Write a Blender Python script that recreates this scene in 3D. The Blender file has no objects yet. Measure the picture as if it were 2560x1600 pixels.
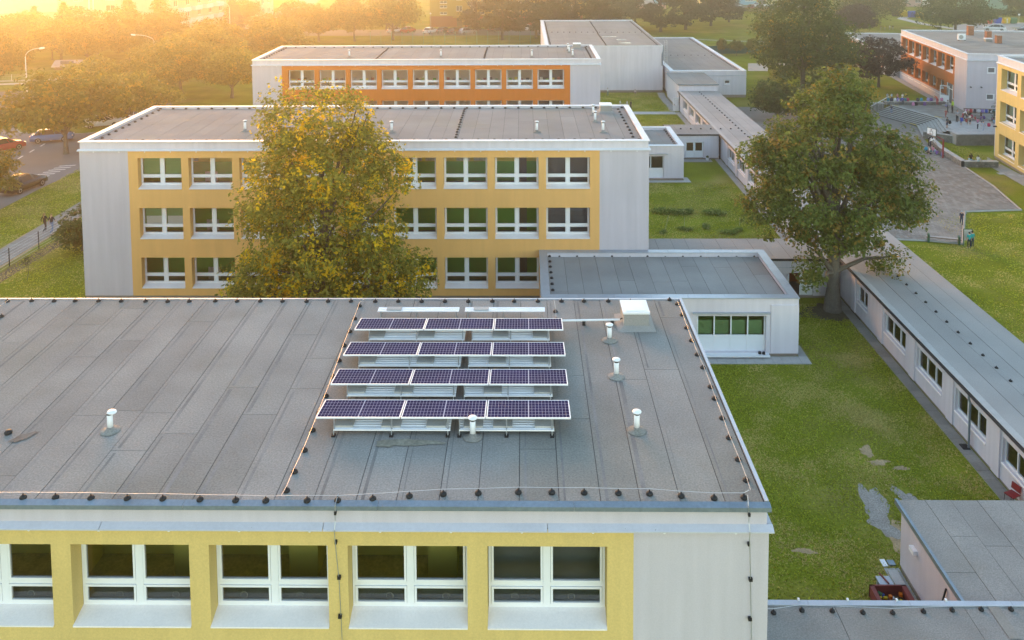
import bpy, math, random
import numpy as np
from mathutils import Vector, Matrix

# ------------------------------------------------------------------ camera, sky, sun, exposure
sc = bpy.context.scene
col = sc.collection
rad = math.radians
F, CY, PITCH, YAW, ROLL, CAMZ = 2140.0, -10.34, 0.0746, -0.0143, 0.0056, 23.207
cam_d = bpy.data.cameras.new('camera')
cam = bpy.data.objects.new('camera', cam_d)
col.objects.link(cam)
cy_, sy_ = math.cos(YAW), math.sin(YAW)
cp, sp = math.cos(PITCH), math.sin(PITCH)
cr, sr = math.cos(ROLL), math.sin(ROLL)
_rt = Vector((cy_, -sy_, 0))
_fw0 = Vector((sy_, cy_, 0))
_fw = Vector((_fw0.x * cp, _fw0.y * cp, -sp))
_up = Vector((_fw0.x * sp, _fw0.y * sp, cp))
_r2 = _rt * cr - _up * sr
_u2 = _rt * sr + _up * cr
cam.matrix_world = Matrix(((_r2.x, _u2.x, -_fw.x, 0), (_r2.y, _u2.y, -_fw.y, 0),
                           (_r2.z, _u2.z, -_fw.z, CAMZ), (0, 0, 0, 1)))
cam_d.sensor_width = 36
cam_d.sensor_fit = 'HORIZONTAL'
cam_d.lens = 36 * F / 2560
cam_d.shift_y = -(800 - CY) / 2560
cam_d.clip_start = 0.5
cam_d.clip_end = 3000
sc.camera = cam

SUN_AZ, SUN_EL = -26.0, 8.5          # azimuth from +Y (clockwise), elevation
world = bpy.data.worlds.new('World')
sc.world = world
world.use_nodes = True
wn = world.node_tree.nodes
sky = wn.new('ShaderNodeTexSky')
sky.sky_type = 'NISHITA'
sky.sun_disc = False
sky.sun_elevation = rad(SUN_EL)
sky.sun_rotation = rad(SUN_AZ)
sky.air_density = 1.12
sky.dust_density = 0.3
sky.ozone_density = 1.0
world.node_tree.links.new(sky.outputs[0], wn['Background'].inputs[0])
wn['Background'].inputs[1].default_value = 0.15
sun_d = bpy.data.lights.new('sun', 'SUN')
sun_d.energy = 1.6
sun_d.angle = rad(30)
sun_d.color = (1.0, 0.39, 0.055)
sun = bpy.data.objects.new('sun', sun_d)
col.objects.link(sun)
_sd = Vector((math.sin(rad(SUN_AZ)) * math.cos(rad(SUN_EL)), math.cos(rad(SUN_AZ)) * math.cos(rad(SUN_EL)), math.sin(rad(SUN_EL))))
sun.rotation_euler = _sd.to_track_quat('Z', 'Y').to_euler()
sun.location = (0, 0, 60)
vs = sc.view_settings
vs.view_transform = 'Standard'
vs.look = 'None'
vs.gamma = 1.0
vs.exposure = 2.28
sc.render.engine = 'CYCLES'
sc.cycles.max_bounces = 7
sc.cycles.diffuse_bounces = 4
sc.cycles.glossy_bounces = 3
sc.cycles.transparent_max_bounces = 12
sc.cycles.transmission_bounces = 3
sc.cycles.volume_bounces = 0
sc.cycles.use_denoising = True
sc.cycles.caustics_reflective = False
sc.cycles.caustics_refractive = False

# ------------------------------------------------------------------ materials
RN = random.Random(11)
MATS = {}


def mat(name, c, rough=0.85, var=0.12, scale=1.5, fine=0.0, fscale=40.0, streak=0.0, bump=0.0, bscale=60.0,
        metal=0.0, spec=0.3, orand=0.0, c2=None, c2s=0.25, c2lo=0.5, c2hi=0.62, emit=None):
    if name in MATS:
        return MATS[name]
    m = bpy.data.materials.new(name)
    m.use_nodes = True
    nt = m.node_tree
    N, L = nt.nodes, nt.links
    b = N['Principled BSDF']
    b.inputs['Roughness'].default_value = rough
    b.inputs['Metallic'].default_value = metal
    b.inputs['Specular IOR Level'].default_value = spec
    geo = N.new('ShaderNodeNewGeometry')
    base = None

    def noise(sc_, det=4, vec=None):
        n = N.new('ShaderNodeTexNoise')
        n.inputs['Scale'].default_value = sc_
        n.inputs['Detail'].default_value = det
        L.new(vec if vec is not None else geo.outputs['Position'], n.inputs['Vector'])
        return n.outputs['Fac']

    def mul(colsock, facsock, lo, hi):
        mr = N.new('ShaderNodeMapRange')
        mr.inputs['From Min'].default_value = 0.28
        mr.inputs['From Max'].default_value = 0.72
        mr.inputs['To Min'].default_value = lo
        mr.inputs['To Max'].default_value = hi
        L.new(facsock, mr.inputs['Value'])
        mx = N.new('ShaderNodeMix')
        mx.data_type = 'RGBA'
        mx.blend_type = 'MULTIPLY'
        mx.inputs[0].default_value = 1.0
        L.new(colsock, mx.inputs[6])
        L.new(mr.outputs[0], mx.inputs[7])
        return mx.outputs[2]
    rgb = N.new('ShaderNodeRGB')
    rgb.outputs[0].default_value = (*c, 1)
    cur = rgb.outputs[0]
    if c2 is not None:
        mr = N.new('ShaderNodeMapRange')
        mr.inputs['From Min'].default_value = c2lo
        mr.inputs['From Max'].default_value = c2hi
        L.new(noise(c2s, 6), mr.inputs['Value'])
        mx = N.new('ShaderNodeMix')
        mx.data_type = 'RGBA'
        L.new(mr.outputs[0], mx.inputs[0])
        L.new(cur, mx.inputs[6])
        mx.inputs[7].default_value = (*c2, 1)
        cur = mx.outputs[2]
    if var:
        cur = mul(cur, noise(scale, 5), 1 - var, 1 + var)
    if fine:
        cur = mul(cur, noise(fscale, 3), 1 - fine, 1 + fine)
    if streak:
        mp = N.new('ShaderNodeMapping')
        mp.inputs['Scale'].default_value = (1.0, 1.0, 0.06)
        L.new(geo.outputs['Position'], mp.inputs['Vector'])
        cur = mul(cur, noise(3.5, 5, mp.outputs[0]), 1 - streak, 1 + streak)
    if orand:
        oi = N.new('ShaderNodeObjectInfo')
        mr = N.new('ShaderNodeMapRange')
        mr.inputs['To Min'].default_value = 1 - orand
        mr.inputs['To Max'].default_value = 1 + orand
        L.new(oi.outputs['Random'], mr.inputs['Value'])
        mx = N.new('ShaderNodeMix')
        mx.data_type = 'RGBA'
        mx.blend_type = 'MULTIPLY'
        mx.inputs[0].default_value = 1.0
        L.new(cur, mx.inputs[6])
        L.new(mr.outputs[0], mx.inputs[7])
        cur = mx.outputs[2]
    L.new(cur, b.inputs['Base Color'])
    if bump:
        bp = N.new('ShaderNodeBump')
        bp.inputs['Strength'].default_value = bump
        bp.inputs['Distance'].default_value = 0.02
        L.new(noise(bscale, 4), bp.inputs['Height'])
        L.new(bp.outputs[0], b.inputs['Normal'])
    MATS[name] = m
    return m


def glass(name, tint=(1, 1, 1), refl=1.0, rough=0.02):
    if name in MATS:
        return MATS[name]
    m = bpy.data.materials.new(name)
    m.use_nodes = True
    nt = m.node_tree
    N, L = nt.nodes, nt.links
    N.remove(N['Principled BSDF'])
    tr = N.new('ShaderNodeBsdfTransparent')
    tr.inputs[0].default_value = (*tint, 1)
    gl = N.new('ShaderNodeBsdfGlossy')
    gl.inputs['Roughness'].default_value = rough
    gl.inputs[0].default_value = (refl, refl, refl, 1)
    fr = N.new('ShaderNodeFresnel')
    fr.inputs[0].default_value = 1.7
    mx = N.new('ShaderNodeMixShader')
    L.new(fr.outputs[0], mx.inputs[0])
    L.new(tr.outputs[0], mx.inputs[1])
    L.new(gl.outputs[0], mx.inputs[2])
    L.new(mx.outputs[0], N['Material Output'].inputs[0])
    MATS[name] = m
    return m


def leafmat(name, c_lo, c_hi, c_alt, alt=0.12, altscale=0.5, transl=0.35, var=0.25):
    """leaf colour: random per leaf between two greens, with patches of a third colour"""
    m = bpy.data.materials.new(name)
    m.use_nodes = True
    nt = m.node_tree
    N, L = nt.nodes, nt.links
    N.remove(N['Principled BSDF'])
    geo = N.new('ShaderNodeNewGeometry')
    oi = N.new('ShaderNodeObjectInfo')
    mx = N.new('ShaderNodeMix')
    mx.data_type = 'RGBA'
    L.new(geo.outputs['Random Per Island'], mx.inputs[0])
    mx.inputs[6].default_value = (*c_lo, 1)
    mx.inputs[7].default_value = (*c_hi, 1)
    ns = N.new('ShaderNodeTexNoise')
    ns.inputs['Scale'].default_value = altscale
    ns.inputs['Detail'].default_value = 3
    L.new(geo.outputs['Position'], ns.inputs['Vector'])
    ad = N.new('ShaderNodeMath')
    ad.operation = 'MULTIPLY_ADD'
    L.new(geo.outputs['Random Per Island'], ad.inputs[0])
    ad.inputs[1].default_value = 0.16
    L.new(ns.outputs['Fac'], ad.inputs[2])
    mr = N.new('ShaderNodeMapRange')
    mr.inputs['From Min'].default_value = 0.78 - alt
    mr.inputs['From Max'].default_value = 0.84 - alt
    L.new(ad.outputs[0], mr.inputs['Value'])
    m2 = N.new('ShaderNodeMix')
    m2.data_type = 'RGBA'
    L.new(mr.outputs[0], m2.inputs[0])
    L.new(mx.outputs[2], m2.inputs[6])
    m2.inputs[7].default_value = (*c_alt, 1)
    mo = N.new('ShaderNodeMapRange')
    mo.inputs['To Min'].default_value = 1 - var
    mo.inputs['To Max'].default_value = 1 + var
    L.new(oi.outputs['Random'], mo.inputs['Value'])
    m3 = N.new('ShaderNodeMix')
    m3.data_type = 'RGBA'
    m3.blend_type = 'MULTIPLY'
    m3.inputs[0].default_value = 1.0
    L.new(m2.outputs[2], m3.inputs[6])
    L.new(mo.outputs[0], m3.inputs[7])
    df = N.new('ShaderNodeBsdfPrincipled')
    df.inputs['Roughness'].default_value = 0.55
    df.inputs['Specular IOR Level'].default_value = 0.08
    tl = N.new('ShaderNodeBsdfTranslucent')
    L.new(m3.outputs[2], df.inputs['Base Color'])
    L.new(m3.outputs[2], tl.inputs[0])
    ms = N.new('ShaderNodeMixShader')
    ms.inputs[0].default_value = transl
    L.new(df.outputs[0], ms.inputs[1])
    L.new(tl.outputs[0], ms.inputs[2])
    L.new(ms.outputs[0], N['Material Output'].inputs[0])
    return m


# ------------------------------------------------------------------ mesh helpers
def tag(o, label=None, cat=None, group=None, kind=None):
    if label: o['label'] = label
    if cat: o['category'] = cat
    if group: o['group'] = group
    if kind: o['kind'] = kind
    return o


def link(name, data, parent=None, loc=(0, 0, 0), rot=(0, 0, 0), scale=(1, 1, 1)):
    o = bpy.data.objects.new(name, data)
    col.objects.link(o)
    o.location = loc
    o.rotation_euler = rot
    o.scale = scale
    if parent is not None:
        o.parent = parent
    return o


def empty(name, loc=(0, 0, 0), rz=0.0):
    o = link(name, None, None, loc, (0, 0, rz))
    o.empty_display_size = 0.3
    return o


UB = {}


def ubox(name, x0, x1, y0, y1, z0, z1, m, parent=None):
    """a box as an object of its own; alike boxes share one mesh"""
    if m.name not in UB:
        me = bpy.data.meshes.new('unit_box_' + m.name)
        v = [(x, y, z) for z in (-.5, .5) for y in (-.5, .5) for x in (-.5, .5)]
        f = [(0, 2, 3, 1), (4, 5, 7, 6), (0, 1, 5, 4), (2, 6, 7, 3), (0, 4, 6, 2), (1, 3, 7, 5)]
        me.from_pydata(v, [], f)
        me.materials.append(m)
        UB[m.name] = me
    return link(name, UB[m.name], parent, ((x0 + x1) / 2, (y0 + y1) / 2, (z0 + z1) / 2), (0, 0, 0),
                (max(abs(x1 - x0), 1e-4), max(abs(y1 - y0), 1e-4), max(abs(z1 - z0), 1e-4)))


class MB:
    def __init__(s):
        s.v, s.f, s.m = [], [], []
        s.mi = 0

    def face(s, pts, mi=None):
        b = len(s.v)
        s.v += [tuple(p) for p in pts]
        s.f.append(tuple(range(b, b + len(pts))))
        s.m.append(s.mi if mi is None else mi)

    def grid(s, rows, close=False, mi=None):
        """loft through rows of points (each row same length)"""
        b = len(s.v)
        n = len(rows[0])
        for r in rows:
            s.v += [tuple(p) for p in r]
        for i in range(len(rows) - 1):
            for j in range(n if close else n - 1):
                k = (j + 1) % n
                s.f.append((b + i * n + j, b + i * n + k, b + (i + 1) * n + k, b + (i + 1) * n + j))
                s.m.append(s.mi if mi is None else mi)
        return b, n

    def box(s, x0, x1, y0, y1, z0, z1, mi=None):
        b = len(s.v)
        s.v += [(x, y, z) for z in (z0, z1) for y in (y0, y1) for x in (x0, x1)]
        for f in ((0, 2, 3, 1), (4, 5, 7, 6), (0, 1, 5, 4), (2, 6, 7, 3), (0, 4, 6, 2), (1, 3, 7, 5)):
            s.f.append(tuple(b + i for i in f))
            s.m.append(s.mi if mi is None else mi)

    def lathe(s, prof, n=16, c=(0, 0, 0), mi=None, cap=True):
        rows = []
        for r, z in prof:
            rows.append([(c[0] + r * math.cos(2 * math.pi * k / n), c[1] + r * math.sin(2 * math.pi * k / n), c[2] + z) for k in range(n)])
        b, _ = s.grid(rows, True, mi)
        if cap:
            s.f.append(tuple(b + (len(prof) - 1) * n + k for k in range(n)))
            s.m.append(s.mi if mi is None else mi)
            s.f.append(tuple(b + n - 1 - k for k in range(n)))
            s.m.append(s.mi if mi is None else mi)

    def tube(s, pts, r, n=6, mi=None):
        pts = [Vector(p) for p in pts]
        rr = r if isinstance(r, (list, tuple)) else [r] * len(pts)
        rows = []
        for i, p in enumerate(pts):
            d = (pts[min(i + 1, len(pts) - 1)] - pts[max(i - 1, 0)])
            if d.length < 1e-9:
                d = Vector((0, 0, 1))
            d.normalize()
            a = d.cross(Vector((0, 0, 1)) if abs(d.z) < .9 else Vector((1, 0, 0))).normalized()
            bb = d.cross(a)
            rows.append([p + (a * math.cos(2 * math.pi * k / n) + bb * math.sin(2 * math.pi * k / n)) * rr[i] for k in range(n)])
        b, _ = s.grid(rows, True, mi)
        s.f.append(tuple(b + k for k in range(n)))
        s.m.append(s.mi if mi is None else mi)
        s.f.append(tuple(b + (len(pts) - 1) * n + n - 1 - k for k in range(n)))
        s.m.append(s.mi if mi is None else mi)

    def mesh(s, name, mats, smooth=False):
        me = bpy.data.meshes.new(name)
        me.from_pydata(s.v, [], s.f)
        for m in (mats if isinstance(mats, (list, tuple)) else [mats]):
            me.materials.append(m)
        if any(s.m):
            me.polygons.foreach_set('material_index', s.m)
        if smooth:
            me.polygons.foreach_set('use_smooth', [True] * len(s.f))
        me.update()
        return me

    def build(s, name, mats, parent=None, loc=(0, 0, 0), rot=(0, 0, 0), smooth=False):
        return link(name, s.mesh(name, mats, smooth), parent, loc, rot)


def poly(name, pts, z, m, kind='structure', h=0.0, parent=None):
    """flat sheet (or slab of height h) over a plan outline"""
    b = MB()
    if h:
        n = len(pts)
        b.face([(x, y, z + h) for x, y in pts])
        for i in range(n):
            (x0, y0), (x1, y1) = pts[i], pts[(i + 1) % n]
            b.face([(x0, y0, z), (x1, y1, z), (x1, y1, z + h), (x0, y0, z + h)])
    else:
        b.face([(x, y, z) for x, y in pts])
    o = b.build(name, m, parent)
    if kind and parent is None:
        o['kind'] = kind
    return o


def copy_tree(o, parent=None):
    c = o.copy()
    col.objects.link(c)
    c.parent = parent
    for ch in o.children:
        copy_tree(ch, c)
    return c


def wall_holes(name, x0, x1, z0, z1, holes, thick, m, parent, y=0.0):
    """a wall face with real openings and their reveals; local x along, y inwards"""
    xs = sorted({x0, x1, *[h[0] for h in holes], *[h[1] for h in holes]})
    zs = sorted({z0, z1, *[h[2] for h in holes], *[h[3] for h in holes]})
    b = MB()
    for i in range(len(xs) - 1):
        for j in range(len(zs) - 1):
            xc, zc = (xs[i] + xs[i + 1]) / 2, (zs[j] + zs[j + 1]) / 2
            if any(h[0] < xc < h[1] and h[2] < zc < h[3] for h in holes):
                continue
            b.face([(xs[i], y, zs[j]), (xs[i + 1], y, zs[j]), (xs[i + 1], y, zs[j + 1]), (xs[i], y, zs[j + 1])])
    for a, c, d, e in holes:
        b.face([(a, y, d), (a, y, e), (a, y + thick, e), (a, y + thick, d)])
        b.face([(c, y, e), (c, y, d), (c, y + thick, d), (c, y + thick, e)])
        b.face([(a, y, e), (c, y, e), (c, y + thick, e), (a, y + thick, e)])
        b.face([(a, y, d), (a, y + thick, d), (c, y + thick, d), (c, y, d)])
    return b.build(name, m, parent)


# colours of things
M_GREYWALL = mat('plaster_grey', (0.535, 0.495, 0.54), .9, .035, .35, .04, 30, .05, .12, 90)
M_WHITEWALL = mat('plaster_white', (0.64, 0.60, 0.645), .9, .04, .35, .04, 30, .06, .1, 90)
M_YEL_A = mat('plaster_lemon', (0.66, 0.49, 0.185), .9, .04, .4, .07, 26, .05, .2, 90)
M_YEL_B = mat('plaster_ochre', (0.76, 0.43, 0.15), .9, .035, .4, .04, 30, .04, .1, 90)
M_ORANGE = mat('plaster_orange', (0.62, 0.18, 0.03), .9, .04, .4, .04, 30, .04, .1, 90)
M_ORANGE2 = mat('plaster_rust', (0.45, 0.135, 0.03), .9, .05, .5, .04, 30, .04)
M_PLINTH = mat('plinth_brown', (0.26, 0.215, 0.175), .95, .15, .8, .1, 20)
M_FELT = mat('roof_felt', (0.265, 0.255, 0.238), .95, .14, .55, .22, 22, 0, .35, 120, spec=.08, orand=.07, c2=(0.235, 0.225, 0.20), c2s=.22, c2lo=.5, c2hi=.66)
M_FELT_L = mat('roof_felt_light', (0.27, 0.262, 0.25), .95, .10, .35, .10, 30, 0, .25, 90, spec=.08, orand=.05, c2=(0.27, 0.26, 0.23), c2s=.2, c2lo=.5, c2hi=.66)
M_FELT_D = mat('roof_felt_dark', (0.31, 0.295, 0.28), .95, .12, .4, .10, 30, 0, .25, 90, spec=.08, orand=.06)
M_FELT_C = mat('roof_felt_corridor', (0.37, 0.345, 0.325), .95, .10, .35, .10, 30, 0, .25, 90, spec=.08, orand=.05)
M_SEAM = mat('roof_bitumen_seam', (0.035, 0.035, 0.036), .9, .2, 3)
M_ZINC = mat('zinc_sheet', (0.42, 0.45, 0.50), .45, .07, 1.2, .05, 14, 0, 0, metal=.35, spec=.5, orand=.05)
M_ZINC_W = mat('pale_sheet', (0.66, 0.67, 0.70), .5, .06, 1.2, .04, 14, 0, 0, spec=.5, orand=.04)
M_ZINC_SPOT = mat('pale_sheet_spotted', (0.52, 0.52, 0.57), .55, .06, 1.2, .04, 14, spec=.4, c2=(.07, .065, .06), c2s=7.0, c2lo=.735, c2hi=.75)
M_GUTTER = mat('gutter_blue_grey', (0.20, 0.245, 0.29), .4, .12, 1.0, .1, 12, metal=.4, spec=.5)
M_BLACK = mat('black_plastic', (0.018, 0.018, 0.02), .6, .2, 5)
M_WHITE = mat('white_pvc', (0.78, 0.79, 0.81), .4, .03, 1.5, spec=.5)
M_SILL = mat('white_sill', (0.86, 0.80, 0.77), .5, .04, 1.5, .04, 20, spec=.4)
M_STEEL = mat('galvanised_steel', (0.5, 0.51, 0.52), .35, .1, 4, metal=.7, spec=.5)
M_WIRE = mat('aluminium_wire', (0.5, 0.5, 0.52), .35, .05, 5, metal=.5)
M_CONC = mat('concrete', (0.34, 0.33, 0.31), .95, .12, 1.2, .12, 25, 0, .2, 60)
M_CONC_L = mat('concrete_light', (0.44, 0.42, 0.40), .95, .10, 1.5, .08, 25)
M_CONC_PAVE = mat('paving_slab', (0.25, 0.235, 0.21), .95, .15, .7, .12, 18, 0, .2, 50, orand=.12)
M_ASPH = mat('asphalt', (0.21, 0.20, 0.195), .95, .07, .3, .1, 30, 0, .2, 80, spec=.05)
M_GLASS = glass('window_glass', (.94, .96, .94))
M_GLASS_D = glass('window_glass_dark', (.55, .6, .6))
M_IN_Y = mat('inside_yellow', (0.86, 0.70, 0.15), .9, .06, 1)
M_IN_G = mat('inside_green', (0.16, 0.52, 0.09), .9, .06, 1)
M_IN_FLOOR = mat('inside_brown_floor', (0.50, 0.37, 0.15), .6, .2, 2, .2, 14)
M_IN_W = mat('inside_pale_wall', (0.7, 0.66, 0.58), .9, .06, 1)
M_IN_DK = mat('inside_dark', (0.13, 0.135, 0.15), .9, .1, 1)
M_BLIND = mat('green_blind', (0.24, 0.42, 0.20), .8, .05, 1)
M_PAPER = mat('paper', (0.6, 0.6, 0.58), .9, .25, 8)
M_BRICK = mat('brick_chimney', (0.30, 0.13, 0.075), .95, .3, 6, .25, 14)
M_RED = mat('red_paint', (0.26, 0.018, 0.024), .45, .1, 3, spec=.5)
M_MAROON = mat('maroon_wood', (0.19, 0.045, 0.04), .6, .18, 3)
M_WOOD = mat('weathered_wood', (0.17, 0.115, 0.075), .85, .25, 3, .2, 30)
M_STONE = mat('wall_stone', (0.20, 0.195, 0.18), .95, .25, 2.5, .2, 14, orand=.25)
M_STEP = mat('stair_concrete', (0.40, 0.385, 0.36), .95, .12, 1.2, .1, 18)

def pbox(name, x0, x1, y0, y1, z0, z1, m, parent=None):
    b = MB()
    b.box(x0, x1, y0, y1, z0, z1)
    return b.build(name, m, parent)


def felt(roof, x0, x1, y0, y1, z, m, w=0.97, axis='y', joints=1.6, rnd=None, gap=.016, jit=.06, lap=None):
    """roofing felt sheets laid in strips on a roof, each a thin piece of its own"""
    r = rnd or RN
    a0, a1, b0, b1 = (x0, x1, y0, y1) if axis == 'y' else (y0, y1, x0, x1)
    n = max(1, round((a1 - a0) / w))
    ed = [a0 + (a1 - a0) * i / n + (r.uniform(-jit, jit) if 0 < i < n else 0) for i in range(n + 1)]
    for i in range(n):
        cuts = [b0]
        if joints:
            L = b1 - b0
            k = int(joints) + (1 if r.random() < joints - int(joints) else 0)
            cs = sorted(b0 + L * r.uniform(.06, .94) for _ in range(k))
            for c in cs:
                if c - cuts[-1] > .8 and b1 - c > .5:
                    cuts.append(c)
        cuts.append(b1)
        t = .008 + .005 * (i % 2) + r.uniform(0, .003)
        for j in range(len(cuts) - 1):
            p, q = ed[i] + gap / 2, ed[i + 1] - gap / 2
            s, e = cuts[j] + gap / 2, cuts[j + 1] - gap / 2
            if axis == 'y':
                ubox('felt_sheet', p, q, s, e, z, z + t, m, roof)
                if lap:
                    ubox('felt_lap', p + .07 + .05 * r.random(), p + .085 + .07 * r.random() + .03, s + .1, e - .1, z + t, z + t + .002, lap, roof)
            else:
                ubox('felt_sheet', s, e, p, q, z, z + t, m, roof)


M_LAP = mat('felt_lap_tone', (.212, .206, .198), .95, .2, .6, .15, 20, spec=.05, orand=.12)
WIN = {}


def window_meshes(w, h, rec, style):
    key = (round(w, 3), round(h, 3), round(rec, 3), style)
    if key in WIN:
        return WIN[key]
    d = {}
    b = MB()
    fr = .06
    b.box(0, fr, 0, .08, 0, h)
    b.box(w - fr, w, 0, .08, 0, h)
    b.box(fr, w - fr, 0, .08, h - fr, h)
    b.box(fr, w - fr, 0, .08, 0, .07)
    cells = []
    if style == 'school':
        mx, mw, t0, t1 = w / 2, .085, .285 * h, .335 * h
        b.box(mx - mw, mx + mw, -.012, .09, .07, h - fr)
        for a, c in ((fr, mx - mw), (mx + mw, w - fr)):
            b.box(a, c, .0, .08, t0, t1)
            cells += [(a, c, .07, t0), (a, c, t1, h - fr)]
    elif style == 'triple':
        for k in (1, 2):
            b.box(w * k / 3 - .035, w * k / 3 + .035, 0, .08, .07, h - fr)
        xs = [fr, w / 3 - .035, w / 3 + .035, 2 * w / 3 - .035, 2 * w / 3 + .035, w - fr]
        cells = [(xs[0], xs[1], .07, h - fr), (xs[2], xs[3], .07, h - fr), (xs[4], xs[5], .07, h - fr)]
    elif style == 'double':
        b.box(w / 2 - .04, w / 2 + .04, 0, .08, .07, h - fr)
        cells = [(fr, w / 2 - .04, .07, h - fr), (w / 2 + .04, w - fr, .07, h - fr)]
    else:
        cells = [(fr, w - fr, .07, h - fr)]
    d['window'] = b.mesh('window_frame', M_WHITE)
    d['sash'], d['pane'] = [], []
    for (a, c, lo, hi) in cells:
        s = MB()
        t = .05
        g = .008
        a2, c2, lo2, hi2 = a + g, c - g, lo + g, hi - g
        s.box(a2, a2 + t, -.02, .06, lo2, hi2)
        s.box(c2 - t, c2, -.02, .06, lo2, hi2)
        s.box(a2 + t, c2 - t, -.02, .06, hi2 - t, hi2)
        s.box(a2 + t, c2 - t, -.02, .06, lo2, lo2 + t)
        d['sash'].append(s.mesh('sash', M_WHITE))
        p = MB()
        p.face([(a2 + t, .025, lo2 + t), (c2 - t, .025, lo2 + t), (c2 - t, .025, hi2 - t), (a2 + t, .025, hi2 - t)])
        d['pane'].append(p.mesh('pane', M_GLASS))
    s = MB()
    y0 = -rec - .05
    sx0, sx1 = -.01, w + .01
    dz = -.055 - .16 * rec
    top = [(sx0, y0, dz), (sx1, y0, dz), (sx1, .02, .0), (sx0, .02, .0)]
    s.face(top)
    s.face([(sx0, y0, dz - .035), (sx1, y0, dz - .035), (sx1, y0, dz), (sx0, y0, dz)])
    s.face([(sx0, .02, -.05), (sx0, y0, dz - .035), (sx0, y0, dz), (sx0, .02, .0)])
    s.face([(sx1, y0, dz - .035), (sx1, .02, -.05), (sx1, .02, 0), (sx1, y0, dz)])
    s.face([(sx0, .02, -.05), (sx1, .02, -.05), (sx1, y0, dz - .035), (sx0, y0, dz - .035)])
    d['sill'] = s.mesh('sill', M_SILL)
    WIN[key] = d
    return d


def add_window(parent, x, z, w, h, rec, style='school', sill=True, sash=True, y=0.0):
    """opening z = bottom of the frame; frame sits rec behind the wall face"""
    d = window_meshes(w, h, rec, style)
    win = link('window', d['window'], parent, (x, y + rec, z))
    if sash:
        for me in d['sash']:
            link('sash', me, win)
    for me in d['pane']:
        link('pane', me, win)
    if sill:
        link('sill', d['sill'], win)
    return win


def interior(parent, x0, x1, zf, zc, depth, wall_m, floor_m, dado_m=None, dado_h=1.35, y0=.55, posters=None):
    pbox('room_floor', x0, x1, y0, depth, zf - .2, zf, floor_m, parent)
    pbox('room_wall', x0, x1, depth, depth + .1, zf, zc, wall_m, parent)
    if dado_m:
        pbox('dado', x0, x1, depth - .01, depth, zf, zf + dado_h, dado_m, parent)


def copings(parent, L, D, z, w, m, step=2.15, thick=.05, sides='fblr', ov=.05):
    def run(a0, a1, fn):
        n = max(1, round((a1 - a0) / step))
        for i in range(n):
            fn(a0 + (a1 - a0) * i / n + .006, a0 + (a1 - a0) * (i + 1) / n - .006)
    if 'f' in sides: run(-ov, L + ov, lambda p, q: ubox('coping', p, q, -ov, w, z - thick, z, m, parent))
    if 'b' in sides: run(-ov, L + ov, lambda p, q: ubox('coping', p, q, D - w, D + ov, z - thick, z, m, parent))
    if 'l' in sides: run(w + .006, D - w - .006, lambda p, q: ubox('coping', -ov, w, p, q, z - thick, z + .002, m, parent))
    if 'r' in sides: run(w + .006, D - w - .006, lambda p, q: ubox('coping', L - w, L + ov, p, q, z - thick, z + .002, m, parent))


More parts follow.
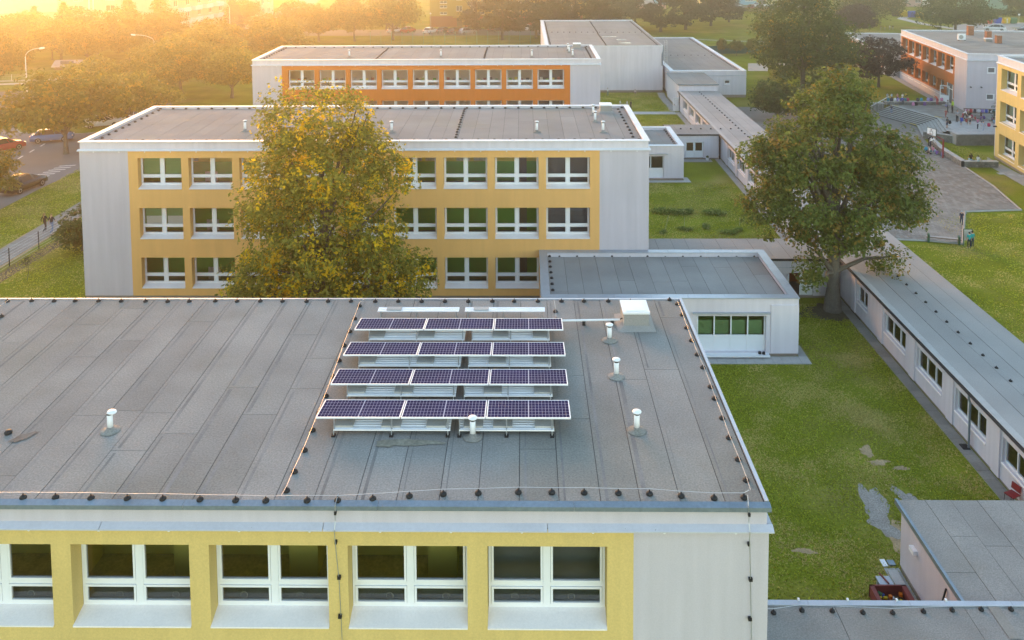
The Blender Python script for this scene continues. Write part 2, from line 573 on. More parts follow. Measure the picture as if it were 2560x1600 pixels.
def school_block(name, label, loc, paint, rows, parapet, zroof, ledge, nrm, L=35.67, D=11.0, first=3.663, pitch=3.2, W=2.742, n=9,
                 rot=0.0, rec=.44, frame_h=1.83, zfloor=(), inside=None, ends=.6, felt_m=None, ledge_m=None, joints=1.6, plinth=.33, pane_side=None, skirt=None):
    t = tag(empty(name, loc, rot), label, 'building')
    p0, p1 = first - ends, first + (n - 1) * pitch + W + ends
    holes = []
    for (ztop, bot, ks) in rows:
        holes += [(first + k * pitch, first + k * pitch + W, bot, ztop) for k in ks]
    wt = ledge
    wall_holes('painted_wall', p0, p1, plinth if skirt is None else skirt, wt, holes, rec + .1, paint, t)
    if skirt is not None:
        pbox('skirt_wall', p0, p1, .0, .1, plinth, skirt, M_GREYWALL, t)
    b = MB()                                           # grey ends, sides and back
    b.face([(0, 0, plinth), (p0, 0, plinth), (p0, 0, wt), (0, 0, wt)])
    b.face([(p1, 0, plinth), (L, 0, plinth), (L, 0, wt), (p1, 0, wt)])
    b.face([(0, D, plinth), (0, 0, plinth), (0, 0, wt), (0, D, wt)])
    b.face([(L, 0, plinth), (L, D, plinth), (L, D, wt), (L, 0, wt)])
    b.face([(L, D, plinth), (0, D, plinth), (0, D, wt), (L, D, wt)])
    b.build('wall', M_GREYWALL, t)
    if plinth > 0:
        pbox('plinth', .03, L - .03, .03, D - .03, -.2, plinth, M_PLINTH if parapet else M_GREYWALL, t)
    # ledge flashing and fascia above it
    lm = ledge_m or M_ZINC_W
    st = 5.2
    k = int(round((L + .2) / st))
    for i in range(k):
        a, c = -.1 + (L + .2) * i / k + .008, -.1 + (L + .2) * (i + 1) / k - .008
        b = MB()
        b.face([(a, -.12, ledge), (c, -.12, ledge), (c, -.12, ledge + .03), (a, -.12, ledge + .03)])
        b.face([(a, -.12, ledge + .03), (c, -.12, ledge + .03), (c, .04, ledge + .11), (a, .04, ledge + .11)])
        b.face([(a, .04, ledge), (c, .04, ledge), (c, -.12, ledge), (a, -.12, ledge)])
        b.face([(c, -.12, ledge), (c, .04, ledge), (c, .04, ledge + .11), (c, -.12, ledge + .03)])
        b.face([(a, .04, ledge), (a, -.12, ledge), (a, -.12, ledge + .03), (a, .04, ledge + .11)])
        b.build('ledge_flashing', lm, t)
    for xs in ((-.1, .0), (L, L + .1)):
        pbox('ledge_flashing', xs[0], xs[1], .04, D + .1, ledge + .0, ledge + .06, lm, t)
    top = zroof + (.0 if not parapet else 0)
    b = MB()
    b.box(.04, L - .04, .04, .3, ledge, top - .03)
    b.box(.04, L - .04, D - .3, D - .04, ledge, top - .03)
    b.box(.04, .3, .3, D - .3, ledge, top - .03)
    b.box(L - .3, L - .04, .3, D - .3, ledge, top - .03)
    b.build('fascia', M_WHITEWALL if parapet else M_GREYWALL, t)
    if parapet:
        copings(t, L, D, zroof + .02, .34, M_ZINC_W)
        zr = zroof - .16
        roof = pbox('roof', .32, L - .32, .32, D - .32, zr - .3, zr, M_SEAM, t)
        felt(roof, .34, L - .34, .34, D - .34, zr, felt_m or M_FELT_L, joints=joints)
    else:
        zr = zroof - .03
        roof = pbox('roof', .06, L - .06, .06, D - .06, zr - .3, zr, M_SEAM, t)
        felt(roof, .08, L - .08, .08, D - .08, zr, felt_m or M_FELT, joints=joints, w=.93, lap=M_LAP)
    for (ztop, bot, ks) in rows:
        for kk in ks:
            add_window(t, first + kk * pitch + .01, ztop - frame_h, W - .02, frame_h, rec)
    # rooms behind the glass
    for (ztop, bot, ks) in rows:
        zf = ztop - 2.75
        if inside == 'A':
            interior(t, .3, L - .3, zf, zf + 3.0, 3.3, M_IN_Y, M_IN_FLOOR)
            for kk in ks:
                x = first + kk * pitch
                ubox('room_pillar', x + 1.0 + (kk * 37 % 10) * .06, x + 1.75 + (kk * 37 % 10) * .06, 2.5, 3.29, zf, zf + 2.9, M_IN_Y, t)
        elif inside == 'B':
            interior(t, .3, L - .3, zf, zf + 3.0, 3.3, M_IN_Y, M_IN_FLOOR, M_IN_G, 1.62)
            for kk in ks:
                x = first + kk * pitch
                if kk in (5, 6, 0):
                    for q in range(2):
                        ubox('notice_board', x + .55 + q * 1.15, x + 1.45 + q * 1.1, 3.26, 3.285, zf + 1.66, zf + 2.25, M_PAPER, t)
                if kk == 1:
                    ubox('white_board', x + .2, x + 1.0, 2.2, 2.24, zf + .3, zf + 1.25, M_PAPER, t)
                if kk == 7:
                    ubox('room_door', x + 1.35, x + 2.0, 3.2, 3.28, zf, zf + 2.1, M_IN_DK, t)
                if kk == 8:
                    ubox('room_divider', x - .25, x + W + .3, 1.4, 1.44, zf, zf + 2.9, M_IN_DK, t)
        else:
            interior(t, .3, L - .3, zf, zf + 3.0, 3.4, M_IN_W, M_IN_FLOOR, M_IN_W, 1.0)
            for kk in ks:
                x = first + kk * pitch
                for q in range(4):
                    cm = (M_IN_Y, M_RED, M_IN_DK, M_BLIND, M_PAPER, M_IN_G)[(kk * 5 + q * 7) % 6]
                    ubox('pot_plant' if q % 2 else 'book_row', x + .25 + q * .6, x + .55 + q * .6, rec + .18, rec + .34, ztop - frame_h + .62, ztop - frame_h + .62 + .14 + .08 * ((kk + q) % 3), cm, t)
                if kk == 8:
                    ubox('room_divider', x - .25, x + W + .3, 1.4, 1.44, zf, zf + 2.9, M_IN_DK, t)
        for kk in ks:
            x = first + kk * pitch
            zb = ztop - frame_h + .10
            ubox('inner_sill', x + .02, x + W - .02, rec + .1, rec + .42, zb - .04, zb, M_CONC if inside == 'A' else M_IN_DK, t)
        if inside == 'A':
            ubox('room_divider', first + 8 * pitch - .28, first + 8 * pitch + W + .3, 1.3, 1.34, zf, zf + 2.9, M_IN_DK, t)
    return t


# ------------------------------------------------------------------ the three teaching blocks
ALL9 = tuple(range(9))
blockA = school_block('school_block', 'nearest school block with lemon yellow wall and solar panels on its flat roof', (-30.167, 18.56, 0), M_YEL_A,
                      [(9.21, 7.2, ALL9)], False, 10.2, 9.63, 1, inside='A', ledge_m=M_ZINC_SPOT, plinth=0.0)
blockB = school_block('school_block', 'middle school block with ochre yellow wall and three rows of windows', (-27.953, 52.41, 0), M_YEL_B,
                      [(9.2, 7.18, ALL9), (6.0, 3.98, ALL9), (2.8, .78, ALL9)], True, 10.24, 9.66, 2, inside='B', felt_m=M_FELT_L)
blockC = school_block('school_block', 'farthest school block with orange wall behind the middle block', (-27.948, 86.6, 0), M_ORANGE,
                      [(9.2, 7.18, ALL9), (6.0, 3.98, ALL9)], True, 10.24, 9.66, 3, inside='C', felt_m=M_FELT_L, joints=.5)

# details of the near block: gutter edge, bolts, verge, down wire
Lb = 35.67
for i in range(8):
    a, c = -.05 + (Lb + .1) * i / 8 + .004, -.05 + (Lb + .1) * (i + 1) / 8 - .004
    b = MB()
    b.face([(a, .14, 10.205), (c, .14, 10.205), (c, -.02, 10.165), (a, -.02, 10.165)][::-1])
    b.face([(a, -.03, 10.07), (c, -.03, 10.07), (c, -.02, 10.165), (a, -.02, 10.165)])
    b.face([(a, .04, 10.07), (c, .04, 10.07), (c, -.03, 10.07), (a, -.03, 10.07)])
    b.build('gutter_edge', M_GUTTER, blockA)
for i in range(4):
    ubox('verge_trim', Lb - .06, Lb + .03, .15 + 2.71 * i + .005, .15 + 2.71 * (i + 1) - .005, 10.08, 10.222, M_ZINC, blockA)
ubox('eaves_trim', 0, Lb, 10.94, 11.03, 10.1, 10.205, M_ZINC, blockA)
bolt = MB()
bolt.lathe([(.0, -.03), (.035, -.03), (.035, 0), (.0, 0)], 10)
bme = bolt.mesh('bolt', M_WHITE)
for i in range(22):
    link('bolt', bme, blockA, (.9 + 1.62 * i, -.015, 9.565), (rad(90), 0, 0))
for blk in (blockB, blockC):
    for i in range(22):
        link('bolt', bme, blk, (.9 + 1.62 * i, -.015, 9.585), (rad(90), 0, 0))
# green blinds and papers in the middle block
for (k, zt) in ((0, 9.2), (0, 6.0)):
    x = 3.663 + k * 3.2
    for q in (0, 1):
        for s in range(12):
            ubox('blind_slat', x + .12 + q * 1.38, x + 1.24 + q * 1.38, .58, .60, zt - .12 - s * .095 - .085, zt - .12 - s * .095, M_BLIND, blockB)
        if zt < 8:
            ubox('poster', x + .2 + q * 1.35, x + 1.2 + q * 1.35, .55, .56, zt - 1.22, zt - .68, M_WHITE, blockB)
# stickers on the lower panes of the near block
st = MB()
st.lathe([(.078, 0), (.085, .003), (.078, .006)], 18, cap=False)
sme = st.mesh('sticker', M_CONC)
for k in range(3, 9):
    for q in (0, 1):
        link('sticker', sme, blockA, (3.663 + k * 3.2 + .72 + q * 1.33 + (.15 if k % 2 else -.1), .47, 7.62), (rad(90), 0, 0))
# vertical conductor cables down the near facade
def cable(name, pts, r, m, label, parent=None, clips=()):
    b = MB()
    b.tube(pts, r, 5)
    o = b.build(name, m, parent)
    if label: tag(o, label, 'cable')
    return o

# ------------------------------------------------------------------ low annexes between the blocks (flat roof with coping)
def annex(label, loc, L, D, zt, rot=0.0, fm=None, leaves=False):
    t = tag(empty('annex', loc, rot), label, 'building')
    return t


def low_building(name, label, loc, L, D, zt, wall_m, coping_m, felt_m, holes=(), rot=0.0, plinth=.2, sides='fblr', cw=.45, drop=.3, step=2.0, w=.97, axis='y', joints=.6, par=True):
    t = tag(empty(name, loc, rot), label, 'building')
    top = zt - .05 if par else zt - .16
    wall_holes('wall', 0, L, plinth, top, list(holes), .25, wall_m, t)
    b = MB()
    b.face([(0, D, plinth), (0, 0, plinth), (0, 0, top), (0, D, top)])
    b.face([(L, 0, plinth), (L, D, plinth), (L, D, top), (L, 0, top)])
    b.face([(L, D, plinth), (0, D, plinth), (0, D, top), (L, D, top)])
    b.build('side_wall', wall_m, t)
    pbox('plinth', .03, L - .03, .03, D - .03, -.2, plinth + .01, M_PLINTH, t)
    if par:
        b = MB()
        b.box(.02, cw - .04, .02, D - .02, zt - drop - .4, zt - .05)
        b.box(L - cw + .04, L - .02, .02, D - .02, zt - drop - .4, zt - .05)
        b.box(cw - .04, L - cw + .04, .02, cw - .04, zt - drop - .4, zt - .05)
        b.box(cw - .04, L - cw + .04, D - cw + .04, D - .02, zt - drop - .4, zt - .05)
        b.build('parapet', wall_m, t)
        copings(t, L, D, zt, cw, coping_m, step=step, sides=sides)
        zr = zt - drop
        roof = pbox('roof', cw - .06, L - cw + .06, cw - .06, D - cw + .06, zr - .2, zr, M_SEAM, t)
        felt(roof, cw, L - cw, cw, D - cw, zr, felt_m, w=w, axis=axis, joints=joints)
    else:
        roof = pbox('roof', -.12, L + .12, -.18, D + .12, zt - .16, zt - .012, M_SEAM, t)
        felt(roof, -.12, L + .12, -.18, D + .12, zt - .012, felt_m, w=w, axis=axis, joints=joints)
    return t


d1 = low_building('annex', 'low white annex with grey felt roof and glazed front between the two yellow blocks', (.9, 45.36, 0), 13.95, 7.03, 3.3, M_WHITEWALL, M_ZINC, M_FELT_D,
                  holes=[(8.45, 12.2, .22, 2.28)], plinth=.16)
# glazed front: four lights over white panels
gf = pbox('window', 8.47, 12.18, .2, .28, .22, .30, M_WHITE, d1)
for i in range(5):
    ubox('mullion', 8.47 + i * .915, 8.47 + i * .915 + .07, .18, .28, .30, 2.28, M_WHITE, gf)
for i in range(4):
    a = 8.54 + i * .915
    ubox('panel', a, a + .845, .2, .25, .30, 1.05, M_WHITE, gf)
    ubox('sash', a, a + .845, .18, .26, 1.05, 1.13, M_WHITE, gf)
    ubox('sash', a, a + .845, .18, .26, 2.19, 2.26, M_WHITE, gf)
    p = MB()
    p.face([(a, .22, 1.13), (a + .845, .22, 1.13), (a + .845, .22, 2.19), (a, .22, 2.19)])
    p.build('pane', M_GLASS, gf)
    ubox('blind', a + .02, a + .82, .42, .44, .9, 1.86, M_BLIND, gf)
ubox('door_ledge', 8.3, 12.35, -.35, .2, .12, .2, M_WHITE, d1)
ubox('lintel_hood', 8.2, 12.4, -.14, .02, 2.42, 2.5, M_ZINC, d1)
pbox('room_floor', .3, 13.6, .4, 6.5, .1, .16, M_IN_FLOOR, d1)
pbox('room_wall', .3, 13.6, 2.4, 2.5, .16, 2.8, M_IN_G, d1)
ubox('corner_pilaster', 12.45, 13.95, -.06, .02, .2, 2.9, M_WHITEWALL, d1)

d2 = low_building('annex', 'small white annex with pale coping beside the far corner of the middle block', (.9, 78.6, 0), 13.9, 7.9, 3.29, M_WHITEWALL, M_ZINC_W, M_FELT_L,
                  holes=[(8.5, 12.05, .22, 2.28)], plinth=.2)
gf = pbox('window', 8.52, 12.03, .2, .28, .22, .30, M_WHITE, d2)
for i in range(4):
    ubox('mullion', 8.52 + i * 1.15, 8.52 + i * 1.15 + .07, .18, .28, .30, 2.28, M_WHITE, gf)
for i in range(3):
    a = 8.59 + i * 1.15
    ubox('panel', a, a + 1.08, .2, .25, .30, 1.05, M_WHITE, gf)
    ubox('sash', a, a + 1.08, .18, .26, 1.05, 1.13, M_WHITE, gf)
    p = MB()
    p.face([(a, .22, 1.13), (a + 1.08, .22, 1.13), (a + 1.08, .22, 2.22), (a, .22, 2.22)])
    p.build('pane', M_GLASS, gf)
ubox('lintel_hood', 8.2, 12.4, -.14, .02, 2.46, 2.54, M_ZINC, d2)
pbox('room_floor', .3, 13.6, .4, 6.5, .1, .2, M_IN_FLOOR, d2)
pbox('room_wall', .3, 13.6, 2.4, 2.5, .2, 2.8, M_IN_DK, d2)

# ------------------------------------------------------------------ corridors
CW = 19.95
def corridor_wall(t, L, holes, zt=2.5, plinth=.14):
    pass


# long north-south corridor: local x runs south from y=109.4, y runs east
YN = 109.4
cor = tag(empty('corridor', (CW, YN, 0), rad(-90)), 'long single storey corridor with flat grey roof running past the courtyard lawns', 'building')
win_y = [50.35 - 3.93 * i for i in range(6)]           # north ends of the window bays near the maple
bays = []
for i, yn in enumerate(win_y):
    w = 2.66
    if i == 0: w = 1.6
    bays.append((YN - yn + (0 if i else 0), w))
far_n = [106.6 - 3.93 * i for i in range(14)]
for yn in far_n:
    if yn - 2.7 > 57.5:
        if not (85.0 < yn < 93.5):
            bays.append((YN - yn, 2.66))
holes = [(a, a + w, .95, 2.03) for a, w in bays]
Lc = YN - 30.2
wall_holes('wall', 0, Lc, .12, 2.46, holes, .2, M_WHITEWALL, cor)
b = MB()
b.face([(Lc, 0, 0), (Lc, 4.7, 0), (Lc, 4.7, 2.46), (Lc, 0, 2.46)])
b.face([(Lc, 4.7, 0), (0, 4.7, 0), (0, 4.7, 2.46), (Lc, 4.7, 2.46)])
b.face([(0, 4.7, 0), (0, 0, 0), (0, 0, 2.46), (0, 4.7, 2.46)])
b.build('side_wall', M_WHITEWALL, cor)
pbox('plinth', 0.02, Lc - .02, .03, 4.6, -.2, .13, M_PLINTH, cor)
for a, w in bays:
    add_window(cor, a, .97, w, 1.05, .13, 'triple' if w > 2 else 'double', sash=False)
    ubox('pilaster', a - .72, a - .12, -.07, .01, .13, 2.3, M_WHITEWALL, cor)
roof = pbox('roof', -.1, Lc + .1, -.16, 4.85, 2.46, 2.62, M_SEAM, cor)
felt(roof, -.1, Lc + .1, .18, 4.85, 2.62, M_FELT_C, w=1.0, axis='x', joints=0, gap=.02)
for i in range(26):
    a, c = -.1 + (Lc + .2) * i / 26 + .006, -.1 + (Lc + .2) * (i + 1) / 26 - .006
    ubox('eaves_flashing', a, c, -.17, .17, 2.62, 2.645, M_CONC_L, cor)
g = MB()
g.tube([(-.1, -.22, 2.56), (Lc, -.22, 2.56)], .06, 8)
g.build('gutter', M_BLACK, cor)
pbox('room_floor', .2, Lc - .2, .3, 4.4, .1, .14, M_IN_FLOOR, cor)
pbox('room_wall', .2, Lc - .2, 2.6, 2.7, .14, 2.4, M_IN_W, cor)
for (yy, zb) in ((37.0, .02), (85.9, .02), (108.6, .1)):
    g = MB()
    xx = YN - yy
    g.tube([(xx, -.22, 2.55), (xx, -.2, 2.3), (xx, -.14, 2.15), (xx, -.14, zb)], .05, 8)
    g.build('downpipe', M_GUTTER if yy < 50 else M_BLACK, cor)
ubox('drain_grate', YN - 37.3, YN - 36.9, -.42, -.1, .0, .06, M_BLACK, cor)


def ew_corridor(label, x0, x1, y0, y1, zt, felt_m, holes=(), fascia=None, wx=1.0):
    t = low_building('corridor', label, (x0, y0, 0), x1 - x0, y1 - y0, zt, M_WHITEWALL, M_ZINC, felt_m, holes=holes, plinth=.14, par=False, w=wx, joints=0)
    return t


ew1 = ew_corridor('short corridor with dark felt roof behind the maple beside the middle block', 7.75, 19.72, 52.86, 56.1, 2.62, M_FELT_C, holes=[(8.85, 10.45, .14, 1.62)])
ubox('band', 7.1, 11.97, -.03, .01, 1.98, 2.0, M_ZINC, ew1)
dr = pbox('door', 9.6, 10.42, .1, .15, .16, 1.6, M_WHITE, ew1)
lf = MB()
lf.box(0, .06, 0, .05, 0, 1.42); lf.box(.66, .72, 0, .05, 0, 1.42); lf.box(.06, .66, 0, .05, 1.36, 1.42); lf.box(.06, .66, 0, .05, 0, .5)
lf.build('door_leaf', M_WHITE, ew1, (8.88, .05, .16), (0, 0, rad(-112)))
pbox('room_wall', 8.4, 11.9, 2.2, 2.3, .14, 2.4, M_ORANGE2, ew1)
pbox('room_floor', 8.4, 11.9, .3, 2.2, .05, .14, M_CONC, ew1)
ew2 = ew_corridor('short corridor with double glazed doors linking the far annex to the long corridor', 14.85, 19.72, 86.0, 90.1, 2.63, M_FELT_L, holes=[(1.5, 3.32, .14, 1.8)])
ubox('band', .0, 4.87, -.03, .01, 2.08, 2.1, M_ZINC, ew2)
for i in range(2):
    a = 1.52 + i * .9
    dr = pbox('door', a, a + .88, .1, .16, .16, .86, M_WHITE, ew2)
    ubox('frame', a, a + .1, .1, .16, .86, 1.78, M_WHITE, dr)
    ubox('frame', a + .78, a + .88, .1, .16, .86, 1.78, M_WHITE, dr)
    ubox('frame', a + .1, a + .78, .1, .16, 1.7, 1.78, M_WHITE, dr)
    p = MB()
    p.face([(a + .1, .13, .86), (a + .78, .13, .86), (a + .78, .13, 1.7), (a + .1, .13, 1.7)])
    p.build('pane', M_GLASS, dr)
pbox('room_wall', .2, 4.6, 1.6, 1.7, .14, 2.4, mat('inside_brown', (.16, .085, .04), .8), ew2)
pbox('room_floor', .2, 4.6, .3, 1.6, .05, .14, M_IN_FLOOR, ew2)
ew0 = ew_corridor('corridor with flat grey roof at the corner of the nearest block', 5.52, 21.0, 20.9, 24.86, 2.63, M_FELT, wx=3.6)
for i in range(5):
    ubox('eaves_flashing', i * 3.1, (i + 1) * 3.1 - .01, 3.9, 4.1, 2.62, 2.66, M_ZINC, ew0)
    ubox('white_clip', 1.3 + 1.5 * i, 1.36 + 1.5 * i, 4.06, 4.12, 2.66, 2.72, M_WHITE, ew0)
ubox('felt_patch', 8.5, 8.84, 2.7, 3.95, 2.645, 2.652, M_CONC_PAVE, ew0)

shed = low_building('shed', 'plain grey outbuilding with felt roof beside the courtyard lawn', (13.55, 25.0, 0), 9.5, 4.65, 2.6, M_GREYWALL, M_GUTTER, M_FELT, plinth=.22, par=False, joints=1.2, w=1.0)
ubox('verge_flashing', -.2, -.1, -.12, 4.8, 2.46, 2.63, M_GUTTER, shed)
ubox('lamp_box', -.16, 0, 3.35, 3.68, 1.55, 1.7, M_WHITE, shed)

# ------------------------------------------------------------------ sports hall and its wing
hall = tag(empty('sports_hall', (3.0, 122.4, 0)), 'tall windowless grey sports hall with wide felt roof behind the orange block', 'building')
HL, HD, HZ = 16.9, 35.0, 6.8
b = MB()
b.face([(0, 0, .33), (HL, 0, .33), (HL, 0, HZ - .05), (0, 0, HZ - .05)])
b.face([(0, HD, .33), (0, 0, .33), (0, 0, HZ - .05), (0, HD, HZ - .05)])
b.face([(HL, 0, .33), (HL, HD, .33), (HL, HD, HZ - .05), (HL, 0, HZ - .05)])
b.face([(HL, HD, .33), (0, HD, .33), (0, HD, HZ - .05), (HL, HD, HZ - .05)])
b.build('wall', M_WHITEWALL, hall)
pbox('plinth', .04, HL - .04, .04, HD - .04, -.2, .34, M_PLINTH, hall)
roof = pbox('roof', .05, HL - .05, .05, HD - .05, HZ - .3, HZ - .04, M_SEAM, hall)
felt(roof, .06, HL - .06, .06, HD - .06, HZ - .04, M_FELT_L, w=1.0, joints=.4, gap=.01)
copings(hall, HL, HD, HZ + .12, .5, M_ZINC_W, sides='bl', thick=.2, step=1.2)
for i in range(5):
    ubox('eaves_trim', HL * i / 5 + .006, HL * (i + 1) / 5 - .006, -.03, .06, HZ - .1, HZ + .01, M_ZINC_W, hall)
ubox('edge_trim', HL - .06, HL + .03, .1, HD, HZ - .1, HZ + .0, M_ZINC, hall)
g = MB()
g.tube([(HL + .08, -.02, HZ - .05), (HL + .1, -.1, HZ - .6), (HL - .1, -.14, HZ - 1.2), (HL - .1, -.14, 3.9)], .09, 8)
g.build('downpipe', M_GUTTER, hall)
ld = MB()
for x in (HL - 1.0 + 1.3, HL - .62 + 1.3):
    ld.tube([(x, -.2 + .5, 4.0), (x, .1 + .5, 7.4), (x, .8 + .5, 7.4)], .03, 5)
for i in range(10):
    ld.tube([(HL + .3, .3 + .03 * i, 4.2 + .33 * i), (HL + .68, .3 + .03 * i, 4.2 + .33 * i)], .02, 5)
ld.build('ladder', M_WIRE, hall)
for (px, py, w, d) in ((11.8, 3.2, 2.0, .7), (11.7, 7.0, 1.5, 1.0), (10.2, 11.0, 2.6, .9)):
    bb = MB()
    bb.lathe([(1.0, 0), (1.0, .004)], 14)
    o = bb.build('water_patch', mat('puddle', (.30, .31, .32), .12, .05, 1, spec=.8), roof, (px, py, HZ - .022))
    o.scale = (w / 2, d / 2, 1)

wing = low_building('sports_wing', 'low grey wing with pale coping on the right side of the sports hall', (20.3, 118.4, 0), 10.55, 38.0, 3.78, M_WHITEWALL, M_ZINC_W, M_FELT_L,
                    holes=[(7.5, 8.35, 1.83, 2.5)], plinth=.4, cw=.55, drop=.18, step=1.5, joints=.3)
add_window(wing, 7.5, 1.86, .85, .62, .15, 'single')
ubox('room_wall', 7.2, 8.7, .8, .9, 1.4, 2.9, M_IN_DK, wing)
ubox('band', -.05, 10.6, -.08, .01, 3.06, 3.12, M_ZINC, wing)
ubox('band', -.08, .0, -.05, 4, 3.06, 3.12, M_ZINC, wing)
porch = low_building('porch', 'raised link roof joining the long corridor to the sports wing', (19.85, 109.4, 0), 5.0, 8.95, 3.55, M_WHITEWALL, M_GUTTER, M_FELT_L, plinth=.3, par=False, joints=0)
ubox('fascia', -.14, 5.14, -.2, -.16, 3.42, 3.56, M_GUTTER, porch)
ubox('fascia', -.16, -.12, -.2, 9.0, 3.40, 3.555, M_GUTTER, porch)
lf = MB()
lf.box(0, .1, 0, .05, 0, 1.75); lf.box(.95, 1.05, 0, .05, 0, 1.75); lf.box(.1, .95, 0, .05, 1.65, 1.75); lf.box(.1, .95, 0, .05, 0, .75)
lf.face([(.1, .025, .75), (.95, .025, .75), (.95, .025, 1.65), (.1, .025, 1.65)], 1)
lf.build('door_leaf', [M_WHITE, M_GLASS], porch, (-.75, -.1, .02), (0, 0, 0))

# ------------------------------------------------------------------ things on the roofs
hm_ = MB()
hm_.lathe([(.075, 0), (.082, .02), (.075, .045), (.05, .07), (.024, .082)], 14)
hm_.lathe([(.015, .08), (.015, .12)], 8)
HOLD = hm_.mesh('wire_weight', M_BLACK, True)
hm2 = MB()
hm2.lathe([(.10, 0), (.105, .03), (.07, .085), (.02, .11)], 7)
HOLD_FAR = hm2.mesh('wire_weight_far', M_BLACK)


STUFFW = MB()
ORD1 = ('', 'first', 'second', 'third', 'fourth', 'fifth', 'sixth', 'seventh', 'eighth', 'ninth', 'tenth', 'eleventh', 'twelfth', 'thirteenth', 'fourteenth', 'fifteenth', 'sixteenth', 'seventeenth', 'eighteenth', 'nineteenth')


def ordinal(n):
    if n < 20: return ORD1[n]
    t_ = {2: 'twent', 3: 'thirt', 4: 'fort'}[n // 10]
    return t_ + 'ieth' if n % 10 == 0 else t_ + 'y-' + ORD1[n % 10]




def weights(pts, z, label, group, far=False, s=1.0):
    if far and ('hall' in label or 'orange' in label or 'wing' in label or 'far ' in label):
        for (x, y) in pts:
            STUFFW.lathe([(.10, 0), (.105, .03), (.07, .085), (.02, .11)], 7, (x, y, z))
        return
    xs, ys = [p[0] for p in pts], [p[1] for p in pts]
    horiz = max(xs) - min(xs) > max(ys) - min(ys)
    pts = sorted(pts, key=lambda p: p[0] if horiz else p[1])
    rest = label.split(' weight ', 1)[1].replace('holding the wire ', '')
    noun = label.split(' weight ', 1)[0].replace('wire', '').replace('  ', ' ').strip()
    for i_, (x, y) in enumerate(pts):
        label = '%s %s weight from the %s %s' % (ordinal(i_ + 1), noun, 'left' if horiz else 'front', rest)
        o = link('wire_weight', HOLD_FAR if far else HOLD, None, (x, y, z), (0, 0, RN.uniform(0, 6)), (s, s, s))
        tag(o, label, 'weight', group)


def wire(pts, label, r=.006, m=None):
    b = MB()
    b.tube(pts, r, 5)
    tag(b.build('lightning_wire', m or M_WIRE), label, 'wire')


def along(p, q, step, jit=.06):
    n = max(1, round(math.dist(p, q) / step))
    return [(p[0] + (q[0] - p[0]) * i / n + RN.uniform(-jit, jit) * .3, p[1] + (q[1] - p[1]) * i / n + RN.uniform(-jit, jit) * .3) for i in range(n + 1)]


ZA = 10.185
frontA = [(-15.8, 18.69), (-14.95, 18.69), (-14.12, 18.69), (-13.3, 18.68), (-12.5, 18.68), (-11.66, 18.68), (-10.91, 18.69), (-10.07, 18.67), (-9.22, 18.66), (-8.39, 18.65), (-7.52, 18.63), (-6.69, 18.61),
          (-5.99, 18.6), (-5.04, 18.61), (-4.34, 18.62), (-3.54, 18.68), (-2.71, 18.78), (-1.93, 18.85), (-1.12, 18.89),
          (-.19, 18.93), (.59, 18.93), (1.34, 18.92), (2.13, 18.91), (2.85, 18.89), (3.57, 18.82), (4.31, 18.75), (5.0, 18.77)]
frontA = [(x, y + .07) for x, y in frontA]
rightA = [(5.12, 29.45), (5.33, 29.1), (5.34, 28.25), (5.31, 27.3), (5.3, 26.42), (5.3, 25.51), (5.31, 24.73), (5.3, 23.64), (5.28, 23.03), (5.27, 22.06), (5.24, 21.17), (5.25, 20.27), (5.24, 19.47)]
rightA = [(x - .03, y) for x, y in rightA]
midA = [(-5.61, 19.03), (-5.61, 19.73), (-5.59, 20.59), (-5.6, 21.46), (-5.62, 22.29), (-5.63, 23.12), (-5.66, 24.17), (-5.69, 25.11), (-5.74, 26.07), (-5.75, 27.02), (-5.77, 27.95), (-5.8, 28.94)]
backA = [(-25 + .82 * i + RN.uniform(-.05, .05), 29.32 + RN.uniform(-.02, .02)) for i in range(36)]
weights(frontA, ZA, 'black dome weight holding the wire along the front edge of the nearest roof', 'wire weights, front edge of the nearest roof')
weights(rightA, ZA, 'black dome weight holding the wire along the right edge of the nearest roof', 'wire weights, right edge of the nearest roof')
weights(midA, ZA, 'black dome weight on the wire line left of the solar panels', 'wire weights left of the solar panels')
weights(backA, ZA, 'black dome weight holding the wire along the back edge of the nearest roof', 'wire weights, back edge of the nearest roof')
weights([(-17.9, 20.9 + .9 * i) for i in range(9)] + [(-18.35, 28.2)], ZA, 'black dome weight at the left end of the nearest roof', 'wire weights, left end of the nearest roof')
weights([(1.02, 28.5), (1.03, 27.9)], ZA, 'black dome weight on the short wire behind the solar panels', 'wire weights behind the panels')
wire([(x, y + .015, ZA + .125 + (.01 if i % 2 else 0)) for i, (x, y) in enumerate(frontA)] + [(5.15, 18.95, ZA + .13)], 'pale wire strung over the weights along the front edge of the nearest roof')
wire([(x, y, ZA + .125) for x, y in rightA] + [(5.18, 18.95, ZA + .13)], 'pale wire strung along the right edge of the nearest roof', .005)
wire([(-5.65, 18.75, ZA + .1)] + [(x, y, ZA + .125) for x, y in midA] + [(-5.72, 29.3, ZA + .1)], 'pale wire running across the nearest roof left of the solar panels', .005)
wire([(x, y + .03, ZA + .12) for x, y in backA[::2]], 'pale wire strung along the back edge of the nearest roof', .005)
wire([(-17.9, 19, ZA + .12), (-17.9, 28.0, ZA + .12), (-18.35, 28.4, ZA + .12), (-18.3, 29.3, ZA + .12)], 'pale wire crossing the left end of the nearest roof', .005)
wire([(1.0, 29.3, ZA + .1), (1.03, 28.5, ZA + .13), (1.02, 27.6, ZA + .12)], 'short pale wire from the back edge to the last row of solar panels', .005)
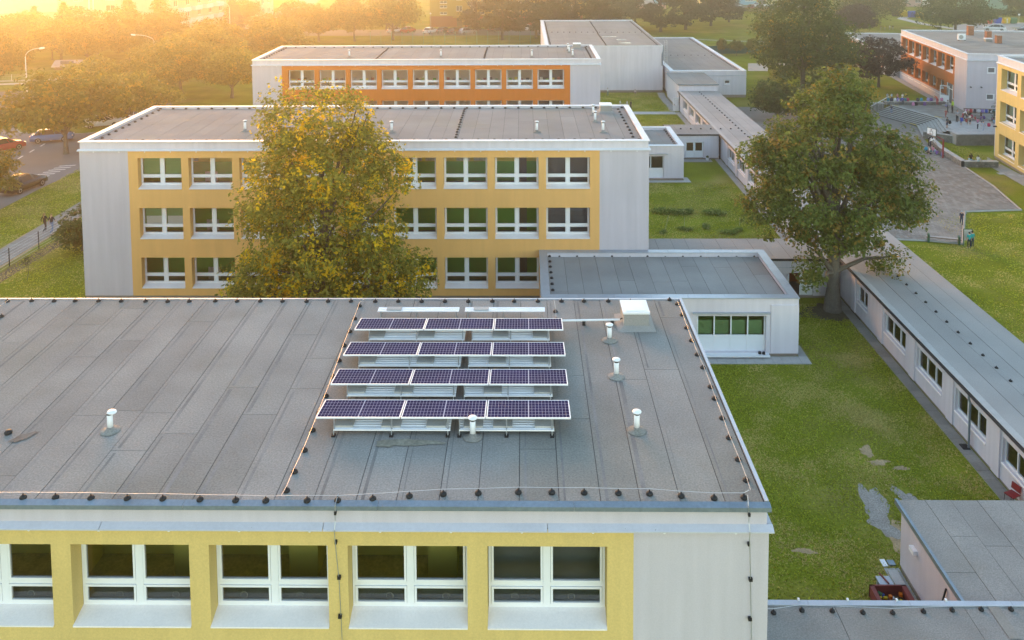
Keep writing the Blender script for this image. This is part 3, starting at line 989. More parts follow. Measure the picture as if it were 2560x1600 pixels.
for (x, lab) in ((-4.36, 'thin dark conductor clipped down the yellow wall of the nearest block'), (5.03, 'thin dark conductor clipped down the grey corner of the nearest block')):
    b = MB()
    b.tube([(x + .03, 18.75, 10.33), (x, 18.54, 10.22), (x, 18.5, 10.05), (x, 18.50, 9.85), (x, 18.40, 9.7), (x, 18.42, 9.5), (x + .06, 18.5, 8.4), (x + .1, 18.5, 7.0), (x + .12, 18.5, 5)], .009, 5)
    w_ = tag(b.build('conductor', M_STEEL), lab, 'wire')
    for zz in (10.0, 9.3, 8.45, 7.5):
        ubox('clip', x + (.02 if zz < 9 else -.02), x + (.1 if zz < 9 else .03), 18.47, 18.54, zz, zz + .07, M_BLACK, w_)

ZB = 9.24 + .86
frB = along((-27.3, 53.2), (7.2, 53.2), 1.0)
weights(frB, 10.095, 'dark wire weight along the front parapet of the middle block', 'wire weights, front of the middle roof', True)
weights(along((-27.3, 63.0), (7.2, 63.0), .95), 10.095, 'dark wire weight along the back parapet of the middle block', 'wire weights, back of the middle roof', True)
weights(along((6.9, 53.9), (6.9, 62.4), .92), 10.095, 'dark wire weight along the right parapet of the middle block', 'wire weights, right side of the middle roof', True)
weights(along((-27.2, 53.9), (-27.2, 62.4), .92), 10.095, 'dark wire weight along the left parapet of the middle block', 'wire weights, left side of the middle roof', True)
weights(along((-4.43, 53.9), (-4.46, 62.6), .75), 10.095, 'dark wire weight in the row crossing the middle roof', 'wire weights crossing the middle roof', True)
weights(along((-27.3, 97.0), (7.1, 97.0), 1.1), 10.095, 'small dark wire weight along the back parapet of the orange block', 'wire weights, back of the orange block', True)
weights(along((6.9, 87.6), (6.9, 96.5), .8), 10.095, 'small dark wire weight along the right parapet of the orange block', 'wire weights, right side of the orange block', True)
weights(along((-27.2, 87.6), (-27.2, 96.5), .9), 10.095, 'small dark wire weight along the left parapet of the orange block', 'wire weights, left side of the orange block', True)
weights(along((-15.43, 87.6), (-15.43, 96.5), .75), 10.095, 'small dark wire weight in the left row crossing the orange block', 'wire weights crossing the orange block, left row', True)
weights(along((-4.2, 87.6), (-4.2, 96.5), .75), 10.095, 'small dark wire weight in the right row crossing the orange block', 'wire weights crossing the orange block, right row', True)
weights(along((1.55, 46.1), (1.5, 52.0), .82), 3.02, 'dark wire weight along the left coping of the annex', 'wire weights, left side of the annex', True)
weights(along((2.1, 52.05), (14.2, 52.05), 1.1), 3.02, 'dark wire weight along the back of the annex roof', 'wire weights, back of the annex', True)
weights(along((2.1, 46.0), (14.2, 46.0), 1.0), 3.02, 'dark wire weight along the front coping of the annex', 'wire weights, front of the annex', True)
weights(along((14.2, 79.4), (14.2, 86), .85), 3.0, 'dark wire weight along the right coping of the far annex', 'wire weights on the far annex', True)
corw = along((22.1, 32.0), (22.14, 52.2), 1.18, .02)
weights(corw, 2.635, 'dark wire weight in the row along the near corridor roof', 'wire weights on the near corridor roof')
weights(along((22.2, 57), (22.35, 108.4), 1.25), 2.635, 'dark wire weight in the row along the far corridor roof', 'wire weights on the far corridor roof', True)
weights(along((15.2, 88.1), (21.4, 88.0), 1.0), 2.645, 'dark wire weight crossing the roof of the link with double doors', 'wire weights on the link roof', True)
weights([(7.45, 24.5), (8.33, 24.6), (9.24, 24.58), (10.14, 24.53), (11.03, 24.52), (11.98, 24.58), (12.87, 24.64), (13.76, 24.67), (14.66, 24.68), (15.55, 24.68)], 2.64, 'black dome weight on the corridor roof at the bottom corner', 'wire weights on the bottom corridor roof')
wire([(x, y, 2.76) for x, y in corw], 'thin wire strung along the middle of the long corridor roof', .005)
wire([(5.6, 24.5, 2.78), (7.45, 24.52, 2.77), (8.3, 24.66, 2.78), (9.2, 24.64, 2.77), (11, 24.56, 2.77), (12.9, 24.66, 2.77), (15.6, 24.7, 2.77)], 'pale wire strung across the corridor roof at the bottom corner')
weights(along((3.75, 123.2), (3.75, 156.5), .95), 6.785, 'tiny dark wire weight along the left edge of the sports hall roof', 'wire weights, left of the hall roof', True)
weights(along((4.5, 139.2), (19.0, 138.6), 1.0), 6.785, 'tiny dark wire weight in the row across the sports hall roof', 'wire weights across the hall roof', True)
weights(along((11.8, 122.9), (11.8, 137.6), .7) + along((11.9, 138.6), (12.0, 156), .9), 6.785, 'tiny dark wire weight in the middle row of the sports hall roof', 'wire weights, middle of the hall roof', True)
weights(along((19.2, 122.9), (19.3, 156), .95), 6.785, 'tiny dark wire weight along the right edge of the sports hall roof', 'wire weights, right of the hall roof', True)
weights(along((30.0, 119.2), (30.0, 155.5), .8), 3.6, 'tiny dark wire weight along the coping of the sports wing', 'wire weights on the sports wing', True)
weights(along((21.0, 134.5), (29.5, 134.3), 1.1), 3.6, 'tiny dark wire weight in the row across the sports wing', 'wire weights across the sports wing', True)

o = STUFFW.build('wire_weights', M_BLACK)
o['kind'] = 'stuff'
o['label'] = 'rows of tiny dark wire weights on the far roofs'
# vent pipes
def vent_meshes():
    a = MB(); a.lathe([(.25, .012), (.24, .02), (.10, .05), (.085, .12), (.08, .12)], 24)
    b = MB(); b.lathe([(.073, .05), (.073, .50)], 20)
    c = MB(); c.lathe([(.02, .50), (.115, .51), (.12, .525), (.115, .54), (.05, .56), (.0, .562)], 24, cap=False)
    d = MB(); d.lathe([(.076, .455), (.076, .495)], 20, cap=False)
    return a.mesh('flashing', M_FELT, True), b.mesh('pipe', M_WHITE, True), c.mesh('cap', M_WHITE, True), d.mesh('slots', M_BLACK)


VM = vent_meshes()


def vent(x, y, z, label, h=1.0, s=1.0, tilt=0.0):
    t = tag(empty('vent_pipe', (x, y, z)), label, 'vent')
    t.scale = (s, s, s * h)
    link('flashing', VM[0], t)
    link('pipe', VM[1], t)
    link('cap', VM[2], t, (0, 0, 0), (0, tilt, 0))
    link('slots', VM[3], t)


vent(2.89, 21.5, ZA, 'white vent pipe nearest the front right corner of the near roof')
vent(2.65, 24.23, ZA, 'white vent pipe on the near roof, middle one of the three at the right')
vent(2.67, 26.46, ZA, 'white vent pipe on the near roof, closest to the roof hatch')
vent(-10.93, 21.44, ZA, 'white vent pipe with crooked cap standing alone on the left of the near roof', tilt=.12)
vent(-1.38, 21.2, ZA, 'white vent pipe in front of the nearest row of solar panels')
for (x, y, l) in ((-8.76, 55.4, 'white vent pipe on the middle roof just right of the yellow tree'), (.79, 55.31, 'white vent pipe on the middle roof, middle of the front three'),
                  (5.12, 55.27, 'white vent pipe on the middle roof, nearest its front right corner'), (4.86, 58.4, 'white vent pipe on the middle roof, front one of the pair near the hatch'),
                  (4.91, 60.63, 'white vent pipe on the middle roof, right beside the hatch'), (-18.58, 55.8, 'white vent pipe on the middle roof left of the yellow tree')):
    vent(x, y, 10.095, l, 1.25, 1.1)
for (x, y, l) in ((-18.51, 89.53, 'white vent pipe at the left of the orange block roof'), (-8.8, 89.3, 'white vent pipe left of centre on the orange block roof'), (.77, 89.06, 'white vent pipe right of centre on the orange block roof'),
                  (5.06, 89.34, 'white vent pipe nearest the front right corner of the orange block roof'), (4.84, 92.11, 'white vent pipe in the middle of the right hand three on the orange block'), (4.8, 93.93, 'white vent pipe just in front of the hatch on the orange block')):
    vent(x, y, 10.095, l, 1.25, 1.15)
# a roof drain and a stain
b = MB()
b.lathe([(.09, 0), (.1, .05), (.07, .09), (.0, .1)], 14, cap=False)
tag(b.build('roof_drain', M_BLACK, None, (-13.55, 21.3, ZA), smooth=True), 'small black roof drain in the stained patch at the left of the near roof', 'drain')
for (x, y, w, d, rz, mm) in ((-13.05, 21.15, .4, .14, .75, mat('damp_stain', (.13, .125, .115), .9, .35, 6)), (-3.0, 20.95, 1.0, .15, 0, mat('lichen_stain', (.255, .235, .185), .95, .2, 3, .2, 12)), (-3.45, 20.93, .42, .18, .2, mat('lichen_stain', (.27, .245, .17)))):
    b = MB()
    r_ = random.Random(int(x * 100))
    n = 22
    b.face([(math.cos(2 * math.pi * i / n) * r_.uniform(.7, 1.05), math.sin(2 * math.pi * i / n) * r_.uniform(.6, 1.1), 0) for i in range(n)])
    o = b.build('roof_stain', mm, None, (x, y, ZA + (.016 if w != .42 else .02)), (0, 0, rz))
    o.scale = (w, d, 1)
    tag(o, 'dark damp stain beside the roof drain' if w == .4 else ('pale yellowish stain in front of the nearest solar row' if w >= 1 else 'small pale stain beside the larger stain in front of the solar panels'), 'stain')

# roof hatches
def hatch(x, y, z, label, w=.80, d=.88, h=.58, felt_skirt=True):
    t = tag(empty('roof_hatch', (x, y, z)), label, 'hatch')
    b = MB()
    b.grid([[(-w / 2 - .22, -d / 2 - .22, 0), (w / 2 + .22, -d / 2 - .22, 0), (w / 2 + .22, d / 2 + .22, 0), (-w / 2 - .22, d / 2 + .22, 0)],
            [(-w / 2 - .02, -d / 2 - .02, .12), (w / 2 + .02, -d / 2 - .02, .12), (w / 2 + .02, d / 2 + .02, .12), (-w / 2 - .02, d / 2 + .02, .12)],
            [(-w / 2, -d / 2, h - .05), (w / 2, -d / 2, h - .05), (w / 2, d / 2, h - .05), (-w / 2, d / 2, h - .05)]], True)
    b.build('kerb', M_FELT_D, t)
    pbox('lid', -w / 2 - .04, w / 2 + .04, -d / 2 - .04, d / 2 + .04, h - .07, h, M_WHITE, t)
    pbox('lid_panel', -w / 2 + .06, w / 2 - .06, -d / 2 + .06, d / 2 - .06, h, h + .015, M_WHITE, t)
    return t


hatch(3.63, 27.7, ZA, 'white lidded roof hatch at the back right of the near roof')
hatch(5.9, 61.75, 10.095, 'white lidded roof hatch at the back right of the middle roof')
hatch(5.9, 95.8, 10.095, 'pale lidded roof hatch at the back right of the orange block roof')
t = tag(empty('cable_conduit', (1.15, 27.52, ZA)), 'white cable duct from the solar panels to the roof hatch', 'conduit')
b = MB(); b.tube([(0, 0, .16), (1.98, .08, .16)], .035, 8); b.build('duct', M_WHITE, t)
b = MB(); b.tube([(1.95, .08, .16), (2.1, .09, .22), (2.28, .12, .3)], .02, 6); b.build('cable', M_BLACK, t)
for xx in (.78, 1.72):
    pbox('foot', xx - .05, xx + .05, -.02, .1, 0, .13, M_BLACK, t)

# solar rows
def cellmat():
    m = bpy.data.materials.new('solar_cells')
    m.use_nodes = True
    N, L = m.node_tree.nodes, m.node_tree.links
    b = N['Principled BSDF']
    tc = N.new('ShaderNodeTexCoord')
    sep = N.new('ShaderNodeSeparateXYZ')
    L.new(tc.outputs['Object'], sep.inputs[0])

    def line(sock, n, w, off=0.0):
        # distance to nearest multiple of 1/n
        a = N.new('ShaderNodeMath'); a.operation = 'MULTIPLY_ADD'; a.inputs[1].default_value = n; a.inputs[2].default_value = off; L.new(sock, a.inputs[0])
        f = N.new('ShaderNodeMath'); f.operation = 'FRACT'; L.new(a.outputs[0], f.inputs[0])
        s = N.new('ShaderNodeMath'); s.operation = 'SUBTRACT'; s.inputs[1].default_value = .5; L.new(f.outputs[0], s.inputs[0])
        ab = N.new('ShaderNodeMath'); ab.operation = 'ABSOLUTE'; L.new(s.outputs[0], ab.inputs[0])
        g = N.new('ShaderNodeMath'); g.operation = 'GREATER_THAN'; g.inputs[1].default_value = .5 - w; L.new(ab.outputs[0], g.inputs[0])
        return g.outputs[0]
    # panel surface: x 0..2.14, y 0..1.06
    l1 = line(sep.outputs[0], 24 / 2.14, .04)
    l2 = line(sep.outputs[1], 6 / 1.06, .032)
    ctr = N.new('ShaderNodeMath'); ctr.operation = 'COMPARE'; ctr.inputs[1].default_value = 1.07; ctr.inputs[2].default_value = .014; L.new(sep.outputs[0], ctr.inputs[0])
    mx1 = N.new('ShaderNodeMath'); mx1.operation = 'MAXIMUM'; L.new(l1, mx1.inputs[0]); L.new(l2, mx1.inputs[1])
    mx2 = N.new('ShaderNodeMath'); mx2.operation = 'MAXIMUM'; L.new(mx1.outputs[0], mx2.inputs[0]); L.new(ctr.outputs[0], mx2.inputs[1])
    ns = N.new('ShaderNodeTexNoise'); ns.inputs['Scale'].default_value = 1.1
    g = N.new('ShaderNodeNewGeometry'); L.new(g.outputs['Position'], ns.inputs['Vector'])
    cm = N.new('ShaderNodeMix'); cm.data_type = 'RGBA'; cm.inputs[6].default_value = (.013, .010, .032, 1); cm.inputs[7].default_value = (.034, .028, .10, 1)
    L.new(ns.outputs['Fac'], cm.inputs[0])
    mix = N.new('ShaderNodeMix'); mix.data_type = 'RGBA'; L.new(mx2.outputs[0], mix.inputs[0]); L.new(cm.outputs[2], mix.inputs[6]); mix.inputs[7].default_value = (.48, .48, .55, 1)
    L.new(mix.outputs[2], b.inputs['Base Color'])
    b.inputs['Roughness'].default_value = .22
    b.inputs['Specular IOR Level'].default_value = .0
    return m


M_CELL = cellmat()
M_TRAY = mat('tray_aluminium', (.84, .83, .84), .5, .05, 2, spec=.4)
M_BALLAST = mat('ballast_concrete', (.42, .41, .39), .95, .1, 3, .12, 30, orand=.08)
PW, PD = 2.19, 1.11
b = MB(); b.box(0, PW, 0, .025, -.035, .004); b.box(0, PW, PD - .025, PD, -.035, .004); b.box(0, .025, .025, PD - .025, -.035, .004); b.box(PW - .025, PW, .025, PD - .025, -.035, .004)
ME_FR = b.mesh('frame', M_WHITE)
b = MB(); b.face([(0, 0, 0), (2.14, 0, 0), (2.14, 1.06, 0), (0, 1.06, 0)]); ME_CELL = b.mesh('cell_sheet', M_CELL)
b = MB()
b.box(0, 1, 0, .62, 0, .012)
for yy in (0, .07, .2, .31, .42, .55, .6):
    b.box(.0, 1, yy, yy + .02, .012, .03)
tilt = math.atan2(-.15, PD)
blocks = {0: [(0, 0), (.39, 0), (.76, 0), (.05, 1), (.36, 1), (.8, 1)], 1: [(0, 0), (.42, 0), (.23, 1), (.8, 1)], 2: [(0, 0), (.55, 0), (.26, 1), (.8, 1)], 3: [(0, 0), (.5, 0), (.28, 1), (.8, 1)]}
names = ('nearest row of dark blue solar panels on the near roof', 'second row of solar panels from the front', 'third row of solar panels from the front', 'last row of solar panels, beside the cable duct')
for r in range(4):
    y0 = 21.3 + 1.645 * r
    t = tag(empty('solar_row', (-5.47 + .01 * r, y0, ZA)), names[r], 'solar panel', 'solar rows on the near roof')
    for i in range(3):
        x = i * (PW + .03)
        fr = link('solar_panel', ME_FR, t, (x, 0, .47), (tilt, 0, 0))
        link('cell_sheet', ME_CELL, fr, (.025, .025, -.001))
        ubox('back_sheet', .02, PW - .02, .02, PD - .02, -.03, -.02, M_WHITE, fr)
    for k, (xa, xb) in enumerate(((.45, 3.5), (3.72, 6.2))):
        for q in range(2):
            a, c = xa + (xb - xa) * q / 2 + .01, xa + (xb - xa) * (q + 1) / 2
            tr = MB()
            tr.box(a, c, -.04, .58, .13, .142)
            for yy in (-.04, .03, .16, .27, .38, .51, .56):
                tr.box(a, c, yy, yy + .02, .142, .165)
            tr.build('ballast_tray', M_TRAY, t)
        for xx in (xa + .02, (xa + xb) / 2, xb - .06):
            lg = MB()
            lg.tube([(xx, -.06, .03), (xx, -.05, .13)], .018, 6)
            lg.tube([(xx, .02, .13), (xx, .02, .44)], .018, 6)
            lg.tube([(xx, 1.0, .0), (xx, 1.0, .3)], .018, 6)
            lg.tube([(xx, .0, .12), (xx, 1.05, .12)], .018, 6)
            l_ = lg.build('leg', M_STEEL, t)
            pbox('foot', xx - .05, xx + .05, -.12, .0, 0, .035, M_BLACK, l_)
    for i_, (fx, k) in enumerate(sorted(blocks[r], key=lambda q: (q[1], q[0]))):
        xa, xb = ((.45, 3.5), (3.72, 6.2))[k]
        x = -5.47 + xa + (xb - xa - .5) * min(fx / .8, 1)
        o = ubox('ballast_block', x, x + .5, y0 + .05, y0 + .45, ZA + .166, ZA + .215, M_BALLAST)
        tag(o, ordinal(i_ + 1) + ' concrete slab from the left under the ' + ('nearest', 'second', 'third', 'last')[r] + ' row of solar panels', 'slab', 'ballast slabs under solar row ' + ('one', 'two', 'three', 'four')[r])
for k, (xa, xb) in enumerate(((-5.0, -2.25), (-2.05, .65))):
    t = tag(empty('mounting_bench', (xa, 27.95, ZA)), ('left' if k == 0 else 'right') + ' pale tray standing behind the last row of solar panels', 'tray')
    tr = MB()
    tr.box(0, xb - xa, 0, .3, .26, .275)
    for yy in (0, .14, .28):
        tr.box(0, xb - xa, yy, yy + .02, .275, .29)
    tr.build('tray', M_TRAY, t)
    for xx in (.1, 1.3, xb - xa - .1):
        for yy in (.05, .25):
            lg = MB(); lg.tube([(xx, yy, 0), (xx, yy, .26)], .018, 6); lg.build('leg', M_STEEL, t)
    ubox('cross_rail', .3, .8, .04, .26, .29, .32, M_BALLAST, t)

# ------------------------------------------------------------------ ground, roads, paths
M_GRASS = mat('grass_ground', (0.195, 0.21, 0.022), .95, .22, .35, .30, 9, 0, .3, 30, spec=.0, c2=(0.29, 0.235, 0.07), c2s=.16, c2lo=.5, c2hi=.68)
M_GRASS_FAR = M_GRASS
M_SOIL = mat('bare_soil', (0.42, 0.30, 0.175), .95, .2, 1.5, .25, 14, spec=.0)
M_GRAVEL = mat('gravel', (0.34, 0.30, 0.26), .95, .18, 2, .35, 16, 0, .5, 40, spec=.0)
M_PLAZA = mat('old_paving', (0.205, 0.185, 0.165), .95, .18, .25, .16, 7, 0, .25, 20, c2=(0.30, 0.285, 0.26), c2s=.18, c2lo=.55, c2hi=.72)
M_SAND = mat('sand', (0.46, 0.38, 0.30), .95, .1, 1, .1, 10)
M_KERB = mat('kerb_stone', (0.33, 0.32, 0.30), .95, .15, 1.5)
M_MARK = mat('road_marking', (0.62, 0.61, 0.60), .8, .15, 4)
poly('ground', [(-900, -120), (900, -120), (900, 1500), (-900, 1500)], 0, M_GRASS)


def path(name, pts, w, z, m, kind='structure'):
    """ribbon along a centre line"""
    b = MB()
    rows = []
    P = [Vector((x, y, 0)) for x, y in pts]
    for i, p in enumerate(P):
        d = (P[min(i + 1, len(P) - 1)] - P[max(i - 1, 0)]).normalized()
        n = Vector((-d.y, d.x, 0))
        rows.append([(p + n * w / 2).to_tuple()[:2] + (z,), (p - n * w / 2).to_tuple()[:2] + (z,)])
    b.grid([[r[1], r[0]] for r in rows])
    o = b.build(name, m)
    o['kind'] = kind
    return o


# left street with its parking bays
poly('road', [(-44.45, 40), (-44.45, 76), (-43.7, 84), (-43.4, 97), (-46, 110), (-51.5, 122), (-56.5, 134), (-58.6, 150), (-60.5, 180), (-61.5, 207), (-64.5, 240), (-70, 290), (-90, 420),
              (-98, 420), (-78, 290), (-71.5, 240), (-67.5, 207), (-65.5, 180), (-63.8, 150), (-62.3, 136), (-61.5, 130.6), (-64, 129.3), (-69.9, 125.7), (-76.9, 124.5), (-135, 120), (-135, 40)], .004, M_ASPH)
isl = [(-69.73, 112.69), (-66.5, 108), (-62.5, 102.2), (-59.12, 98.04), (-56.9, 97.6), (-51.5, 97.4), (-48.6, 98.6), (-48.6, 104), (-52.5, 112), (-57.5, 118.8), (-63, 121.9), (-67.57, 121.4), (-70.84, 119.5)]
poly('verge', isl, .0, M_GRASS, h=.08)
poly('kerb', [(x + (.16 if x < -58 else -.1) * 0 - .0, y) for x, y in isl], .0, M_KERB, h=.0785).scale = (1, 1, 1)
vb = MB()
for i in range(len(isl)):
    vb.tube([(*isl[i], .06), (*isl[(i + 1) % len(isl)], .06)], .08, 4)
vb.build('kerb_line', M_KERB)['kind'] = 'structure'
poly('verge', [(-80.5, 129.2), (-76.9, 124.7), (-69.9, 125.9), (-64, 129.5), (-61.9, 131.2), (-62.6, 134.6), (-66, 133.6), (-72.7, 130.0)], .0, M_GRASS, h=.06)
path('sidewalk', [(-95, 128), (-80, 131.0), (-72.5, 132.0), (-67, 134.2), (-64.6, 138), (-63.9, 150), (-66, 180), (-68.5, 207), (-74, 250)], 1.5, .009, M_CONC_L)
path('sidewalk', [(-70.2, 126.2), (-71.4, 131.6)], 1.8, .07, M_CONC_L)
for i in range(8):
    y = 78.4 + i * .75
    poly('road_marking', [(-47.6 + i * .12, y), (-46.1 + i * .12, y + .35), (-46.1 + i * .12, y + .62), (-47.6 + i * .12, y + .27)], .008, M_MARK)
for i in range(6):
    poly('road_marking', [(-52.4 - .3 * i, 84 + 2.6 * i), (-52.2 - .3 * i, 84 + 2.6 * i), (-52.4 - .3 * i, 85.2 + 2.6 * i), (-52.6 - .3 * i, 85.2 + 2.6 * i)], .008, M_MARK)
poly('yard', [(-120, 184), (-109, 184.5), (-106, 187.5), (-106, 190), (-120, 191)], .004, M_ASPH)

# footpath west of the middle block, built of slabs
pth = poly('footpath', [(-38.95, 40), (-36.95, 40), (-36.5, 65), (-36.35, 90), (-36.6, 108), (-38.4, 108), (-38.3, 90), (-38.5, 72), (-38.9, 64)], .004, M_SOIL)
for i in range(60):
    y = 50 + i * .62
    x0 = -38.85 + (y - 50) * .008
    x1 = -37.0 + (y - 50) * .018
    xm = (x0 + x1) / 2
    ubox('slab', x0, xm - .01, y, y + .6, .0, .02 + .006 * (i % 3), M_CONC_PAVE, pth)
    ubox('slab', xm + .01, x1, y + .1, y + .7, .0, .02 + .006 * ((i + 1) % 3), M_CONC_PAVE, pth)
poly('soil_strip', [(-36.2, 50), (-35.2, 52), (-35.0, 58), (-34.6, 63.5), (-35.6, 63.8), (-36.1, 58)], .004, mat('dug_soil', (.13, .10, .06), .95, .25, 1.5, .2, 10))

# paving along buildings
pv_ = poly('pavement', [(CW - .02, 30), (CW - .02, 108.8), (CW - .62, 108.8), (CW - .62, 30)], .004, M_CONC)
for i in range(40):
    ubox('slab', CW - .60, CW - .06, 30.2 + i * .58, 30.2 + i * .58 + .565, .0, .025 + .004 * (i % 2), M_CONC_PAVE, pv_)
pv2 = poly('pavement', [(8.8, 44.5), (15.35, 44.5), (15.35, 46.6), (14.9, 46.6), (14.9, 45.34), (8.8, 45.34)], .004, M_CONC)
for i in range(13):
    ubox('slab', 8.85 + i * .5, 9.335 + i * .5, 44.55, 45.3, .0, .03, M_CONC_L, pv2)
poly('pavement', [(8.5, 77.8), (15.4, 77.9), (15.3, 79.5), (14.85, 79.5), (14.85, 78.55), (8.5, 78.55)], .01, M_CONC_L)
poly('pavement', [(15.0, 84.9), (18.9, 84.9), (18.9, 85.95), (15.0, 85.95)], .012, M_CONC)
path('footpath', [(7.9, 108.4), (19.3, 108.3)], 1.6, .006, M_CONC_L)
path('pavement', [(19.3, 109.5), (19.3, 119), (19.6, 122.2)], 1.0, .008, M_CONC)
# bare soil and gravel in the near lawn
def blot(name, cx, cy, rx, ry, m, seed, z=.004, n=26, rz=0.0, lab=None):
    r_ = random.Random(seed)
    ph = [r_.uniform(0, 6.28) for _ in range(4)]
    pts = []
    for i in range(n * 2):
        a = math.pi * i / n
        rr = 1 + .22 * math.sin(2 * a + ph[0]) + .16 * math.sin(3 * a + ph[1]) + .12 * math.sin(5 * a + ph[2]) + .08 * math.sin(9 * a + ph[3])
        x, y = rx * rr * math.cos(a), ry * rr * math.sin(a)
        pts.append((cx + x * math.cos(rz) - y * math.sin(rz), cy + x * math.sin(rz) + y * math.cos(rz)))
    return poly(name, pts, z, m)


blot('gravel_patch', 14.1, 33.3, .42, 1.3, M_GRAVEL, 4, .005, rz=-.15)
blot('gravel_patch', 13.95, 32.1, .48, .7, M_GRAVEL, 5, .006)
blot('gravel_patch', 15.6, 33.6, .3, .8, M_GRAVEL, 9, .005, rz=.3)
blot('soil_patch', 14.3, 31.0, .5, 1.1, M_SOIL, 6, .004)
for (x, y, a, b_, s) in ((15.2, 36.8, .22, .5, 1), (15.4, 36.0, .45, .2, 2), (16.2, 35.6, .3, .17, 3), (9.0, 33.0, .5, .22, 7), (8.6, 36.6, .35, .16, 8), (10.4, 30.6, .4, .15, 12)):
    blot('soil_patch', x, y, a, b_, M_SOIL, s, .004)
blot('soil_patch', 18.7, 50.9, 1.6, 1.5, mat('dark_soil', (.09, .075, .045), .95, .25, 2, .3, 12), 21, .005)  # darker soil around the foot of the maple
# playing court and sand
poly('sand_pit', [(37.0, 141), (39.2, 149.3), (46, 149.2), (48, 141)], .006, M_SAND)
path('footpath', [(28, 186.5), (39.9, 181.6), (49.4, 178.5), (62, 176.0)], .9, .006, M_CONC_L)
path('footpath', [(120, 243), (103, 231), (98.6, 224), (98.3, 211), (101, 200)], 2.4, .006, M_CONC_L)
poly('car_park', [(50, 246.5), (90, 247.5), (92, 266), (50, 264.5)], .005, M_ASPH)
poly('car_park', [(-60, 192), (22, 191.0), (24, 203), (-60, 203.5)], .005, M_ASPH)
poly('road', [(95, 188), (150, 186), (150, 214), (112, 213.5), (104, 208), (98, 196)], .005, M_CONC)
blot('verge', 121.5, 201.5, 6.5, 2.2, M_GRASS, 33, .012)

# ------------------------------------------------------------------ lower yard, stairs and terrace (east side)
yard = [(43.0, 85.5), (43.0, 82.8), (42.36, 76.54), (41.0, 69.8), (36.15, 69.4), (32.28, 62.1), (30, 62.75), (25.6, 63.3), (25.6, 112), (45.8, 112), (46.2, 100), (44, 93)]
pl = poly('schoolyard', yard, .006, M_PLAZA)
yb = MB()
E1 = [(43.0, 82.8), (42.36, 76.54), (41.0, 69.8), (36.15, 69.4), (32.28, 62.1), (30, 62.75), (25.6, 63.3)]
for i in range(len(E1) - 1):
    yb.tube([(*E1[i], .04), (*E1[i + 1], .04)], .09, 4)
yb.build('kerb', M_KERB)['kind'] = 'structure'


def inside(p, pg):
    x, y = p
    c = False
    j = len(pg) - 1
    for i in range(len(pg)):
        if (pg[i][1] > y) != (pg[j][1] > y) and x < (pg[j][0] - pg[i][0]) * (y - pg[i][1]) / (pg[j][1] - pg[i][1]) + pg[i][0]:
            c = not c
        j = i
    return c


# paving stones of the yard: the nearest rows as pieces of their own
cnt = 0
rr = random.Random(5)
sb = MB()
for iy in range(100):
    y = 62.6 + iy * .46
    for ix in range(70):
        x = 26 + ix * .30 + (iy % 2) * .15
        if y > 92: continue
        if not inside((x, y), yard) or not inside((x + .28, y + .44), yard): continue
        if x < 30 and y > 68: continue
        h = .018 + rr.uniform(0, .012)
        if cnt < 300 and y < 72 and x > 29.5 and rr.random() < .75:
            ubox('paving_stone', x, x + .285, y, y + .445, .0, h, M_CONC_PAVE, pl)
            cnt += 1
        else:
            sb.box(x, x + .285, y, y + .445, 0, h, rr.choice((0, 0, 1, 1, 2)))
o = sb.build('paving_stones', [M_CONC_PAVE, mat('paving_slab_b', (.215, .19, .165), .95, .15, .7, .12, 18), mat('paving_slab_c', (.28, .265, .24), .95, .15, .7, .12, 18)], pl)
o['kind'] = 'stuff'

ZT = 1.2
# stairs: bottom line and top line, eight risers
bot = [(44.0, 107.2), (46.35, 100.4), (44.5, 95.0)]
top = [(46.3, 107.2), (48.6, 99.6), (46.45, 92.9)]
M_RISER = mat('riser_shade', (.085, .08, .075), .95, .2, 2)  # dark colour paints the shade on the risers below the pale treads
stair = tag(empty('staircase', (45, 100, 0)), 'wide pale concrete staircase with a bend climbing from the yard to the terrace', 'staircase')
for k in range(8):
    f0, f1 = k / 8, (k + 1) / 8
    z0, z1 = ZT * k / 8, ZT * (k + 1) / 8
    P0 = [(bot[i][0] + (top[i][0] - bot[i][0]) * f0 - 45, bot[i][1] + (top[i][1] - bot[i][1]) * f0 - 100) for i in range(3)]
    P1 = [(P0[i][0] + (top[i][0] - bot[i][0]) * .16, P0[i][1] + (top[i][1] - bot[i][1]) * .16) for i in range(3)]
    P2 = [(P0[i][0] + (top[i][0] - bot[i][0]) * .022, P0[i][1] + (top[i][1] - bot[i][1]) * .022) for i in range(3)]
    b = MB()
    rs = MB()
    for i in range(2):
        a, c, d, e = P0[i], P0[i + 1], P1[i + 1], P1[i]
        b.face([(*a, z1), (*c, z1), (*d, z1), (*e, z1)])
        b.face([(*a, z1 - .045), (*a, z1), (*c, z1), (*c, z1 - .045)])
        b.face([(*a, z1 - .045), (*c, z1 - .045), (*P2[i + 1], z1 - .045), (*P2[i], z1 - .045)])
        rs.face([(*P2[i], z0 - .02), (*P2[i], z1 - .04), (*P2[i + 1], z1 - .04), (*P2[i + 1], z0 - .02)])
    st_o = b.build('step', M_STEP, stair)
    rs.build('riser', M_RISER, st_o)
M_YELPAINT = mat('yellow_edge_paint', (.50, .34, .03), .8, .25, 4)
for (x, y, z, l, rz) in ((46.6, 106.6, ZT, .75, -1.28), (48.65, 100.0, ZT, 1.1, -1.25), (46.15, 101.0, .15, 1.0, -1.28)):
    o = ubox('painted_edge', -l / 2, l / 2, -.09, .09, 0, .014, M_YELPAINT, stair)
    o.location = (x - 45, y - 100, z + .012)
    o.rotation_euler = (0, 0, rz)
terr = [(46.35, 107.25), (48.65, 99.6), (46.5, 92.9), (46.5, 91.5), (62, 91.9), (62, 107), (52.8, 107.6)]
tp = poly('terrace', terr, .0, M_CONC, h=ZT - .03)
cnt = 0
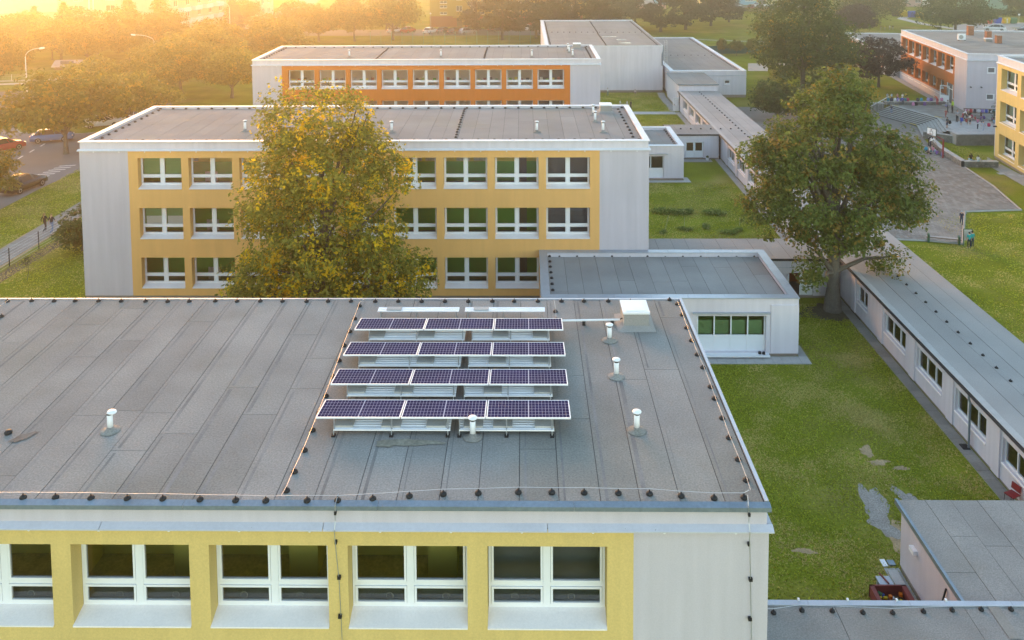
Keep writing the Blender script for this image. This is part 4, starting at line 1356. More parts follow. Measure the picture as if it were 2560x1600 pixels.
for iy in range(26):
    for ix in range(20):
        x, y = 46.6 + ix * .62, 91.6 + iy * .62
        if inside((x, y), terr) and inside((x + .6, y + .6), terr) and x < 54:
            ubox('slab', x, x + .6, y, y + .6, ZT - .05, ZT + .004 * ((ix * 3 + iy) % 3), M_CONC_L if y < 97.5 else M_CONC_PAVE, tp)
poly('lawn', [(43.6, 107.7), (52.6, 107.7), (54.6, 122), (56.0, 134), (40, 140), (38, 118), (41, 110)], .0, M_GRASS, h=ZT + .02)


def stone_wall(label, pts, h, th, seed, z0=0.0, cap=True):
    """a dry stone wall: core with stones standing proud, concrete cap"""
    r_ = random.Random(seed)
    t = tag(empty('stone_wall', (*pts[0], z0)), label, 'wall')
    ox, oy = pts[0]
    n_st = 0
    for i in range(len(pts) - 1):
        a = Vector((pts[i][0] - ox, pts[i][1] - oy))
        c = Vector((pts[i + 1][0] - ox, pts[i + 1][1] - oy))
        d = (c - a)
        L = d.length
        ang = math.atan2(d.y, d.x)
        core = link('core', None, t, (a.x, a.y, 0), (0, 0, ang))
        bb = MB()
        bb.box(0, L, -th / 2, th / 2, 0, h - .06)
        core.data
        bpy.data.objects.remove(core)
        core = bb.build('core', M_SEAM, t, (a.x, a.y, 0), (0, 0, ang))
        if cap:
            k = max(1, round(L / 1.4))
            for q in range(k):
                ubox('cap_stone', L * q / k + .005, L * (q + 1) / k - .005, -th / 2 - .06, th / 2 + .06, h - .06, h, M_CONC_L, core)
        z = .0
        while z < h - .12:
            hh = r_.uniform(.12, .2)
            hh = min(hh, h - .07 - z)
            x = 0
            while x < L - .05:
                w = min(r_.uniform(.18, .42), L - x)
                for sgn in (-1, 1):
                    pr = r_.uniform(.015, .05)
                    y0, y1 = (-th / 2 - pr, -th / 2 + .02) if sgn < 0 else (th / 2 - .02, th / 2 + pr)
                    ubox('stone', x + .012, x + w - .012, y0, y1, z + .012, z + hh - .012, M_STONE, core)
                x += w
            z += hh
    return t


stone_wall('stone retaining wall with concrete cap along the near lawn of the schoolyard', [(44.3, 92.6), (43.35, 88.2), (42.95, 83.0), (46.2, 82.9)], .62, .4, 3)
stone_wall('short stone wing wall at the foot of the stairs', [(44.45, 94.6), (47.0, 92.2)], .85, .45, 4)
stone_wall('low stone wall at the back of the terrace covered with school bags', [(45.4, 107.6), (49, 107.5), (52.9, 107.2)], .42, .4, 5, ZT)
stone_wall('sloping stone side wall beside the handrail left of the stairs', [(43.7, 107.6), (45.4, 107.6)], 1.4, .4, 6)
pbox('terrace_edge', 46.45, 56, 91.3, 91.5, 0, ZT - .02, M_STONE)['kind'] = 'structure'
hr = tag(empty('handrail', (43.6, 107.3, 0)), 'pale handrail sloping along the left side of the stairs', 'handrail')
b = MB(); b.tube([(0, 0, .95), (2.2, .1, 2.15), (2.4, .1, 2.2)], .04, 6); b.build('rail', M_ZINC_W, hr)
for i in range(5):
    b = MB(); b.tube([(.1 + .5 * i, .02 * i, .2 * i + .1), (.1 + .5 * i, .02 * i, 1.0 + .27 * i)], .02, 5); b.build('post', M_STEEL, hr)

# ------------------------------------------------------------------ buildings on the right
ORX, ORY = 53.3, 102.95
LW = 25.6
fx, fy = -.1225, -.9925      # facade runs from north to south
orange = school_block('school_wing', 'two storey rust orange school wing above the terrace on the right', (ORX - fx * LW, ORY - fy * LW, 0), M_ORANGE2,
                      [(7.2, 5.1, range(7)), (3.75, 2.2, range(6))], True, 8.25, 7.45, 4, L=LW, D=21, first=.85, pitch=2.98, W=2.45, n=7, rot=rad(-97.03), rec=.5, frame_h=1.9, inside='C',
                      ends=.55, felt_m=M_FELT, joints=.3, plinth=.9, skirt=2.05)
# south side windows, cameras, chimneys and roof units of that wing (local x south end = LW)
for (yy, z) in ((2.3, 5.9), (2.25, 2.66)):
    ubox('side_window', LW - .02, LW + .03, yy, yy + .95, z, z + .78, M_WHITE, orange)
    ubox('side_pane', LW + .02, LW + .04, yy + .1, yy + .78, z + .18, z + .7, M_IN_DK, orange)
for yy in (.4, 1.6):
    ubox('camera_arm', LW, LW + .35, yy, yy + .09, 4.2, 4.3, M_BLACK, orange)
rf_ = [c for c in orange.children if c.name.startswith('roof')][0]
for (xs, ys, w, d, h) in ((4.4, 7.6, .75, .75, 1.45), (9.2, 8.2, .68, .68, 1.25), (13.3, 7.9, .66, .66, 1.15)):
    c_ = pbox('chimney', xs, xs + w, ys, ys + d, 8.0, 8.0 + h, M_BRICK, rf_)
    ubox('chimney', xs - .05, xs + w + .05, ys - .05, ys + d + .05, 8.0 + h, 8.06 + h, M_CONC, rf_)
ac = tag(empty('air_conditioner', (ORX - fx * 14.2 + .9925 * 4.5, ORY - fy * 14.2 - .1225 * 4.5, 8.11), rad(-7)), 'white outdoor air conditioner on the roof of the orange wing', 'air conditioner')
pbox('casing', -.48, .48, 0, .35, .1, .9, M_WHITE, ac)
b = MB(); b.lathe([(.0, 0), (.28, 0), (.28, .02), (.0, .02)], 18, cap=False); b.build('fan_grille', M_CONC, ac, (-.1, -.0, .5), (rad(90), 0, 0))
for xx in (-.4, .4):
    pbox('foot', xx - .05, xx + .05, -.05, .4, 0, .1, M_BLACK, ac)
rb = tag(empty('roof_box', (ORX - fx * 13.6 + .9925 * 7.6, ORY - fy * 13.6 - .1225 * 7.6, 8.11), rad(-7)), 'low pale lidded box between the chimneys of the orange wing', 'roof box')
pbox('base', -.42, .42, -.3, .3, 0, .36, M_CONC, rb)
pbox('lid', -.47, .47, -.35, .35, .36, .46, M_WHITE, rb)
# open glazed door at the south end of the orange facade
dl = MB()
dl.box(0, .1, 0, .06, 0, 2.1); dl.box(1.05, 1.15, 0, .06, 0, 2.1); dl.box(.1, 1.05, 0, .06, 2.0, 2.1); dl.box(.1, 1.05, 0, .06, 0, .85)
dl.face([(.1, .03, .85), (1.05, .03, .85), (1.05, .03, 2.0), (.1, .03, 2.0)], 1)
dl.build('door_leaf', [M_WHITE, M_GLASS], orange, (LW - 6.0, -.95, ZT + .1), (0, 0, rad(52)))
ubox('doorway', LW - 6.1, LW - 4.2, -.012, .05, ZT + .1, 3.75, M_IN_DK, orange)
ubox('doorframe', LW - 6.15, LW - 6.05, -.05, .02, ZT + .1, 3.75, M_WHITE, orange)
ubox('doorframe', LW - 4.25, LW - 4.15, -.05, .02, ZT + .1, 3.75, M_WHITE, orange)
ubox('doorframe', LW - 6.05, LW - 4.25, -.05, .02, 3.05, 3.15, M_WHITE, orange)
ubox('door_step', LW - 6.6, LW - 3.4, -1.4, 0, ZT - .1, ZT + .12, M_CONC_L, orange)
poly('pavement', [(52.3, 107.6), (53.2, 107.4), (56.1, 130), (55.2, 131)], ZT + .03, M_CONC)

# lower orange wing behind it
owing = school_block('school_wing', 'lower orange wing half hidden by the purple tree', (58.0, 155.5, 0), M_ORANGE2, [(3.6, 2.0, range(7))], True, 4.6, 4.0, 5, L=26, D=14, first=1.0, pitch=3.4, W=2.5, n=7,
                     rot=rad(-97), rec=.3, frame_h=1.45, inside='C', felt_m=M_FELT, joints=0, plinth=.3)

yel = school_block('school_block', 'tall lemon yellow school block cut by the right edge of the photo', (47.77, 86.42, 0), M_YEL_A,
                   [(9.35, 7.2, range(4)), (6.05, 3.95, range(4)), (2.75, .7, range(4))], True, 10.5, 9.75, 6, L=16, D=22, first=1.05, pitch=4.3, W=3.55, n=4, rot=rad(-96.6), rec=.55, frame_h=2.0,
                   inside='B', felt_m=M_FELT, joints=0, plinth=.25, ends=.9)
for (xx, ztp) in ((1.05, 9.35), (1.05, 6.05), (1.05, 2.75), (5.35, 6.05), (5.35, 2.75)):
    for q in range(2):
        ubox('roller_blind', xx + .2 + q * 1.75, xx + 1.6 + q * 1.75, .75, .77, ztp - 1.3, ztp - .05, mat('pale_green_blind', (.42, .52, .42), .8), yel)
ubox('camera_arm', .3, .42, -.3, 0, 3.25, 3.37, M_BLACK, yel)
poly('pavement', [(45.6, 83.6), (47.2, 86.6), (46.9, 79), (45.5, 70), (44.7, 70)], .012, M_CONC)
for i in range(3):
    ubox('slab', 45.0 + i * .75, 45.6 + i * .75, 80.3 - .4 * i, 80.9 - .4 * i, 0, .03, M_CONC_L, pl)

# ------------------------------------------------------------------ trees and shrubs
M_BARK = mat('bark', (.12, .105, .085), .95, .25, 3, .25, 16, 0, .5, 20)
M_BARK_D = mat('bark_dark', (.055, .045, .035), .95, .25, 3, .25, 16)
L_LIME = leafmat('leaf_lime_tree', (.16, .17, .018), (.42, .38, .07), (.85, .56, .02), alt=.15, altscale=.75, transl=.5, var=.0)
L_MAPLE = leafmat('leaf_maple', (.085, .125, .025), (.23, .27, .065), (.33, .23, .05), alt=.13, altscale=.8, transl=.5, var=.0)
L_GREEN = leafmat('leaf_green', (.055, .09, .02), (.13, .17, .038), (.36, .25, .02), alt=.06, altscale=.5, transl=.45)
L_OLIVE = leafmat('leaf_olive', (.12, .135, .02), (.26, .25, .045), (.40, .27, .03), alt=.12, altscale=.4, transl=.5)
L_DARK = leafmat('leaf_dark_green', (.045, .08, .022), (.10, .15, .04), (.1, .1, .03), alt=.05, transl=.35)
L_PINE = leafmat('needle_pine', (.016, .034, .013), (.042, .065, .022), (.07, .06, .025), alt=.08, transl=.12)
L_SPRUCE = leafmat('needle_spruce', (.05, .075, .045), (.10, .125, .075), (.05, .07, .04), alt=.05, transl=.12)
L_PURPLE = leafmat('leaf_purple', (.018, .010, .014), (.048, .022, .030), (.06, .03, .025), alt=.1, transl=.15)


def leaf_object(name, P, Nn, S, m, rng, parent=None, aspect=.62):
    n = len(P)
    R_ = rng.normal(size=(n, 3))
    T = np.cross(Nn, R_)
    T /= np.linalg.norm(T, axis=1, keepdims=True) + 1e-9
    B = np.cross(Nn, T)
    S = S[:, None]
    V = np.empty((n, 4, 3))
    V[:, 0] = P - T * S * .5
    V[:, 1] = P - B * S * .5 * aspect + T * S * .05
    V[:, 2] = P + T * S * .5 - Nn * S * .12
    V[:, 3] = P + B * S * .5 * aspect + T * S * .05
    me = bpy.data.meshes.new(name)
    me.vertices.add(n * 4)
    me.vertices.foreach_set('co', V.reshape(-1).astype(np.float32))
    me.loops.add(n * 4)
    me.loops.foreach_set('vertex_index', np.arange(n * 4, dtype=np.int32))
    me.polygons.add(n)
    me.polygons.foreach_set('loop_start', np.arange(0, n * 4, 4, dtype=np.int32))
    me.polygons.foreach_set('loop_total', np.full(n, 4, dtype=np.int32))
    me.materials.append(m)
    me.update(calc_edges=True)
    return link(name, me, parent)


def crown_cloud(blobs, nclump, per, crad, lsize, rng, shell=.5, flat=.62, up=.55):
    """leaves gathered in clumps through and over the blobs"""
    bl = np.array(blobs, float)
    wgt = (bl[:, 3] * bl[:, 4] + bl[:, 3] * bl[:, 5] + bl[:, 4] * bl[:, 5])
    wgt /= wgt.sum()
    idx = rng.choice(len(bl), nclump, p=wgt)
    d = rng.normal(size=(nclump, 3))
    d /= np.linalg.norm(d, axis=1, keepdims=True)
    d[:, 2] = np.where(d[:, 2] < -.3, d[:, 2] * rng.uniform(.3, 1, nclump), d[:, 2])
    rr = shell + (1 - shell) * rng.uniform(0, 1, nclump) ** .55
    rr *= rng.uniform(.86, 1.08, nclump)
    C = bl[idx, :3] + d * bl[idx, 3:6] * rr[:, None]
    cs = crad * rng.uniform(.55, 1.35, nclump)
    off = rng.normal(size=(nclump, per, 3))
    off *= (np.minimum(1.6, 1 / (np.abs(off).max(axis=2, keepdims=True) + .25)) * .9)
    off = off * cs[:, None, None]
    off[:, :, 2] *= flat
    # clumps droop outwards
    P = C[:, None, :] + off
    hd = np.sqrt((off[:, :, :2] ** 2).sum(2))
    P[:, :, 2] -= hd * .25
    Nn = d[:, None, :] * .55 + np.array([0, 0, up]) + rng.normal(size=(nclump, per, 3)) * .45
    P = P.reshape(-1, 3)
    Nn = Nn.reshape(-1, 3)
    Nn /= np.linalg.norm(Nn, axis=1, keepdims=True) + 1e-9
    S = lsize * rng.uniform(.45, 1.35, len(P)) * np.repeat(rng.uniform(.75, 1.25, nclump), per)
    return P, Nn, S, C


def trunk_mesh(parent, h, r, limbs, m, lean=(0, 0), name='trunk', n=9):
    b = MB()
    pts = []
    for i in range(7):
        f = i / 6
        pts.append((lean[0] * f + .08 * math.sin(3 * f + r), lean[1] * f + .07 * math.sin(4 * f), h * f))
    b.tube(pts, [r * (1.35 if i == 0 else 1.0 - .7 * i / 6) for i in range(7)], n)
    tr = b.build(name, m, parent, smooth=True)
    for L_ in limbs:
        p0, p1, r0 = L_
        p0, p1 = Vector(p0), Vector(p1)
        mid = (p0 + p1) / 2 + Vector((0, 0, (p1 - p0).length * .09))
        q = MB()
        q.tube([p0, (p0 * 2 + mid) / 3, mid, (mid + p1) / 2 + Vector((.1, -.08, 0)), p1], [r0, r0 * .85, r0 * .62, r0 * .4, r0 * .15], 6)
        q.build('limb', m, tr, smooth=True)
    return tr


def tree(name, label, loc, blobs, nclump, per, crad, lsize, lm, seed, h, r, nl=10, bark=None, group=None, shell=.5, flat=.62, up=.55, hmin=.3):
    rng = np.random.default_rng(seed)
    t = tag(empty(name, loc), label, 'tree', group)
    P, Nn, S, C = crown_cloud(blobs, nclump, per, crad, lsize, rng, shell, flat, up)
    keep = P[:, 2] > .05
    leaf_object('crown', P[keep], Nn[keep], S[keep], lm, rng, t)
    limbs = []
    for c in C[rng.choice(len(C), min(nl, len(C)), replace=False)]:
        z0 = min(max(c[2] * rng.uniform(.35, .6), h * hmin), h * .95)
        limbs.append(((0, 0, z0), tuple(c), r * .42))
    trunk_mesh(t, h, r, limbs, bark or M_BARK)
    return t


# yellowing lime tree in front of the middle block
tree('lime_tree', 'tall yellowing lime tree in front of the middle yellow block', (-11.0, 45.2, 0),
     [(-.3, 0, 13.0, 3.3, 3.1, 2.5), (.1, 0, 10.6, 3.9, 3.6, 2.9), (3.5, -.3, 10.2, 1.55, 1.7, 1.35), (2.5, .2, 11.4, 1.6, 1.8, 1.3), (-2.3, -.4, 9.0, 2.1, 2.4, 2.6), (.1, 0, 7.0, 4.6, 4.2, 2.8), (.3, 0, 4.6, 5.4, 4.7, 2.6),
      (2.7, -.2, 3.4, 2.9, 3.2, 1.9), (-2.8, -.2, 3.2, 2.6, 3.2, 1.8), (5.0, 0, 4.8, 1.0, 1.1, 1.0)],
     1500, 44, .62, .20, L_LIME, 3, 12.5, .34, 22, shell=.55)
# maple beside the corridor
tree('maple_tree', 'big green maple tree in the corner beside the long corridor', (18.75, 51.1, 0),
     [(.5, .3, 13.7, 1.7, 1.7, 1.3), (-.2, .3, 12.3, 2.6, 2.4, 2.0), (-.2, .3, 9.8, 4.4, 4.0, 2.7), (-3.0, .2, 9.3, 2.0, 2.4, 2.3), (3.1, .2, 9.2, 2.2, 2.4, 2.4), (-.1, .3, 7.0, 4.6, 4.2, 2.3), (-3.9, .1, 6.6, 1.7, 2.2, 2.0), (4.1, 0, 6.9, 1.6, 2.1, 2.0),
      (0, .2, 5.0, 3.0, 2.8, 1.6), (-1.85, -1.3, 3.0, .75, .7, 1.25), (2.95, -.9, 3.4, 1.0, 1.0, 1.6), (-4.6, .3, 9.7, 1.0, 1.1, .9)],
     1250, 44, .60, .22, L_MAPLE, 5, 9.5, .42, 26, shell=.5, hmin=.25)
# trees behind the maple
tree('tall_tree', 'tall dark green tree rising behind the maple', (38.0, 116.5, 0),
     [(0, 0, 15.5, 5.0, 4.8, 4.2), (-1, 0, 11, 6.4, 6, 4.5), (1.5, 0, 8.0, 6.6, 6, 4.2), (-3.5, 0, 7.0, 3.5, 4, 3), (4.5, 0, 6.5, 3.6, 4, 3.0), (.5, 0, 4.6, 5, 4.6, 2.2)],
     1000, 34, .95, .36, L_GREEN, 8, 13, .38, 18, shell=.45)
tree('bushy_tree', 'small blue green bushy tree at the foot of the tall tree', (30.9, 103.5, 0), [(0, 0, 3.4, 3.3, 3.2, 2.3), (1.2, 0, 2.4, 3.2, 3, 2.0), (-1.8, 0, 2.2, 1.8, 2, 1.5)], 300, 32, .6, .28, L_DARK, 9, 4, .16, 8, shell=.4)
tree('bushy_tree', 'dark bushy tree between the tall tree and the stairs', (41.5, 112.8, 0), [(0, 0, 3.3, 2.4, 2.4, 2.2), (-2, 0, 2.6, 2.4, 2.4, 1.9)], 220, 30, .6, .28, L_DARK, 10, 3.6, .15, 8, shell=.4)
tree('purple_tree', 'purple leaved plum tree in front of the orange wing', (49.6, 119.5, ZT), [(0, 0, 5.6, 3.4, 3.2, 1.7), (-2.2, 0, 4.3, 2.4, 2.6, 1.5), (2.3, -.3, 3.7, 2.5, 2.4, 1.4), (.2, -.3, 3.0, 2.7, 2.6, 1.3), (-1.5, 0, 2.2, 1.6, 1.8, 1.0)], 380, 32, .55, .30, L_PURPLE, 12, 4.5, .2, 12, M_BARK_D, shell=.45)

# tree kinds of the background: one of each is built, the rest are copies
def place(src, label, loc, s, rz, group=None, cat='tree'):
    c = copy_tree(src)
    c.location = loc
    c.scale = s if isinstance(s, tuple) else (s, s, s)
    c.rotation_euler = (0, 0, rz)
    tag(c, label, cat, group)
    return c


def kind(fn):
    return fn


decA = tree('leafy_tree', 'broad olive green tree left of the orange block', (-41.4, 119.1, 0), [(0, 0, 5.2, 4.2, 4, 2.1), (-2.6, .4, 4.0, 3, 3, 1.8), (2.6, 0, 3.9, 3.0, 3, 1.8), (0, .2, 3.4, 4.0, 4, 1.6)], 420, 30, .7, .33, L_OLIVE, 20, 4.6, .22, 12, shell=.4)
decB = tree('leafy_tree', 'loose tree with a forked crown at the corner of the grass island', (-54.2, 105.0, 0), [(0, 0, 4.6, 3.0, 3, 1.6), (-2.8, .6, 3.6, 2.6, 2.6, 1.5), (2.6, -.4, 3.7, 2.4, 2.6, 1.5), (.4, .3, 2.8, 2.6, 2.6, 1.1)], 330, 30, .62, .32, L_OLIVE, 21, 4.0, .16, 14, shell=.3)
place(decB, 'olive green tree shading the parked cars beside the left street', (-48.6, 88.5, 0), (1.5, 1.5, 1.5), 1.2)
place(decB, 'small tree at the left edge of the photo beside the black car', (-45.4, 70.2, 0), (.85, .85, .85), 2.4)
place(decB, 'tree standing over the left street next to the lamp post', (-77.6, 123.8, 0), (.9, .9, 1.45), 4.0)
place(decA, 'leafy tree between the street and the orange block', (-50.0, 122.5, 0), (1.25, 1.25, 1.15), 2.0)
place(decA, 'tree growing beside the far parking bays', (-54.5, 141.5, 0), (1.35, 1.35, 1.1), 3.6)
place(decB, 'slender tree on the grass island behind the forked one', (-58.5, 113.5, 0), (1.1, 1.1, 1.1), 5.0)
place(decA, 'broad tree over the parking bays left of the orange block', (-50.5, 110.5, 0), (1.0, 1.0, .95), 1.1)
place(decB, 'tree hiding the cars between the middle block and the grass island', (-47.0, 99.5, 0), (1.2, 1.2, 1.15), 3.4)
place(decA, 'bushy tree farther along the parking bays', (-57.0, 130.5, 0), (.95, .95, .9), 4.8)
place(decA, 'dense tree beside the street before the far lamp', (-57.5, 157, 0), (1.2, 1.2, 1.05), .2)
place(decA, 'dense tree on the lawn behind the orange block', (-44.0, 150, 0), (1.25, 1.25, 1.0), 2.9)
place(decB, 'loose tree on the lawn left of the ball fence', (-48.5, 163, 0), (1.3, 1.3, 1.15), 4.4)
bk = 'garden trees behind the curved fence'
for (x, y, s, sz, rz, l) in ((-91, 144, .9, .95, 2.2, 'rounded garden tree near the left end of the curved fence'), (-83.5, 152, 1.2, 1.15, 3.9, 'broad garden tree left of the garden shed'), (-76, 162, 1.3, 1.3, .7, 'big garden tree in front of the cream flats'), (-69.5, 164, 1.1, 1.2, 5.1, 'garden tree below the tall broad conifer'), (-90.5, 172, 1.2, 1.2, 1.9, 'garden tree in front of the golden conifer'), (-100, 165, 1.2, 1.1, 2.8, 'garden tree in front of the bungalow'), (-104, 178, 1.1, 1.0, .2, 'garden tree right of the bungalow')):
    place(decA, l, (x, y, 0), (s, s, sz), rz, bk)
for i, (x, y, s, sz, rz, l) in enumerate(((-87.6, 156.2, 1.05, 1.05, .3, 'round garden tree behind the curved fence, left of the lamp head'), (-78, 150.5, 1.0, .95, 1.5, 'spreading garden tree behind the white sign on the fence'),
                                          (-71.5, 153, 1.05, 1.1, 2.6, 'spreading garden tree behind the bend of the fence'), (-67.5, 149.5, .6, .55, 3.3, 'low yellow green bush behind the bend of the fence'),
                                          (-82.5, 163, 1.1, 1.1, 4.4, 'garden tree behind the spreading ones'), (-95, 150, .95, 1.0, 5.5, 'garden tree at the left end of the curved fence'))):
    place(decA if i % 2 else decB, l, (x, y, 0), (s, s, sz), rz, bk)
for i, (x, y, s, sz, rz, l) in enumerate(((-49.3, 176.6, 1.0, 1.0, .5, 'olive tree behind the left end of the orange block'), (-44, 181.5, 1.15, 1.05, 1.9, 'olive tree with a visible trunk behind the orange block'),
                                          (-36.3, 181.5, 1.25, 1.3, 3.1, 'larger yellow green tree behind the orange block'), (-28.5, 184.0, 1.35, 1.5, 4.2, 'tall yellow green tree left of the mustard flats'), (-57, 186, 1.0, .95, 5.6, 'tree beside the far end of the street'),
                                          (-52, 196, 1.2, 1.1, .9, 'tree behind the row of street trees'), (-41, 197, 1.3, 1.4, 2.2, 'tall tree behind the yellow green ones'), (-72, 218, 1.0, .9, 1.1, 'tree along the far street'), (-33, 203, 1.3, 1.5, 5.0, 'tall tree close to the left end of the mustard flats'))):
    place(decA if i % 2 else decB, l, (x, y, 0), (s, s, sz), rz, 'trees behind the orange block')


def conifer(name, label, loc, h, rad_, seed, lm, layered=True, n=260, per=26, ls=.3, bark=M_BARK_D):
    rng = np.random.default_rng(seed)
    t = tag(empty(name, loc), label, 'tree')
    z = h * (.08 + .92 * rng.uniform(0, 1, n) ** 1.25)
    rmax = rad_ * (1 - (z / h)) ** .8 + .12
    a = rng.uniform(0, 2 * np.pi, n)
    rr = rmax * rng.uniform(.45, 1.05, n)
    C = np.stack([rr * np.cos(a), rr * np.sin(a), z - rr * .22], 1)
    d = np.stack([np.cos(a), np.sin(a), np.full(n, -.25)], 1)
    u = rng.uniform(-1, .35, (n, per))
    ln = np.maximum(.5, rmax * .5)
    P = C[:, None, :] + d[:, None, :] * (u * ln[:, None])[:, :, None] + rng.normal(size=(n, per, 3)) * np.array([.22, .22, .12])
    Nn = np.array([0, 0, .8]) + d[:, None, :] * .35 + rng.normal(size=(n, per, 3)) * .4
    P, Nn = P.reshape(-1, 3), Nn.reshape(-1, 3)
    Nn /= np.linalg.norm(Nn, axis=1, keepdims=True)
    P[:, 2] = np.maximum(P[:, 2], .1)
    leaf_object('crown', P, Nn, ls * rng.uniform(.7, 1.4, len(P)), lm, rng, t, .45)
    trunk_mesh(t, h * .95, max(.1, h * .018), [], bark)
    return t


def pine(name, label, loc, h, rad_, seed, lm=None):
    rng = np.random.default_rng(seed)
    bl = []
    for i in range(16):
        f = rng.uniform(.16, 1)
        a = rng.uniform(0, 6.28)
        k = rad_ * (1.0 - .55 * max(0, f - .5) * 2) * rng.uniform(.2, .75)
        bl.append((k * math.cos(a), k * math.sin(a), h * f, rad_ * rng.uniform(.35, .5), rad_ * rng.uniform(.35, .5), h * rng.uniform(.07, .12)))
    bl.append((0, 0, h * .93, rad_ * .45, rad_ * .45, h * .12))
    return tree(name, label, loc, bl, 560, 34, .72, .46, lm or L_PINE, seed, h, .26, 14, M_BARK_D, shell=.35, flat=.5, up=.75)


pinA = pine('pine_tree', 'dark pine standing in front of the mustard flats', (-4.8, 183, 0), 13.5, 6.6, 30)
pinB = pine('pine_tree', 'dark pine left of the pale spruce', (11.0, 184, 0), 13.5, 6.2, 31)
spr = conifer('spruce_tree', 'pale drooping spruce behind the sports hall roof', (20.6, 181.0, 0), 14.5, 5.6, 32, L_SPRUCE, n=520)
for (x, y, s, rz, l, src) in ((15.6, 178, .95, 5.0, 'dark pine right in front of the hall back wall', pinB), (6.4, 176.5, .9, 1.3, 'dark pine above the left half of the hall roof', pinA), (2.6, 186, 1.0, 2.1, 'dark pine behind the left corner of the sports hall', pinB), (16.5, 199, 1.05, 4.1, 'dark pine behind the pale spruce', pinA), (31.5, 197, 1.1, .8, 'dark pine right of the pale spruce', pinB), (38.0, 201, 1.15, 3.3, 'dark pine with a bare trunk above the sloping lawn', pinA),
                              (45.5, 208.5, 1.05, 5.2, 'rightmost dark pine on the sloping lawn', pinB), (-11, 196, .9, 1.0, 'dark pine partly hiding the balconies of the mustard flats', pinB), (52, 217, .8, 2.7, 'dark pine at the top edge beside the car park', pinA), (8, 205, 1.1, .4, 'dark pine in the back row behind the hall', pinA), (26.8, 206, .8, 2.4, 'dark evergreen right behind the spruce', pinA)):
    place(src, l, (x, y, 0), s, rz, 'pines behind the sports hall')
colu = conifer('conifer', 'tall golden conifer in front of the cream flats', (-86.6, 185.7, 0), 10.5, 3.6, 33, L_OLIVE, n=300, ls=.36)
place(colu, 'tall broad conifer beside the balconies of the cream flats', (-74.0, 172.5, 0), (1.15, 1.15, 1.25), 1.0)
place(colu, 'conifer at the left of the cream flats', (-97.4, 179, 0), (1.0, 1.0, .85), 2.2)
bsp = conifer('spruce_tree', 'bluish spruce behind the garden trees at the left', (-108, 186.5, 0), 7.4, 2.8, 34, L_SPRUCE, n=200)
place(bsp, 'bluish spruce in front of the balconies', (-66.5, 196, 0), (1.0, 1.0, .9), 1.0)
place(bsp, 'bluish spruce in the garden beside the street', (-70.0, 203, 0), (1.1, 1.1, 1.05), 2.0)
place(bsp, 'small pointed spruce beside the yellow block on the terrace', (54.6, 97.2, ZT), (.52, .52, .62), .6)
place(bsp, 'smaller spruce at the corner of the terrace', (54.2, 94.5, ZT), (.45, .45, .45), 2.6)
# far right trees
wil = tree('willow_tree', 'drooping willow in the grass beyond the orange wing', (83.5, 207, 0), [(0, 0, 8.0, 6.5, 6, 3.0), (-5, 0, 6.0, 4.5, 4, 3.4), (5, 0, 5.5, 4, 4, 3.6), (0, -2, 5.0, 5.5, 4, 3)], 420, 28, .9, .42, L_GREEN, 40, 8, .34, 12, shell=.4, flat=1.6, up=.1)
rnd_ = tree('round_tree', 'dense round tree behind the chimneys of the orange wing', (95.5, 190, 0), [(0, 0, 6.4, 6.6, 6, 4.0), (-4, 0, 4.4, 4.5, 4.4, 3.2), (4.4, 0, 4.8, 4.4, 4.4, 3.4)], 480, 28, .95, .44, L_DARK, 41, 7, .34, 8, shell=.5)
place(rnd_, 'round tree at the top right corner', (133.5, 231, 0), .85, 1.4)
place(rnd_, 'round tree between the pink house and the mint house', (127, 250, 0), .7, 3.0)
place(decA, 'dark plum tree beyond the far lawn', (71, 184, 0), (1.0, 1.0, 1.05), 2.2)
for o in list(bpy.data.objects):
    if o.get('label') == 'dark plum tree beyond the far lawn':
        for ch in o.children:
            if ch.type == 'MESH' and ch.name.startswith('crown'):
                ch.data = ch.data.copy()
                ch.data.materials.clear()
                ch.data.materials.append(L_PURPLE)
            elif ch.type == 'MESH' and ch.name.startswith('trunk'):
                ch.data = ch.data.copy(); ch.data.materials.clear(); ch.data.materials.append(M_BARK_D)
for i, (x, y, l) in enumerate(((39.3, 158.1, 'young tree in front of the green fence, middle one'), (37.1, 160.0, 'young tree in front of the green fence, left one'), (42.5, 159.6, 'young tree in front of the green fence, right one'))):
    place(decB, l, (x, y, 0), (.3, .3, .52), i * 2.0, 'young trees by the green fence')
# shrubs
shr = tree('shrub', 'dark evergreen shrub against the left corner of the middle block', (-32.6, 60.9, 0), [(0, 0, 2.0, 1.5, 1.5, 1.5), (-.4, .2, 1.2, 1.5, 1.4, 1.1), (.6, 0, 1.2, 1.2, 1.4, 1.1)], 200, 26, .38, .2, L_DARK, 50, 2.4, .06, 6, shell=.45)
shr['category'] = 'shrub'
plants = [(11.4, 69.2, .9, 'bushy vegetable bed in the lawn, left part'), (13.0, 69.0, 1.0, 'bushy vegetable bed in the lawn, middle part'), (15.6, 69.0, 1.0, 'bushy vegetable bed in the lawn, right part'),
          (10.6, 64.6, .5, 'small pale leaved plant beside the leaning stick'), (12.4, 65.2, .62, 'low squash plant behind the upright stick'), (14.2, 65.8, .6, 'low squash plant in the middle of the bed'), (15.6, 64.5, .62, 'pale leaved plant at the front of the bed'), (16.4, 65.0, .55, 'pale leaved plant at the right end of the bed')]
pl0 = tree('garden_plant', plants[0][3], (plants[0][0], plants[0][1], 0), [(0, 0, .25, 1.0, .5, .28)], 60, 16, .2, .13, leafmat('leaf_vegetable', (.12, .19, .03), (.28, .34, .08), (.5, .48, .2), alt=.12, altscale=2.5), 60, .3, .02, 0)
pl0['category'] = 'plant'; pl0['group'] = 'vegetable bed'
